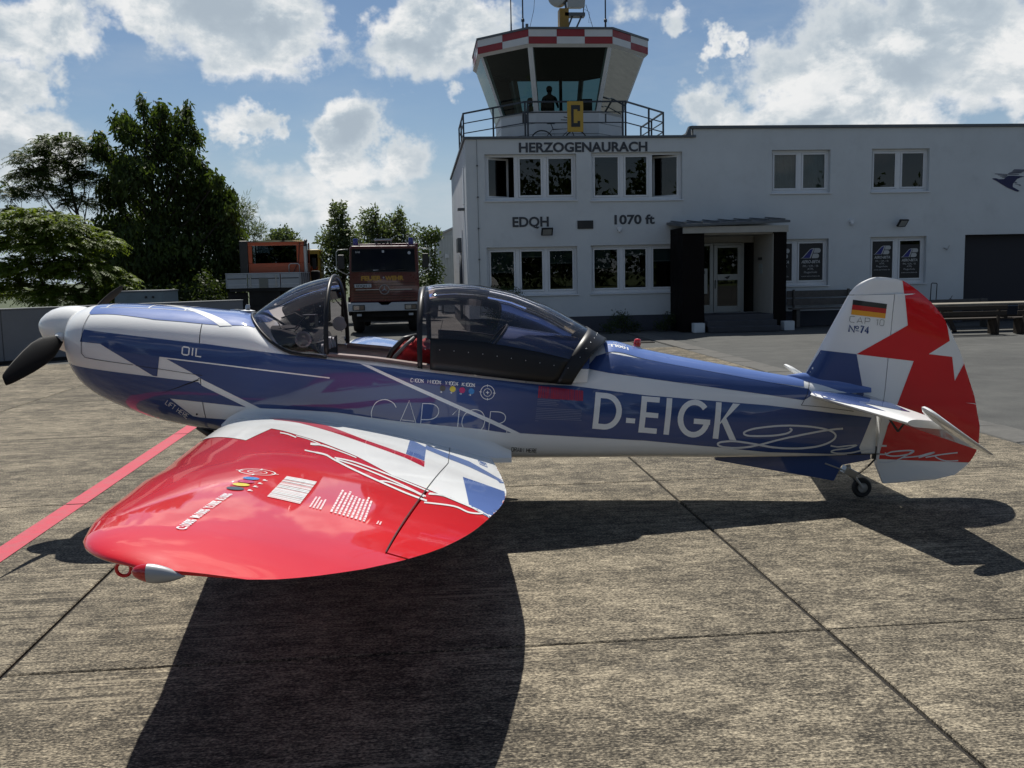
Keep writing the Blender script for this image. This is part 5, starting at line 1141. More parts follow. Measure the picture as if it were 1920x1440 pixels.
    ("wing", 2, "WHITE", "brush_script", "-3854,-2340 -3847,-2344 -3854,-2298 -3862,-2294;-3847,-2344 -3836,-2350 -3843,-2304 -3854,-2298;-3836,-2350 -3823,-2355 -3830,-2310 -3843,-2304;-3823,-2355 -3810,-2360 -3817,-2315 -3830,-2310;-3810,-2360 -3797,-2366 -3804,-2321 -3817,-2315;-3797,-2366 -3784,-2380 -3794,-2315 -3804,-2321;-3784,-2380 -3772,-2383 -3782,-2318 -3794,-2315;-3772,-2383 -3760,-2387 -3770,-2322 -3782,-2318;-3760,-2387 -3749,-2394 -3757,-2330 -3770,-2322;-3749,-2394 -3737,-2404 -3745,-2341 -3757,-2330;-3737,-2404 -3727,-2419 -3733,-2358 -3745,-2341;-3727,-2419 -3718,-2436 -3723,-2378 -3733,-2358;-3718,-2436 -3708,-2458 -3712,-2402 -3723,-2378;-3708,-2458 -3695,-2484 -3700,-2428 -3712,-2402;-3695,-2484 -3679,-2516 -3684,-2459 -3700,-2428;-3679,-2516 -3659,-2550 -3663,-2496 -3684,-2459;-3659,-2550 -3636,-2589 -3640,-2536 -3663,-2496;-3636,-2589 -3611,-2630 -3615,-2577 -3640,-2536;-3611,-2630 -3585,-2671 -3589,-2620 -3615,-2577;-3585,-2671 -3558,-2711 -3561,-2661 -3589,-2620;-3558,-2711 -3529,-2751 -3532,-2702 -3561,-2661;-3529,-2751 -3499,-2791 -3502,-2743 -3532,-2702;-3499,-2791 -3468,-2831 -3470,-2784 -3502,-2743;-3468,-2831 -3437,-2868 -3440,-2822 -3470,-2784;-3437,-2868 -3408,-2903 -3410,-2857 -3440,-2822;-3408,-2903 -3380,-2935 -3381,-2891 -3410,-2857;-3380,-2935 -3351,-2967 -3352,-2924 -3381,-2891;-3351,-2967 -3323,-2996 -3325,-2954 -3352,-2924;-3323,-2996 -3297,-3023 -3298,-2981 -3325,-2954;-3297,-3023 -3273,-3045 -3273,-3004 -3298,-2981;-3273,-3045 -3249,-3064 -3250,-3023 -3273,-3004;-3249,-3064 -3226,-3080 -3226,-3039 -3250,-3023;-3226,-3080 -3204,-3093 -3204,-3052 -3226,-3039;-3204,-3093 -3186,-3103 -3186,-3063 -3204,-3052;-3186,-3103 -3173,-3110 -3173,-3070 -3186,-3063;-3683,-2450 -3671,-2452 -3677,-2403 -3689,-2400;-3671,-2452 -3654,-2453 -3660,-2404 -3677,-2403;-3654,-2453 -3634,-2455 -3640,-2406 -3660,-2404;-3634,-2455 -3613,-2461 -3619,-2412 -3640,-2406;-3613,-2461 -3591,-2471 -3596,-2423 -3619,-2412;-3591,-2471 -3569,-2487 -3573,-2439 -3596,-2423;-3569,-2487 -3545,-2508 -3549,-2461 -3573,-2439;-3545,-2508 -3520,-2532 -3524,-2486 -3549,-2461;-3520,-2532 -3495,-2555 -3499,-2510 -3524,-2486;-3495,-2555 -3471,-2579 -3474,-2535 -3499,-2510;-3471,-2579 -3448,-2602 -3451,-2558 -3474,-2535;-3448,-2602 -3427,-2624 -3429,-2580 -3451,-2558;-3427,-2624 -3405,-2647 -3407,-2604 -3429,-2580;-3405,-2647 -3381,-2672 -3383,-2630 -3407,-2604;-3381,-2672 -3354,-2700 -3356,-2659 -3383,-2630;-3354,-2700 -3320,-2735 -3321,-2694 -3356,-2659;-3320,-2735 -3280,-2774 -3281,-2735 -3321,-2694;-3280,-2774 -3240,-2812 -3240,-2774 -3281,-2735;-3240,-2812 -3205,-2844 -3206,-2807 -3240,-2774;-3205,-2844 -3182,-2865 -3182,-2828 -3206,-2807;-3668,-2496 -3651,-2510 -3656,-2462 -3673,-2448;-3651,-2510 -3628,-2528 -3633,-2481 -3656,-2462;-3628,-2528 -3601,-2550 -3606,-2504 -3633,-2481;-3601,-2550 -3573,-2572 -3578,-2527 -3606,-2504;-3573,-2572 -3548,-2595 -3551,-2551 -3578,-2527;-3548,-2595 -3524,-2619 -3527,-2575 -3551,-2551;-3524,-2619 -3501,-2642 -3504,-2599 -3527,-2575;-3501,-2642 -3478,-2667 -3481,-2625 -3504,-2599;-3478,-2667 -3454,-2694 -3456,-2653 -3481,-2625;-3454,-2694 -3428,-2722 -3430,-2682 -3456,-2653;-3428,-2722 -3401,-2754 -3402,-2714 -3430,-2682;-3401,-2754 -3371,-2787 -3373,-2748 -3402,-2714;-3371,-2787 -3341,-2820 -3342,-2782 -3373,-2748;-3341,-2820 -3313,-2853 -3314,-2815 -3342,-2782;-3313,-2853 -3287,-2883 -3287,-2846 -3314,-2815;-3287,-2883 -3262,-2913 -3262,-2877 -3287,-2846;-3262,-2913 -3238,-2944 -3238,-2909 -3262,-2877;-3238,-2944 -3216,-2973 -3216,-2939 -3238,-2909;-3216,-2973 -3199,-2984 -3197,-2961 -3216,-2939;-3199,-2984 -3184,-3013 -3184,-2980 -3197,-2961;-3875,-2069 -3864,-2065 -3883,-1955 -3894,-1959;-3864,-2065 -3850,-2057 -3868,-1947 -3883,-1955;-3850,-2057 -3835,-2035 -3846,-1962 -3868,-1947;-3835,-2035 -3813,-2044 -3823,-1971 -3846,-1962;-3813,-2044 -3785,-2071 -3794,-2000 -3823,-1971;-3785,-2071 -3752,-2109 -3761,-2040 -3794,-2000;-3752,-2109 -3720,-2139 -3726,-2094 -3761,-2040;-3720,-2139 -3690,-2177 -3695,-2133 -3726,-2094;-3690,-2177 -3662,-2212 -3666,-2170 -3695,-2133;-3662,-2212 -3634,-2249 -3638,-2207 -3666,-2170;-3634,-2249 -3610,-2281 -3614,-2240 -3638,-2207;-3610,-2281 -3593,-2302 -3597,-2262 -3614,-2240;-3403,-2893 -3397,-2885 -3401,-2848 -3407,-2856;-3397,-2885 -3389,-2874 -3393,-2836 -3401,-2848;-3389,-2874 -3378,-2865 -3381,-2827 -3393,-2836;-3378,-2865 -3362,-2866 -3364,-2828 -3381,-2827;-3362,-2866 -3339,-2879 -3341,-2842 -3364,-2828;-3339,-2879 -3311,-2901 -3312,-2864 -3341,-2842;-3311,-2901 -3282,-2924 -3283,-2888 -3312,-2864;-3282,-2924 -3257,-2946 -3257,-2911 -3283,-2888;-3257,-2946 -3236,-2967 -3236,-2933 -3257,-2911;-3236,-2967 -3217,-2990 -3217,-2956 -3236,-2933;-3217,-2990 -3202,-3009 -3201,-2976 -3217,-2956;-3202,-3009 -3191,-3023 -3190,-2990 -3201,-2976;-3176,-2934 -3168,-2926 -3170,-2887 -3178,-2896;-3168,-2926 -3156,-2913 -3158,-2874 -3170,-2887;-3156,-2913 -3143,-2899 -3144,-2860 -3158,-2874;-3143,-2899 -3128,-2888 -3129,-2848 -3144,-2860;-3128,-2888 -3114,-2883 -3114,-2844 -3129,-2848;-3114,-2883 -3100,-2887 -3099,-2848 -3114,-2844;-3100,-2887 -3086,-2896 -3085,-2857 -3099,-2848;-3086,-2896 -3072,-2908 -3070,-2870 -3085,-2857;-3072,-2908 -3056,-2923 -3054,-2885 -3070,-2870;-3056,-2923 -3038,-2938 -3037,-2900 -3054,-2885;-3038,-2938 -3015,-2955 -3013,-2918 -3037,-2900;-3015,-2955 -2988,-2975 -2986,-2938 -3013,-2918;-2988,-2975 -2960,-2995 -2958,-2958 -2986,-2938;-2960,-2995 -2939,-3014 -2936,-2978 -2958,-2958;-2939,-3014 -2928,-3030 -2924,-2999 -2936,-2978;-2928,-3030 -2928,-3020 -2925,-3047 -2924,-2999;-2928,-3020 -2937,-3039 -2937,-3072 -2925,-3047;-2937,-3039 -2952,-3058 -2952,-3092 -2937,-3072;-2952,-3058 -2969,-3074 -2969,-3108 -2952,-3092;-2969,-3074 -2984,-3083 -2985,-3117 -2969,-3108;-2984,-3083 -2996,-3080 -2998,-3114 -2985,-3117;-2996,-3080 -3008,-3068 -3010,-3102 -2998,-3114;-3008,-3068 -3022,-3052 -3024,-3086 -3010,-3102;-3022,-3052 -3038,-3039 -3039,-3074 -3024,-3086;-3038,-3039 -3057,-3037 -3057,-3072 -3039,-3074;-3057,-3037 -3081,-3048 -3080,-3083 -3057,-3072;-3081,-3048 -3110,-3068 -3109,-3102 -3080,-3083;-3110,-3068 -3139,-3091 -3138,-3125 -3109,-3102;-3139,-3091 -3165,-3111 -3163,-3145 -3138,-3125;-3165,-3111 -3182,-3125 -3181,-3159 -3163,-3145;-3174,-2894 -3167,-2891 -3167,-2865 -3175,-2869;-3167,-2891 -3156,-2885 -3157,-2860 -3167,-2865;-3156,-2885 -3144,-2880 -3144,-2854 -3157,-2860;-3144,-2880 -3129,-2876 -3130,-2851 -3144,-2854;-3129,-2876 -3114,-2876 -3114,-2851 -3130,-2851;-3114,-2876 -3096,-2880 -3096,-2855 -3114,-2851;-3096,-2880 -3078,-2885 -3077,-2860 -3096,-2855;-3078,-2885 -3057,-2893 -3057,-2868 -3077,-2860;-3057,-2893 -3036,-2905 -3035,-2880 -3057,-2868;-3036,-2905 -3014,-2922 -3012,-2898 -3035,-2880;-3014,-2922 -2988,-2949 -2987,-2925 -3012,-2898;-2988,-2949 -2959,-2983 -2958,-2960 -2987,-2925;-2959,-2983 -2931,-3019 -2930,-2996 -2958,-2960;-2931,-3019 -2907,-3049 -2905,-3027 -2930,-2996;-2907,-3049 -2890,-3121 -2888,-3107 -2905,-3027;-4129,-1657 -4115,-1667 -4129,-1597 -4143,-1587;-4115,-1667 -4095,-1682 -4108,-1612 -4129,-1597;-4095,-1682 -4073,-1705 -4085,-1638 -4108,-1612;-4073,-1705 -4047,-1748 -4058,-1682 -4085,-1638;-4047,-1748 -4021,-1793 -4031,-1731 -4058,-1682;-4021,-1793 -4002,-1826 -4012,-1764 -4031,-1731;-4020,-1734 -3995,-1759 -4002,-1718 -4027,-1693;-3995,-1759 -3959,-1797 -3966,-1757 -4002,-1718;-3959,-1797 -3923,-1840 -3929,-1802 -3966,-1757;-3923,-1840 -3884,-1905 -3889,-1867 -3929,-1802;-3884,-1905 -3843,-1977 -3848,-1941 -3889,-1867;-3843,-1977 -3816,-2025 -3820,-1990 -3848,-1941"),
    ("wing", 2, "WHITE", "barcode", "-3769,-3181 -3637,-3198 -3636,-3216 -3768,-3198;-3768,-3202 -3636,-3220 -3634,-3246 -3766,-3227;-3766,-3230 -3634,-3249 -3633,-3275 -3765,-3255;-3764,-3266 -3632,-3286 -3632,-3296 -3764,-3275;-3763,-3286 -3631,-3307 -3630,-3332 -3762,-3310;-3761,-3321 -3629,-3343 -3629,-3353 -3761,-3330;-3760,-3341 -3628,-3364 -3628,-3373 -3759,-3350;-3759,-3356 -3627,-3380 -3626,-3396 -3758,-3371;-3758,-3374 -3626,-3399 -3625,-3414 -3757,-3390;-3757,-3400 -3625,-3425 -3624,-3448 -3755,-3422;-3755,-3428 -3623,-3454 -3622,-3477 -3754,-3450;-3753,-3459 -3622,-3487 -3621,-3495 -3753,-3468;-3753,-3474 -3621,-3501 -3620,-3523 -3751,-3495;-3751,-3498 -3620,-3526 -3619,-3538 -3751,-3509;-3751,-3512 -3619,-3541 -3618,-3555 -3750,-3526;-3750,-3531 -3618,-3560 -3617,-3581 -3749,-3552;-3748,-3557 -3617,-3587 -3616,-3608 -3747,-3577;-3747,-3583 -3616,-3613 -3615,-3621 -3747,-3591;-3746,-3596 -3615,-3626 -3614,-3646 -3745,-3615;-3745,-3620 -3614,-3652 -3613,-3665 -3744,-3633;-3744,-3636 -3613,-3667 -3612,-3680 -3744,-3649;-3744,-3654 -3612,-3685 -3612,-3696 -3743,-3664"),
    ("wing", 2, "PINKW", "fine_print", "-3574,-3715 -3575,-3703 -3568,-3704 -3568,-3716;-3575,-3699 -3576,-3678 -3570,-3680 -3569,-3700;-3576,-3674 -3578,-3648 -3571,-3650 -3570,-3676;-3578,-3644 -3579,-3632 -3572,-3635 -3571,-3646;-3579,-3628 -3580,-3604 -3574,-3607 -3572,-3630;-3580,-3600 -3581,-3582 -3575,-3585 -3574,-3603;-3582,-3578 -3583,-3562 -3576,-3565 -3575,-3581;-3583,-3557 -3584,-3533 -3577,-3538 -3576,-3561;-3584,-3529 -3585,-3514 -3578,-3519 -3578,-3533;-3561,-3717 -3562,-3696 -3556,-3698 -3554,-3718;-3562,-3692 -3564,-3669 -3557,-3671 -3556,-3694;-3564,-3665 -3565,-3649 -3558,-3651 -3557,-3667;-3565,-3645 -3566,-3631 -3559,-3633 -3558,-3647;-3566,-3627 -3567,-3600 -3561,-3603 -3559,-3629;-3568,-3595 -3569,-3574 -3562,-3578 -3561,-3598;-3569,-3570 -3570,-3557 -3563,-3560 -3563,-3574;-3570,-3552 -3572,-3525 -3565,-3529 -3564,-3556;-3572,-3520 -3573,-3504 -3566,-3509 -3565,-3525;-3548,-3718 -3549,-3703 -3542,-3704 -3541,-3719;-3549,-3699 -3549,-3688 -3543,-3690 -3542,-3700;-3550,-3685 -3551,-3668 -3544,-3670 -3543,-3686;-3551,-3664 -3552,-3652 -3545,-3654 -3544,-3666;-3552,-3648 -3553,-3623 -3547,-3625 -3545,-3650;-3553,-3619 -3555,-3598 -3548,-3601 -3547,-3621;-3555,-3594 -3556,-3580 -3549,-3584 -3548,-3597;-3556,-3576 -3557,-3556 -3551,-3560 -3549,-3579;-3535,-3720 -3536,-3701 -3529,-3702 -3528,-3721;-3536,-3697 -3537,-3683 -3530,-3684 -3529,-3698;-3537,-3679 -3538,-3665 -3531,-3667 -3530,-3680;-3538,-3661 -3539,-3644 -3532,-3646 -3531,-3663;-3539,-3640 -3541,-3616 -3534,-3619 -3533,-3643;-3541,-3612 -3542,-3600 -3535,-3603 -3534,-3615;-3542,-3596 -3543,-3572 -3537,-3576 -3535,-3599;-3544,-3568 -3545,-3549 -3538,-3553 -3537,-3572;-3545,-3545 -3546,-3531 -3539,-3536 -3539,-3549"),
    ("wing", 2, "PINKW", "fine_print", "-3494,-3726 -3497,-3676 -3489,-3679 -3486,-3728;-3497,-3668 -3499,-3640 -3490,-3643 -3489,-3670;-3499,-3631 -3501,-3592 -3493,-3595 -3491,-3634;-3501,-3583 -3503,-3541 -3495,-3545 -3493,-3586;-3504,-3532 -3506,-3488 -3498,-3491 -3496,-3535;-3507,-3478 -3509,-3433 -3501,-3437 -3499,-3482;-3510,-3423 -3511,-3395 -3503,-3399 -3502,-3427;-3512,-3385 -3515,-3324 -3507,-3329 -3504,-3389;-3516,-3314 -3518,-3271 -3510,-3275 -3507,-3318;-3478,-3731 -3479,-3709 -3471,-3712 -3470,-3733;-3480,-3701 -3481,-3670 -3473,-3673 -3472,-3704;-3482,-3662 -3484,-3621 -3475,-3624 -3473,-3664;-3484,-3612 -3486,-3566 -3478,-3569 -3476,-3615;-3487,-3557 -3489,-3503 -3481,-3506 -3479,-3560;-3490,-3493 -3492,-3459 -3484,-3462 -3482,-3497;-3492,-3449 -3496,-3384 -3488,-3388 -3484,-3453;-3496,-3373 -3500,-3316 -3491,-3321 -3488,-3378;-3462,-3736 -3464,-3705 -3456,-3707 -3454,-3738;-3464,-3696 -3465,-3670 -3457,-3672 -3456,-3699;-3466,-3661 -3468,-3611 -3460,-3614 -3458,-3664;-3469,-3602 -3471,-3563 -3462,-3566 -3460,-3605;-3471,-3554 -3474,-3502 -3465,-3506 -3463,-3557;-3474,-3492 -3476,-3456 -3468,-3459 -3466,-3496;-3476,-3446 -3478,-3410 -3470,-3414 -3468,-3450;-3479,-3400 -3481,-3362 -3473,-3366 -3471,-3404;-3482,-3352 -3484,-3303 -3476,-3308 -3473,-3356;-3485,-3293 -3486,-3270 -3478,-3275 -3476,-3297;-3446,-3740 -3448,-3712 -3440,-3714 -3438,-3742;-3448,-3704 -3449,-3672 -3441,-3674 -3440,-3706;-3450,-3663 -3452,-3610 -3444,-3613 -3442,-3666;-3453,-3602 -3455,-3565 -3447,-3568 -3445,-3605;-3455,-3556 -3458,-3499 -3450,-3502 -3447,-3559;-3458,-3490 -3460,-3459 -3452,-3462 -3450,-3493;-3460,-3449 -3464,-3389 -3455,-3393 -3452,-3453;-3464,-3379 -3466,-3344 -3458,-3349 -3456,-3383;-3430,-3745 -3432,-3714 -3424,-3717 -3423,-3747;-3432,-3706 -3433,-3681 -3425,-3684 -3424,-3709;-3434,-3673 -3436,-3619 -3428,-3622 -3426,-3676;-3437,-3611 -3438,-3582 -3430,-3585 -3429,-3614;-3438,-3573 -3440,-3538 -3432,-3541 -3430,-3576;-3441,-3529 -3443,-3473 -3435,-3477 -3433,-3532;-3444,-3464 -3446,-3428 -3438,-3432 -3436,-3467;-3446,-3418 -3448,-3390 -3439,-3394 -3438,-3422;-3448,-3380 -3450,-3352 -3441,-3356 -3440,-3384;-3415,-3749 -3416,-3710 -3408,-3712 -3407,-3751;-3417,-3702 -3419,-3651 -3411,-3654 -3409,-3704;-3419,-3643 -3421,-3604 -3413,-3607 -3411,-3645;-3422,-3595 -3424,-3540 -3416,-3543 -3414,-3598;-3425,-3531 -3426,-3497 -3418,-3500 -3417,-3534;-3427,-3488 -3429,-3442 -3421,-3446 -3419,-3491;-3430,-3432 -3433,-3373 -3425,-3377 -3422,-3436;-3399,-3753 -3401,-3703 -3393,-3705 -3391,-3755;-3401,-3695 -3403,-3668 -3395,-3670 -3394,-3697;-3403,-3660 -3405,-3619 -3397,-3622 -3395,-3662;-3405,-3611 -3407,-3568 -3399,-3570 -3397,-3614;-3408,-3559 -3409,-3530 -3401,-3533 -3400,-3562;-3410,-3521 -3412,-3470 -3404,-3473 -3402,-3524;-3413,-3460 -3414,-3429 -3406,-3432 -3405,-3463;-3415,-3419 -3417,-3378 -3409,-3382 -3407,-3423;-3383,-3757 -3385,-3707 -3378,-3709 -3375,-3759;-3386,-3699 -3387,-3674 -3379,-3676 -3378,-3702;-3387,-3666 -3389,-3616 -3382,-3618 -3379,-3668;-3390,-3607 -3391,-3582 -3383,-3585 -3382,-3610;-3391,-3573 -3394,-3517 -3386,-3520 -3384,-3576;-3395,-3508 -3397,-3466 -3389,-3470 -3387,-3511;-3397,-3457 -3399,-3411 -3391,-3415 -3389,-3460;-3400,-3402 -3402,-3360 -3394,-3364 -3392,-3405;-3402,-3350 -3404,-3312 -3396,-3316 -3394,-3354;-3368,-3761 -3368,-3740 -3361,-3741 -3360,-3762;-3369,-3732 -3370,-3706 -3362,-3708 -3361,-3734;-3370,-3698 -3372,-3655 -3364,-3657 -3362,-3700;-3373,-3647 -3374,-3614 -3366,-3616 -3365,-3649;-3374,-3606 -3376,-3572 -3368,-3575 -3367,-3608;-3376,-3563 -3379,-3507 -3371,-3510 -3369,-3566;-3379,-3498 -3382,-3442 -3374,-3446 -3372,-3501;-3383,-3433 -3386,-3374 -3378,-3378 -3375,-3436"),
    ("wing", 2, "PINKW", "fine_print", "-3319,-3754 -3319,-3748 -3313,-3749 -3314,-3755;-3319,-3747 -3318,-3740 -3313,-3741 -3313,-3748;-3318,-3739 -3318,-3734 -3313,-3734 -3313,-3740;-3318,-3733 -3318,-3728 -3313,-3729 -3313,-3733;-3318,-3727 -3318,-3723 -3313,-3723 -3313,-3727;-3318,-3722 -3318,-3717 -3313,-3716 -3313,-3722;-3318,-3715 -3318,-3708 -3313,-3708 -3313,-3715;-3318,-3707 -3317,-3702 -3313,-3702 -3313,-3706;-3309,-3756 -3308,-3752 -3303,-3753 -3303,-3757;-3308,-3751 -3308,-3746 -3303,-3747 -3303,-3752;-3308,-3745 -3308,-3739 -3303,-3740 -3303,-3746;-3308,-3738 -3308,-3732 -3303,-3733 -3303,-3739;-3308,-3731 -3308,-3726 -3303,-3726 -3303,-3732;-3308,-3725 -3308,-3721 -3303,-3721 -3303,-3725;-3308,-3720 -3308,-3715 -3303,-3714 -3303,-3720;-3308,-3713 -3308,-3708 -3303,-3707 -3303,-3713;-3308,-3706 -3308,-3703 -3303,-3702 -3303,-3706"),
]
for surf, layer, colr, nm, st in ARTWORK:
    polys = [[tuple(int(q) / 1000 for q in w.split(",")) for w in p.split()] for p in st.split(";")]
    if nm == "side_band":
        # the band is one paint field cut at the cowling seam
        decal(nm, surf, layer, M_VINYL[colr], polys)
    else:
        decal(nm, surf, layer, M_VINYL[colr], polys)

decal("cowl_panel", "top", 1, M_BLUE_LIT, [[(-5.752, -.30), (-5.735, -.322), (-5.26, -.386), (-4.80, -.392), (-4.56, -.375), (-4.54, 0), (-4.56, .375), (-4.80, .392), (-5.26, .386), (-5.735, .322), (-5.752, .30), (-5.77, 0)]])
decal("cowl_stripe", "top", 2, M_WHITE, [[(-4.80, -.40), (-4.715, -.39), (-5.24, .0), (-5.36, .0)], [(-5.36, .001), (-5.24, .001), (-4.715, .39), (-4.80, .40)]])
ln = []
for y in (-.235, .235): ln.append([(-5.70, y), (-4.99, y), (-4.99, y + .008), (-5.70, y + .008)])
for x in (-5.66, -5.36, -5.10): ln.append([(x, -.226), (x + .012, -.226), (x + .012, .234), (x, .234)])
decal("cowl_outline", "top", 3, M_WHITE, ln)
decal("spine_panel", "top", 2, M_BLUE_LIT, [[(-2.02, -.206), (-1.56, -.183), (-.78, -.128), (-.50, -.098), (-.47, 0), (-.50, .098), (-.78, .128), (-1.56, .183), (-2.02, .206)]])  # sunlit back of the body, painted as a lighter tone of the blue
decal("root_panel", "wing", 1, M_WHITE, [[(-4.95, -1.08), (-4.528, -1.655), (-4.224, -2.072), (-4.238, -1.396), (-4.149, -1.49), (-4.017, -1.67), (-3.86, -1.854), (-3.596, -2.233), (-3.372, -2.634), (-3.174, -2.805), (-3.087, -2.897), (-2.982, -2.971), (-2.866, -3.135), (-2.70, -3.25), (-2.66, -.32), (-5.0, -.32)]])
decal("stab_panel", "stab", 1, M_BLUE, [[(-.6, -.02), (-.47, -.087), (-.345, -.64), (-.24, -1.0), (-.262, -.67), (-.05, -.95), (.015, -.5), (.015, -.02)]])


def plan_text(s, p0, p1, h, up, colr, name, bold=.03):
    vs, fs = text_mesh(s, 1.0, bold)
    x0 = min(v[0] for v in vs); x1 = max(v[0] for v in vs)
    a = Vector(p0); b = Vector(p1); u = (b - a) / (x1 - x0); v = Vector(up) * (h / .73)
    pts = [tuple(a + u * (x - x0) + v * y) for x, y in vs]
    return decal(name, "wing", 2, M_VINYL[colr], mesh2d=(pts, fs), step=.2)


plan_text("C:100%  M:100%  Y:100%  K:100%", (-3.861, -4.28), (-3.862, -3.705), .032, (-1, 0), "WHITE", "ink_lettering")
for y, colr, nm in ((-3.342, "CYAN", "cyan_dot"), (-3.424, "MAGENTA", "magenta_dot"), (-3.502, "YELLOW", "yellow_dot"), (-3.59, "DARK", "black_dot")):
    decal(nm, "wing", 2, M_VINYL[colr], [[(-3.882 + .033 * math.cos(a), y + .033 * math.sin(a)) for a in np.linspace(0, 2 * math.pi, 28, endpoint=False)]])
    decal("dot_arrow", "wing", 2, M_WHITE, [[(-3.832, y - .018), (-3.812, y - .018), (-3.812, y - .008), (-3.822, y - .008), (-3.822, y + .01), (-3.832, y + .01)]])


def ring2d(c, r, w, n=36):
    out = []
    for i in range(n):
        a, b = 2 * math.pi * i / n, 2 * math.pi * (i + 1) / n
        out.append([(c[0] + q * math.cos(t), c[1] + q * math.sin(t)) for q, t in ((r + w / 2, a), (r + w / 2, b), (r - w / 2, b), (r - w / 2, a))])
    return out


tc = (-3.897, -3.172)
tg = ring2d(tc, .075, .007) + ring2d(tc, .040, .005)
for dx, dy in ((1, 0), (-1, 0), (0, 1), (0, -1)):
    tg.append([(tc[0] + dx * p + dy * q, tc[1] + dy * p + dx * q) for p, q in ((.060, -.004), (.092, -.004), (.092, .004), (.060, .004))])
tg += [[(tc[0] - .02, tc[1] - .003), (tc[0] + .02, tc[1] - .003), (tc[0] + .02, tc[1] + .003), (tc[0] - .02, tc[1] + .003)]]
decal("target_mark", "wing", 2, M_WHITE, tg)
# dark gaps of the hinge lines, fuel grade lettering on the spine
decal("hinge_gap", "wing", 4, M_VINYL["SEAM"], [[(hinge_c(y0) * (lerp_tab(WING_S, y0)[2] - lerp_tab(WING_S, y0)[0]) + lerp_tab(WING_S, y0)[0] + s, -y0) for y0, s in ((a, -.002), (b, -.002), (b, .002), (a, .002))] for a, b in zip(ys(.64, 4.08), ys(.64, 4.08)[1:])])
vs, fs = text_mesh("100LL", 1.0, .04)
k = .16 / max(v[0] for v in vs)
decal("fuel_lettering", "top", 3, M_WHITE, mesh2d=([(-1.83 - x * k, -.115 - y * .052) for x, y in vs], fs), step=.2)
vs, fs = text_mesh("AVGAS", 1.0, .0)
k = .10 / max(v[0] for v in vs)
decal("fuel_lettering", "top", 3, M_WHITE, mesh2d=([(-1.85 - x * k, -.075 - y * .03) for x, y in vs], fs), step=.2)
# far wing: white outlines on blue
fw = []
for y in (1.9, 3.3): fw.append([(-4.85, y), (-3.1, y), (-3.1, y + .035), (-4.85, y + .035)])
for x in (-4.50, -3.95): fw.append([(x, .7), (x + .03, .7), (x + .03, 4.1), (x, 4.1)])
decal("wing_outline", "wing_far", 2, M_WHITE, fw)


# ------------------------------------------------------------------ airfield building with control tower
M_WALL = mat("off_white_render", (.53, .56, .575), .9, var=.06, vscale=.7, bump=.2, bscale=70, grime=.16)
M_PLINTH = mat("dark_plinth_paint", (.05, .055, .07), .85, var=.2)
M_FRAMEW = mat("white_window_plastic", (.62, .64, .66), .45, var=.04)
M_FLASH = mat("grey_metal_flashing", (.10, .11, .12), .5, .5, var=.2)
M_ROOFF = mat("roof_felt", (.05, .05, .05), .9, var=.3)
M_LETTER = mat("dark_grey_letters", (.035, .04, .05), .6)
M_PANE = glass_mat("window_glass", (.45, .50, .50), 1.52)
M_TPANE = glass_mat("tower_glass", (.32, .40, .38), 1.40, 0.0, (.55, .60, .58))
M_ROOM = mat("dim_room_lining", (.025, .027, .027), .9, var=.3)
M_BLIND = mat("green_grey_blind", (.055, .095, .095), .7)
M_BLINDBAR = mat("blind_bar", (.22, .24, .24), .5)
M_CURTAIN = mat("pale_curtain", (.33, .38, .38), .9, var=.15, vscale=6)
M_BROWN2 = mat("dark_brown_cladding", (.0055, .004, .004), .8, spec=.12, var=.25)
M_CREAM = mat("cream_soffit", (.34, .33, .30), .8, var=.08)
M_ALU = mat("grey_aluminium", (.33, .34, .33), .45, .4, var=.08)
M_DKBLUE = mat("dark_blue_rail_paint", (.016, .024, .036), .5)
M_CHKR = mat("checker_red", (.24, .018, .024), .55, var=.08)
M_CHKW = mat("checker_white", (.55, .57, .58), .55, var=.05)
M_STEP = mat("dark_step_stone", (.045, .047, .055), .8, var=.3)
YB = 28.35

bld = empty("airfield_building", (1.43, YB, 0), 0, "white two-storey airfield building with control tower and lettered front", "building")


def B(x, y, z):                                            # world to building coordinates
    return (x - 1.43, y - YB, z)


class WB(MB):
    """mesh given in world coordinates, built under the building"""
    def build(self, name, mats=None, parent=None, **k):
        self.v = [(a - 1.43, b - YB, c) for a, b, c in self.v]
        return MB.build(self, name, mats, parent or bld, **k)


def facade(name, x0, x1, z0, z1, holes, y, depth, m):
    xs = sorted({x0, x1} | {h[0] for h in holes} | {h[1] for h in holes}); zs = sorted({z0, z1} | {h[2] for h in holes} | {h[3] for h in holes})
    b = WB()
    for i in range(len(xs) - 1):
        for j in range(len(zs) - 1):
            cx, cz = (xs[i] + xs[i + 1]) / 2, (zs[j] + zs[j + 1]) / 2
            if any(h[0] < cx < h[1] and h[2] < cz < h[3] for h in holes):
                continue
            b.add([(xs[i], y, zs[j]), (xs[i + 1], y, zs[j]), (xs[i + 1], y, zs[j + 1]), (xs[i], y, zs[j + 1])], [(0, 1, 2, 3)])
    for a, c, d, e in holes:
        b.add([(a, y, d), (a, y + depth, d), (a, y + depth, e), (a, y, e)], [(0, 1, 2, 3)])
        b.add([(c, y, d), (c, y, e), (c, y + depth, e), (c, y + depth, d)], [(0, 1, 2, 3)])
        b.add([(a, y, e), (a, y + depth, e), (c, y + depth, e), (c, y, e)], [(0, 1, 2, 3)])
        b.add([(a, y, d), (c, y, d), (c, y + depth, d), (a, y + depth, d)], [(0, 1, 2, 3)])
    return b.build(name, m, fix=False)


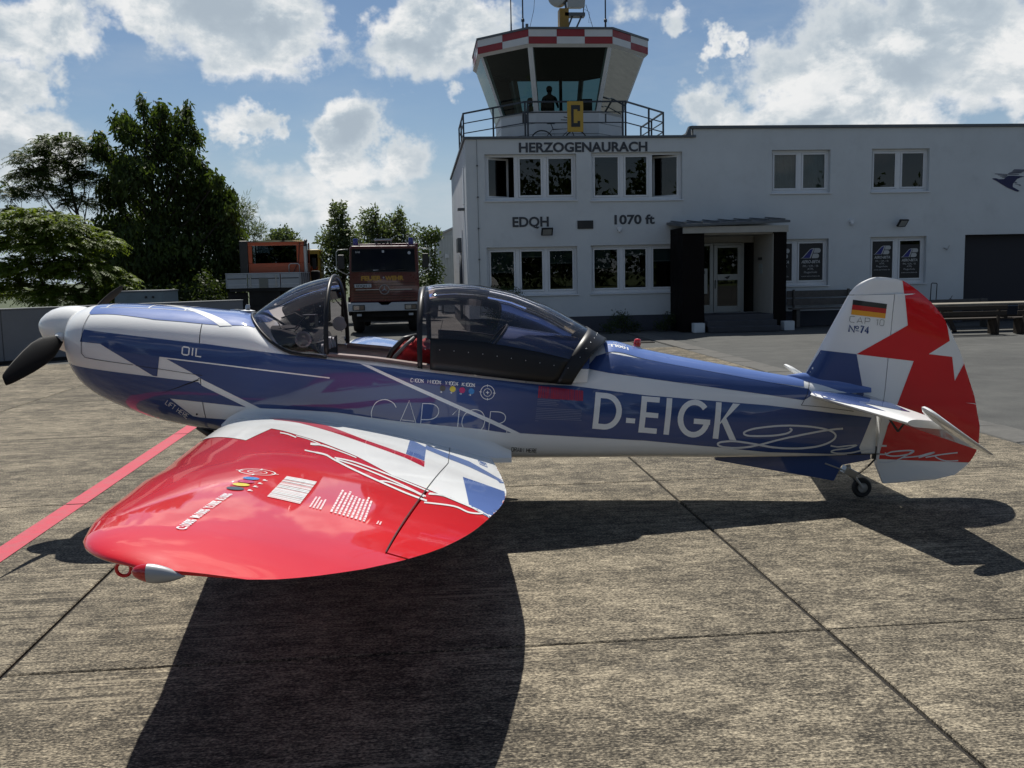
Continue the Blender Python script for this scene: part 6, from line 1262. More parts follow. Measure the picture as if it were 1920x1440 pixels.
WIN = {  # x0, x1, z0, z1, sashes
    "UL": (1.98, 4.67, 3.89, 5.22), "UR": (5.11, 7.84, 3.86, 5.25), "LL": (1.98, 4.67, 1.13, 2.54), "LR": (5.07, 7.81, 1.13, 2.55),
    "R1": (10.57, 12.39, 4.0, 5.27), "R2": (13.68, 15.50, 4.0, 5.28), "G1": (10.40, 12.38, 1.23, 2.63), "G2": (13.69, 15.48, 1.23, 2.65)}
DOOR = (8.10, 10.16, .44, 2.82)
GAR = (16.72, 20.6, .02, 2.67)
wl = facade("front_wall", 1.43, 8.18, .46, 5.65, [WIN[k] for k in ("UL", "UR", "LL", "LR")], YB, .17, M_WALL)
wr = facade("front_wall", 8.18, 24.0, .46, 5.90, [WIN[k] for k in ("R1", "R2", "G1", "G2")] + [(8.18, 10.16, .44 + .03, 2.82), (16.72, 20.6, .46, 2.67)], YB, .17, M_WALL)
WB().box(1.44, 16.71, YB + .012, YB + .2, 0, .458).build("plinth", M_PLINTH)
WB().box(20.61, 24, YB + .012, YB + .2, 0, .458).build("plinth", M_PLINTH)
side = WB()
side.add([(1.43, YB, .46), (1.43, 40.4, .46), (1.43, 40.4, 5.65), (1.43, YB, 5.65)], [(0, 3, 2, 1)])
side.add([(24, YB, 0), (24, 40.4, 0), (24, 40.4, 5.9), (24, YB, 5.9)], [(0, 1, 2, 3)])
side.add([(1.43, 40.4, 0), (24, 40.4, 0), (24, 40.4, 5.65), (1.43, 40.4, 5.65)], [(0, 3, 2, 1)])
side.add([(8.18, YB + .001, 5.65), (8.18, 40.4, 5.65), (8.18, 40.4, 5.9), (8.18, YB + .001, 5.9)], [(0, 1, 2, 3)])
side.build("side_wall", M_WALL, fix=False)
WB().box(1.442, 1.46, YB + .21, 40.4, 0, .458).build("plinth", M_PLINTH)
WB().box(1.45, 8.17, YB + .02, 40.38, 5.28, 5.40).box(8.2, 23.98, YB + .02, 40.38, 5.74, 5.86).build("flat_roof", M_ROOFF)
fl = WB()
fl.box(1.37, 8.24, YB - .06, YB + .20, 5.655, 5.72).box(1.37, 1.60, YB + .20, 40.45, 5.655, 5.72)
fl.build("parapet_flashing", M_FLASH)
fl = WB(); fl.box(8.10, 24.05, YB - .07, YB + .20, 5.905, 5.985).prism([(7.95, 5.725), (8.10, 5.725), (8.10, 5.985), (8.06, 5.985)], (YB - .02, YB + .18))
fl.build("parapet_flashing", M_FLASH)
# side wall slits, meter box and downpipe
WB().box(1.405, 1.428, 29.6, 30.0, 3.9, 5.0).box(1.405, 1.428, 31.4, 31.7, 1.2, 3.2).build("side_window", M_FRAMEW)
WB().box(1.22, 1.428, 29.55, 30.05, 3.72, 3.78).build("side_sill", M_FLASH)
WB().box(1.30, 1.425, 32.2, 33.6, 2.52, 2.98).build("louvre_box", M_FLASH)
WB().tube([(1.36, 31.9, 2.4), (1.36, 31.9, .3)], .05, 8).build("downpipe", M_FLASH, smooth=True)
cn = WB(); cn.tube([(1.76, YB - .03, 5.64), (1.76, YB - .03, .5)], .006, 6); cn.build("lightning_conductor", M_FLASH)
for z in (4.9, 4.0, 3.1, 2.2, 1.4):
    WB().box(1.735, 1.785, YB - .045, YB - .002, z - .02, z + .02).build("conductor_clip", M_FLASH)


def window(key, n, open_sash=None, inside=None, blinds=None):
    x0, x1, z0, z1 = WIN[key]
    y = YB + .13
    fr = WB()
    fw = .075
    fr.box(x0, x1, y, y + .06, z1 - fw, z1).box(x0, x1, y, y + .06, z0, z0 + .10).box(x0, x0 + fw, y, y + .06, z0 + .10, z1 - fw).box(x1 - fw, x1, y, y + .06, z0 + .10, z1 - fw)
    w = (x1 - x0 - 2 * fw) / n
    for i in range(1, n):
        xm = x0 + fw + w * i
        fr.box(xm - .06, xm + .06, y, y + .06, z0 + .10, z1 - fw)
    f = fr.build("window", M_FRAMEW, bevel=.006)
    for i in range(n):
        a = x0 + fw + w * i + (.06 if i else 0); c = x0 + fw + w * (i + 1) - (.06 if i < n - 1 else 0)
        zb, zt = z0 + .10, z1 - fw
        s = .055
        if open_sash == i:
            # casement swung inwards on its outer hinge
            sgn = 1 if i == 0 else -1
            hx = a if i == 0 else c
            L = c - a; ang = R(32)
            dx, dy = math.cos(ang) * sgn, math.sin(ang)

            def P(t, z, o=0.0):
                return (hx + dx * t - dy * o * sgn, y + .02 + dy * t + dx * o * sgn, z)
            sb = WB()
            for t0, t1, q0, q1 in ((0, s, zb, zt), (L - s, L, zb, zt), (s, L - s, zt - s, zt), (s, L - s, zb, zb + s)):
                sb.add([P(t0, q0), P(t1, q0), P(t1, q1), P(t0, q1), P(t0, q0, .05), P(t1, q0, .05), P(t1, q1, .05), P(t0, q1, .05)], [(0, 1, 2, 3), (7, 6, 5, 4), (0, 4, 5, 1), (1, 5, 6, 2), (2, 6, 7, 3), (3, 7, 4, 0)])
            sb.build("sash", M_FRAMEW, f).matrix_parent_inverse = Matrix()
            WB().add([P(s, zb + s, .025), P(L - s, zb + s, .025), P(L - s, zt - s, .025), P(s, zt - s, .025)], [(0, 1, 2, 3)]).build("pane", M_PANE, f)
        else:
            sb = WB()
            sb.box(a + .004, c - .004, y - .012, y + .04, zt - s, zt - .004).box(a + .004, c - .004, y - .012, y + .04, zb + .004, zb + s).box(a + .004, a + s, y - .012, y + .04, zb + s, zt - s).box(c - s, c - .004, y - .012, y + .04, zb + s, zt - s)
            sb.build("sash", M_FRAMEW, f, bevel=.005)
            WB().add([(a + s, y + .02, zb + s), (c - s, y + .02, zb + s), (c - s, y + .02, zt - s), (a + s, y + .02, zt - s)], [(0, 1, 2, 3)]).build("pane", M_PANE, f)
            if blinds and blinds[i]:
                d, part = blinds[i]
                xe = a + s + (c - a - 2 * s) * part
                zbl = zt - s - d
                WB().box(a + s, xe, y + .075, y + .08, zbl, zt - s).build("blind", M_BLIND, f)
                WB().box(a + s, xe, y + .066, y + .09, zbl - .035, zbl).build("blind_bar", M_BLINDBAR, f)
            if inside == "curtain":
                cb = WB(); n2 = 44
                pts = [(a + (c - a) * t / n2, y + .12 + .02 * math.sin(t * 1.9) + .012 * math.sin(t * .7)) for t in range(n2 + 1)]
                cb.loft([[(px, py, zb) for px, py in pts], [(px, py, zt) for px, py in pts]], False)
                cb.build("curtain", M_CURTAIN, f)
    sl = WB(); sl.box(x0 - .03, x1 + .03, YB - .05, y - .004, z0 - .035, z0 - .003); sl.build("sill", M_FRAMEW, f, bevel=.005)
    # dim room behind
    rm = WB()
    rm.add([(x0 - .3, YB + 3.0, z0 - .8), (x1 + .3, YB + 3.0, z0 - .8), (x1 + .3, YB + 3.0, z1 + .2), (x0 - .3, YB + 3.0, z1 + .2),
            (x0 - .3, y + .1, z0 - .8), (x1 + .3, y + .1, z0 - .8), (x1 + .3, y + .1, z1 + .2), (x0 - .3, y + .1, z1 + .2)],
           [(0, 1, 2, 3), (0, 4, 5, 1), (2, 6, 7, 3), (0, 3, 7, 4), (1, 5, 6, 2)])
    rm.build("room", M_ROOM, f, fix=False)
    return f


window("UL", 3, 0); window("UR", 3, 2)
window("LL", 3, blinds=[(.58, 1), (.14, 1), (.34, 1)]); window("LR", 3, blinds=[(.52, .72), (.15, 1), (.34, 1)])
window("R1", 2, inside="curtain"); w2 = window("R2", 2)
g1 = window("G1", 2); g2 = window("G2", 2)

# flying-school posters behind the ground-floor glass
M_POST = mat("black_poster", (.008, .008, .010), .5)
M_PWHITE = mat("poster_white", (.42, .43, .43), .6)
M_PBLUE = mat("poster_blue", (.012, .014, .17), .5)
def poster(par, x0, x1, z0, z1):
    y = YB + .141
    WB().box(x0, x1, y + .004, y + .008, z0, z1).build("poster", M_POST, par)
    w = x1 - x0; cx = (x0 + x1) / 2
    def q(u, v): return (x0 + w * u, y, z1 - w * v)
    fin_p = [(.06, .60), (.14, .57), (.46, .23), (.56, .19), (.66, .19), (.50, .60)]
    inn = [(.145, .588), (.20, .55), (.47, .255), (.57, .215), (.595, .215), (.455, .588)]
    b = WB(); b.add([q(u, v) for u, v in fin_p], [tuple(range(6))]); b.build("emblem", M_PWHITE, par)
    b = WB(); b.add([(p[0], p[1] - .001, p[2]) for p in (q(u, v) for u, v in inn)], [tuple(range(6))]); b.build("emblem", M_PBLUE, par)
    b = WB()
    for s0, v0 in ((.67, .19), (.60, .41)):
        pts = [(s0, v0)] + [(s0 + .17 + .085 * math.sin(a), v0 + .095 - .095 * math.cos(a)) for a in np.linspace(0, math.pi, 9)] + [(s0 - .055, v0 + .19)]
        b.add([q(u, v) for u, v in pts], [tuple(range(len(pts)))])
    b.build("emblem", M_PWHITE, par)
    def line(s, v, h, width, sh=0.0, bold=0.0):
        o = q(.5 - width / 2, v)
        sign_text("lettering", s, B(*o), (1, 0, 0), (0, 0, 1), h * w, M_PWHITE, par, bold, "LEFT", width * w, .0015, sh)
    line("AERO-BETA", .80, .125, .80, .25, .025); line("PPL / CPL / IR", .96, .085, .66); line("ATPL", 1.08, .085, .27); line("Flugschule", 1.21, .085, .56); line("www.aero-beta.de", 1.36, .062, .80)


for gk, par in (("G1", g1), ("G2", g2)):
    x0, x1, z0, z1 = WIN[gk]
    w = (x1 - x0 - .15) / 2
    for i in range(2):
        a = x0 + .075 + w * i + (.06 if i else 0) + .06; c = x0 + .075 + w * (i + 1) - (.06 if i < 1 else 0) - .06
        poster(par, a, c, z0 + .17, z1 - .14 - (.10 if (gk == "G2" and i == 1) else .0))

# lettering and fittings on the front
for s, x0, x1, z, h in (("HERZOGENAURACH", 2.99, 6.79, 5.275, .275), ("EDQH", 2.76, 3.83, 3.135, .285), ("1070 ft", 5.79, 7.0, 3.165, .27)):
    t = sign_text("lettering", s, B(x0, YB, z), (1, 0, 0), (0, 0, 1), h, M_LETTER, bld, .03, "LEFT", x1 - x0, .004, 0, .012)
WB().box(4.68, 5.15, YB - .03, YB - .002, 3.04, 3.28).build("vent_plate", M_BLACK)
for x, z, rz in ((3.75, 2.97, 0), (14.6, 3.05, 20)):
    rot = Matrix.Rotation(R(rz), 3, "Z") @ Matrix.Rotation(R(-52), 3, "X")
    fl = WB(); fl.obox((x, YB - .20, z), (.17, .125, .025), rot); fl.bar((x, YB, z + .1), (x, YB - .17, z + .02), .03)
    fo = fl.build("floodlight", M_BLACK, bevel=.006)
    gl = WB(); gl.obox(Vector((x, YB - .20, z)) + rot @ Vector((0, -.0, -.0265)), (.13, .095, .002), rot); gl.build("lamp_glass", M_ALU, fo)
for x, z in ((5.93, 2.98), (13.06, 3.08)):
    c = WB(); c.box(x - .06, x + .06, YB - .10, YB - .002, z + .02, z + .10); c.lathe([(.05, .0), (.055, -.04), (.035, -.08), (0, -.095)], (x, YB - .07, z + .02), (0, 0, 1), 14)
    c.build("camera_dome", M_FRAMEW, smooth=True, angle=30)
WB().bar((16.05, YB - .002, 2.28), (16.05, YB - .18, 2.22), .03).bar((16.05, YB - .18, 2.22), (16.12, YB - .18, 2.35), .02).build("hose_hook", M_ALU)
# blue bird emblem on the wall
bird = WB(); sc = 1.05 / 1160
def bp(p): return (17.53 + (p[0] - 760) * sc, YB - .006, 4.36 - (p[1] - 870) * sc)
for poly in ([(755, 872), (810, 862), (900, 868), (985, 900), (1165, 895), (1300, 800), (1330, 787), (1500, 785), (1730, 798), (1910, 815), (1760, 850), (1640, 900), (1560, 985), (1500, 1050), (1490, 1120), (1500, 1165), (1640, 1235), (1750, 1300), (1680, 1325), (1560, 1290), (1260, 1160), (1120, 1080), (900, 950), (770, 895)],
             [(845, 712), (1000, 715), (1290, 735), (1300, 750), (1000, 735), (850, 728)], [(940, 748), (1290, 768), (1290, 785), (960, 765)], [(1020, 795), (1290, 792), (1270, 810), (1040, 806)], [(1090, 830), (1250, 822), (1220, 845), (1110, 843)],
             [(1310, 712), (1700, 735), (1690, 755), (1320, 748)], [(1360, 680), (1830, 680), (1760, 705), (1350, 700)], [(1440, 650), (1900, 650), (1800, 668), (1430, 668)], [(1480, 610), (1990, 620), (1900, 640), (1460, 635)], [(1520, 575), (2050, 590), (1990, 608), (1500, 595)],
             [(1560, 1000), (1650, 1020), (1640, 1035), (1540, 1022)], [(1590, 1055), (1780, 1085), (1760, 1098), (1570, 1068)], [(1720, 1110), (1800, 1112), (1770, 1130), (1700, 1125)]):
    bird.add([bp(p) for p in poly], [tuple(range(len(poly)))])
bo = bird.build("bird_emblem", mat("navy_emblem", (.006, .008, .06), .5))
md = bo.modifiers.new("thickness", "SOLIDIFY"); md.thickness = .006
tag(bo, kind="stuff")

# garage opening
WB().box(16.72, 20.6, YB + .35, YB + .40, .0, 2.7).build("garage_door", mat("dark_navy_door", (.006, .006, .014), .6))
gb = WB(); gb.box(16.55, 16.719, YB + .17, YB + .40, 0, 2.7).box(20.601, 20.75, YB + .17, YB + .40, 0, 2.7).box(16.55, 20.75, YB + .17, YB + .40, 2.701, 2.85); gb.build("garage_frame", M_BROWN2)

# entrance porch
pf = WB()
pf.box(7.47, 8.10, 26.95, 28.33, .0, 2.80).box(10.16, 10.52, 26.95, 28.33, .0, 2.80).box(7.47, 10.52, 26.95, 28.33, 2.803, 2.97)
porch = pf.build("porch_frame", M_BROWN2, bevel=.01)
WB().box(10.135, 10.158, 27.02, 28.62, .47, 2.77).box(8.11, 10.13, 27.02, 28.62, 2.76, 2.797).build("porch_lining", M_CREAM, porch)
WB().box(8.11, 10.13, 28.60, 28.63, 2.56, 2.755).build("door_header", M_CREAM, porch)
cr = WB(); zt = lambda y: 3.0 + (y - 26.8) * .14
cr.add([(7.36, 26.78, 2.985), (10.55, 26.78, 3.06), (10.55, 28.34, 3.20), (7.36, 28.34, 3.12), (7.36, 26.78, 3.05), (10.55, 26.78, 3.125), (10.55, 28.34, 3.265), (7.36, 28.34, 3.185)], [(0, 3, 2, 1), (4, 5, 6, 7), (0, 1, 5, 4), (1, 2, 6, 5), (2, 3, 7, 6), (3, 0, 4, 7)])
cr.build("porch_roof", M_FLASH)
WB().box(7.46, 10.53, 26.86, 26.94, 2.80, 2.985).build("porch_fascia", M_CREAM, porch)
for i in range(7):
    x = 7.5 + i * .48
    z0 = 3.055 + (x - 7.36) / 3.19 * .075
    WB().bar((x, 26.76, z0 + .03), (x, 28.33, z0 + .165), .035, .03).build("roof_rib", M_FLASH, porch)
# door and side light
d = WB()
for x0, x1, z0, z1 in ((8.12, 8.17, .47, 2.55), (8.74, 8.85, .47, 2.55), (8.12, 8.74, 2.47, 2.55), (8.12, 8.74, .47, .70), (8.85, 9.72, 2.50, 2.55), (9.72, 9.80, .47, 2.55)):
    d.box(x0, x1, 28.52, 28.58, z0, z1)
door_f = d.build("door_frame", M_ALU, bevel=.004)
d = WB()
for x0, x1, z0, z1 in ((8.86, 8.97, .48, 2.49), (9.60, 9.71, .48, 2.49), (8.97, 9.60, 2.41, 2.49), (8.97, 9.60, 1.44, 1.62), (8.97, 9.60, .48, .66)):
    d.box(x0, x1, 28.50, 28.55, z0, z1)
door = d.build("door", M_ALU, bevel=.004)
WB().add([(8.97, 28.53, 1.62), (9.60, 28.53, 1.62), (9.60, 28.53, 2.41), (8.97, 28.53, 2.41)], [(0, 1, 2, 3)]).build("pane", M_PANE, door)
WB().add([(8.97, 28.53, .66), (9.60, 28.53, .66), (9.60, 28.53, 1.44), (8.97, 28.53, 1.44)], [(0, 1, 2, 3)]).build("pane", M_PANE, door)
WB().add([(8.17, 28.55, .70), (8.74, 28.55, .70), (8.74, 28.55, 2.47), (8.17, 28.55, 2.47)], [(0, 1, 2, 3)]).build("pane", M_PANE, door_f)
WB().tube([(8.90, 28.49, 1.2), (8.90, 28.44, 1.22), (8.90, 28.44, 1.42), (8.90, 28.49, 1.44)], .012, 8).build("handle", M_BLACK, door)
WB().prism([(9.18, 1.53), (9.36, 1.575), (9.32, 1.50), (9.27, 1.47)], (28.49, 28.498)).build("emblem", M_BLACK, door)
WB().add([(8.0, 30.5, .3), (10.3, 30.5, .3), (10.3, 30.5, 2.8), (8.0, 30.5, 2.8), (8.0, 28.64, .3), (10.3, 28.64, .3), (10.3, 28.64, 2.8), (8.0, 28.64, 2.8)], [(0, 1, 2, 3), (0, 4, 5, 1), (2, 6, 7, 3), (0, 3, 7, 4), (1, 5, 6, 2)]).build("hall", M_ROOM, fix=False)
mbx = WB(); mbx.box(8.10, 8.60, 28.30, 28.49, 1.05, 1.80)
mbx.build("mailbox_panel", M_ALU, porch)
for i in range(5):
    z = 1.12 + i * .14
    WB().box(8.125, 8.43, 28.292, 28.299, z, z + .02).build("mail_slot", M_FLASH, porch)
for i in range(3):
    WB().box(8.47, 8.53, 28.292, 28.299, 1.64 + i * .035, 1.66 + i * .035).build("bell_button", M_BLACK, porch)
WB().box(10.115, 10.133, 27.9, 28.2, 2.02, 2.10).build("name_plate", M_BLACK, porch)
for z in (1.62, 1.78): WB().box(10.12, 10.133, 27.85, 28.12, z, z + .13).build("notice_sheet", M_CURTAIN, porch)
for i in range(3):
    WB().box(8.11 - .12 * (2 - i) * 0 , 10.15, 26.95 - .32 * (2 - i) * .9, 28.5 - .002 * i, .0 + .001, .155 * (i + 1)).build("entrance_step", M_STEP, porch, bevel=.01)
for x in (7.72, 10.35): WB().box(x, x + .30, 26.62, 26.90, 0, .26).build("step_block", M_WALL, porch)

# ---------------- tower cab
OCT_T = [(3.42, 29.1), (5.93, 29.1), (7.33, 30.5), (7.33, 33.0), (5.93, 34.4), (3.42, 34.4), (2.0, 33.0), (2.0, 30.5)]
OCT_B = [(3.68, 29.75), (5.62, 29.75), (6.55, 30.72), (6.55, 32.8), (5.62, 33.75), (3.68, 33.75), (2.70, 32.8), (2.70, 30.72)]
OCT_W = [(x + (4.66 - x) * .035, y + (31.75 - y) * .035) for x, y in OCT_T]
def mixp(a, b, t): return (a[0] + (b[0] - a[0]) * t, a[1] + (b[1] - a[1]) * t)
zW0, zW1, zF0, zF1 = 6.60, 8.42, 8.50, 8.91
lw = WB(); lw.loft([[(x, y, 5.40) for x, y in OCT_B], [(x, y, 6.10) for x, y in OCT_B], [(x, y, zW0) for x, y in OCT_B]], True)
cab = lw.build("cab_wall", M_CHKW)
for z in (5.98, 6.30):
    g = WB(); g.loft([[(4.64 + (x - 4.64) * 1.004, 31.75 + (y - 31.75) * 1.004, z + dz) for x, y in OCT_B] for dz in (0, .012)], True); g.build("cladding_joint", M_FLASH, cab)
WB().loft([[(x, y, zW0) for x, y in OCT_B], [(x + (4.64 - x) * -.02, y + (31.75 - y) * -.02, zW0 + .06) for x, y in OCT_B], [(x + (4.64 - x) * .05, y + (31.75 - y) * .05, zW0 + .06) for x, y in OCT_B]], True).build("cab_sill", M_CHKW, cab)
hd = WB(); hd.loft([[(x, y, zW1) for x, y in OCT_W], [(x, y, zF0) for x, y in OCT_T]], True); hd.build("cab_header", M_CHKW, cab)
for i in range(8):
    t0, t1 = OCT_W[i], OCT_W[(i + 1) % 8]; b0, b1 = OCT_B[i], OCT_B[(i + 1) % 8]
    L = math.dist(t0, t1); f = .085 / L; fb = .085 / math.dist(b0, b1)
    WB().add([(*mixp(b0, b1, fb), zW0 + .06), (*mixp(b0, b1, 1 - fb), zW0 + .06), (*mixp(t0, t1, 1 - f), zW1), (*mixp(t0, t1, f), zW1)], [(0, 1, 2, 3)]).build("cab_pane", M_TPANE, cab)
    ps = WB()
    o = 31.75
    c = (4.65, 31.75)
    for sgn, (tb, ta, bb, ba) in ((1, (t0, t1, b0, b1)),):
        pt = OCT_W[i - 1]; pb = OCT_B[i - 1]
        fp = .085 / math.dist(t0, pt); fpb = .085 / math.dist(b0, pb)
        outer = [(*mixp(b0, pb, fpb), zW0 + .05), (*b0, zW0 + .05), (*mixp(b0, b1, fb), zW0 + .05)]
        outt = [(*mixp(t0, pt, fp), zW1 + .01), (*t0, zW1 + .01), (*mixp(t0, t1, f), zW1 + .01)]
        inn = [(*mixp(mixp(b0, b1, fb), c, .04), zW0 + .05), (*mixp(mixp(b0, pb, fpb), c, .04), zW0 + .05)]
        innt = [(*mixp(mixp(t0, t1, f), c, .04), zW1 + .01), (*mixp(mixp(t0, pt, fp), c, .04), zW1 + .01)]
        ps.loft([outer + inn, outt + innt], True)
    ps.build("cab_post", M_CHKW, cab)
# checker board fascia, plate by plate
zm = (zF0 + zF1) / 2
k0 = 0
for i in range(8):
    p0, p1 = OCT_T[i], OCT_T[(i + 1) % 8]
    n = 3 if i % 2 == 0 else 2
    dx, dy = p1[0] - p0[0], p1[1] - p0[1]; L = math.hypot(dx, dy); nx, ny = dy / L, -dx / L
    for r_ in range(2):
        for j in range(n):
            a = mixp(p0, p1, (j + .004) / n); b_ = mixp(p0, p1, (j + .996) / n)
            z0, z1 = (zF0, zm - .002) if r_ == 0 else (zm + .002, zF1)
            o = .012
            red = (k0 + j + r_) % 2 == 0
            WB().add([(a[0], a[1], z0), (b_[0], b_[1], z0), (b_[0], b_[1], z1), (a[0], a[1], z1), (a[0] + nx * o, a[1] + ny * o, z0), (b_[0] + nx * o, b_[1] + ny * o, z0), (b_[0] + nx * o, b_[1] + ny * o, z1), (a[0] + nx * o, a[1] + ny * o, z1)],
                     [(4, 5, 6, 7), (0, 4, 7, 3), (1, 2, 6, 5), (3, 7, 6, 2), (0, 1, 5, 4)]).build("checker_plate", M_CHKR if red else M_CHKW, cab)
    k0 += n
WB().loft([[(x, y, zF0 - .001) for x, y in OCT_T], [(x, y, zF1) for x, y in OCT_T]], True).build("fascia_core", M_CHKW, cab)
WB().loft([[(4.65 + (x - 4.65) * 1.012, 31.75 + (y - 31.75) * 1.012, z) for x, y in OCT_T] for z in (zF1 + .003, zF1 + .065)], True, True, True).build("cab_roof", M_FLASH, cab)
WB().add([(x, y, zW1 + .03) for x, y in OCT_W], [tuple(range(8))]).add([(x * .999, y, zW0 - .25) for x, y in OCT_B], [tuple(range(8))]).build("cab_ceiling", mat("dark_ceiling", (.022, .025, .025), .9), cab)
WB().box(3.3, 5.9, 30.0, 30.5, 6.35, 6.70).box(3.0, 3.4, 30.5, 32.5, 6.35, 6.70).box(5.2, 5.5, 30.2, 30.5, 6.7, 7.1).build("control_desk", mat("dark_desk", (.02, .02, .022), .6), cab)
WB().box(4.95, 5.05, 33.4, 33.5, 6.6, 8.4).box(5.6, 5.66, 33.0, 33.06, 6.6, 7.6).build("inner_column", M_BLACK, cab)
# balcony slab and railing
RAIL = [(1.5, 33.6), (1.5, 30.5), (3.20, 28.47), (6.17, 28.47), (7.82, 30.5), (7.82, 33.6)]
WB().add([(1.60, 28.60, 5.63), (8.15, 28.60, 5.29), (8.15, 35, 5.29), (1.60, 35, 5.29)], [(0, 1, 2, 3)]).build("balcony_deck", M_ROOFF)
for z, w in ((6.72, .045), (6.42, .028), (6.12, .028)):
    for a, b_ in zip(RAIL, RAIL[1:]):
        WB().bar((*a, z), (*b_, z), w).build("rail", M_DKBLUE)
for p in RAIL + [mixp(RAIL[1], RAIL[2], .5), mixp(RAIL[3], RAIL[4], .6), mixp(RAIL[0], RAIL[1], .5), mixp(RAIL[4], RAIL[5], .5), (3.28, 28.47), (6.09, 28.47)]:
    WB().bar((*p, 5.29), (*p, 6.74), .05).build("rail_post", M_DKBLUE)
for x, y0, z1, r_ in ((3.02, 30.2, 11.6, .018), (3.36, 30.0, 11.8, .022), (5.90, 30.0, 11.8, .022)):
    m_ = WB(); m_.tube([(x, y0, 8.96), (x, y0, 9.5), (x, y0, z1)], [r_ * 1.6, r_, r_ * .8], 8)
    if x > 3.1: m_.lathe([(.05, 0), (.05, .07), (.03, .09)], (x, y0, 9.35), (0, 0, 1), 10)
    m_.build("antenna_mast", M_DKBLUE, cab, smooth=True, angle=40)
WB().box(3.44, 3.52, 29.95, 30.05, 8.97, 9.28).build("antenna_box", M_FLASH, cab)
M_YEL = mat("ochre_paint", (.26, .15, .015), .5, var=.15)
WB().box(4.36, 4.62, 29.75, 30.25, 8.97, 9.12).box(4.46, 4.74, 29.8, 30.2, 9.12, 9.70).build("beacon_mount", M_YEL, cab)
lm = WB()
lm.bar((4.66, 29.9, 9.02), (4.86, 29.9, 9.48), .05); lm.bar((4.92, 29.9, 9.02), (5.14, 29.9, 9.48), .05); lm.box(4.62, 5.02, 29.8, 30.1, 8.97, 9.08); lm.box(4.62, 5.24, 29.8, 30.1, 9.48, 9.58); lm.bar((5.2, 29.9, 9.58), (5.22, 29.9, 9.82), .03); lm.bar((4.68, 29.9, 9.58), (4.62, 29.9, 10.3), .06)
lm.build("lamp_bracket", M_FLASH, cab)
WB().loft([[(4.70, 29.75, 9.72), (5.22, 29.75, 9.72), (5.26, 29.75, 10.25), (4.70, 29.75, 10.25)], [(4.75, 30.2, 9.78), (5.16, 30.2, 9.78), (5.16, 30.2, 10.2), (4.75, 30.2, 10.2)]], True, True, True).build("signal_lamp", M_ALU, cab)
WB().lathe([(.0, -.28), (.16, -.24), (.26, -.12), (.28, 0), (.28, .16), (.2, .18), (0, .18)], (4.46, 30.0, 10.05), (-.4, -.8, 0), 24).build("siren_drum", M_ALU, cab, smooth=True, angle=40)
WB().tube([(5.28, 29.9, 9.83), (5.55, 29.9, 8.97)], .008, 5).tube([(5.24, 29.9, 9.7), (5.40, 29.9, 9.6), (5.36, 29.9, 9.3), (5.46, 29.9, 9.3)], .005, 5).build("stay_wire", M_BLACK, cab)
WB().tube([(3.55, 30, 9.1), (3.7, 30, 9.7), (3.78, 30, 10.6)], .007, 5).build("stay_wire", M_BLACK, cab)

# yellow board with C on the railing
cb = empty("letter_board", (4.66, 28.37, 5.84), 0, "yellow board with a black letter C fixed to the tower balcony railing", "sign")
MB().box(-.235, .235, -.03, .02, 0, .87).build("board", mat("yellow_board", (.42, .27, .035), .55, var=.06), cb, bevel=.008)
MB().add([(-.125, -.034, .14), (.14, -.034, .14), (.14, -.034, .31), (.06, -.034, .31), (.06, -.034, .25), (-.05, -.034, .25), (-.05, -.034, .64), (.06, -.034, .64), (.06, -.034, .59), (.14, -.034, .59), (.14, -.034, .76), (-.125, -.034, .76)],
         [(0, 1, 4, 5), (1, 2, 3, 4), (0, 5, 6, 11), (11, 6, 7, 10), (7, 8, 9, 10)]).build("letter", M_BLACK, cb, fix=False)

# people in the cab, bicycle on the balcony
def person(loc, rz, label, top):
    p = empty("person", loc, rz, label, "person", "people in the tower cab")
    me = bpy.data.meshes.new("body")
    V = [(0, 0, .45), (0, 0, .62), (0, .0, .86), (0, .0, 1.03), (0, -.01, 1.12), (0, -.02, 1.22), (0, -.015, 1.31),
         (-.19, 0, 1.0), (-.25, -.06, .78), (-.20, -.28, .68), (-.17, -.36, .68), (.19, 0, 1.0), (.25, -.06, .78), (.20, -.28, .68), (.17, -.36, .68),
         (-.10, -.02, .45), (-.12, -.42, .46), (-.12, -.44, .05), (-.12, -.58, .03), (.10, -.02, .45), (.12, -.42, .46), (.12, -.44, .05), (.12, -.58, .03)]
    E_ = [(0, 1), (1, 2), (2, 3), (3, 4), (4, 5), (5, 6), (3, 7), (7, 8), (8, 9), (9, 10), (3, 11), (11, 12), (12, 13), (13, 14), (0, 15), (15, 16), (16, 17), (17, 18), (0, 19), (19, 20), (20, 21), (21, 22)]
    rad = [.15, .14, .16, .13, .055, .085, .07, .07, .05, .04, .03, .07, .05, .04, .03, .09, .075, .05, .04, .09, .075, .05, .04]
    me.from_pydata(V, E_, [])
    o = bpy.data.objects.new("body", me); COL.objects.link(o); o.parent = p
    sk = o.modifiers.new("skin", "SKIN")
    for v, r_ in zip(me.skin_vertices[0].data, rad): v.radius = (r_, r_ * .85)
    me.skin_vertices[0].data[0].use_root = True
    sb = o.modifiers.new("smooth", "SUBSURF"); sb.levels = 1; sb.render_levels = 2
    me.materials.append(top)
    h = MB(); h.lathe([(.0, .105), (.06, .095), (.095, .05), (.10, .0), (.09, -.05), (.07, -.09)], (0, .005, 1.275), (0, .15, 1), 16)
    h.build("hair", M_BLACK, p, smooth=True)
    ch = MB(); ch.box(-.25, .25, -.25, .25, .36, .42).box(-.22, .22, .2, .26, .42, .95).bar((0, 0, .36), (0, 0, .02), .06)
    c = ch.build("office_chair", M_BLACK); c.location = loc; c.rotation_euler = (0, 0, rz)
    tag(c, "dark office chair under " + label.split(" in the")[0], "chair", "chairs in the tower cab")
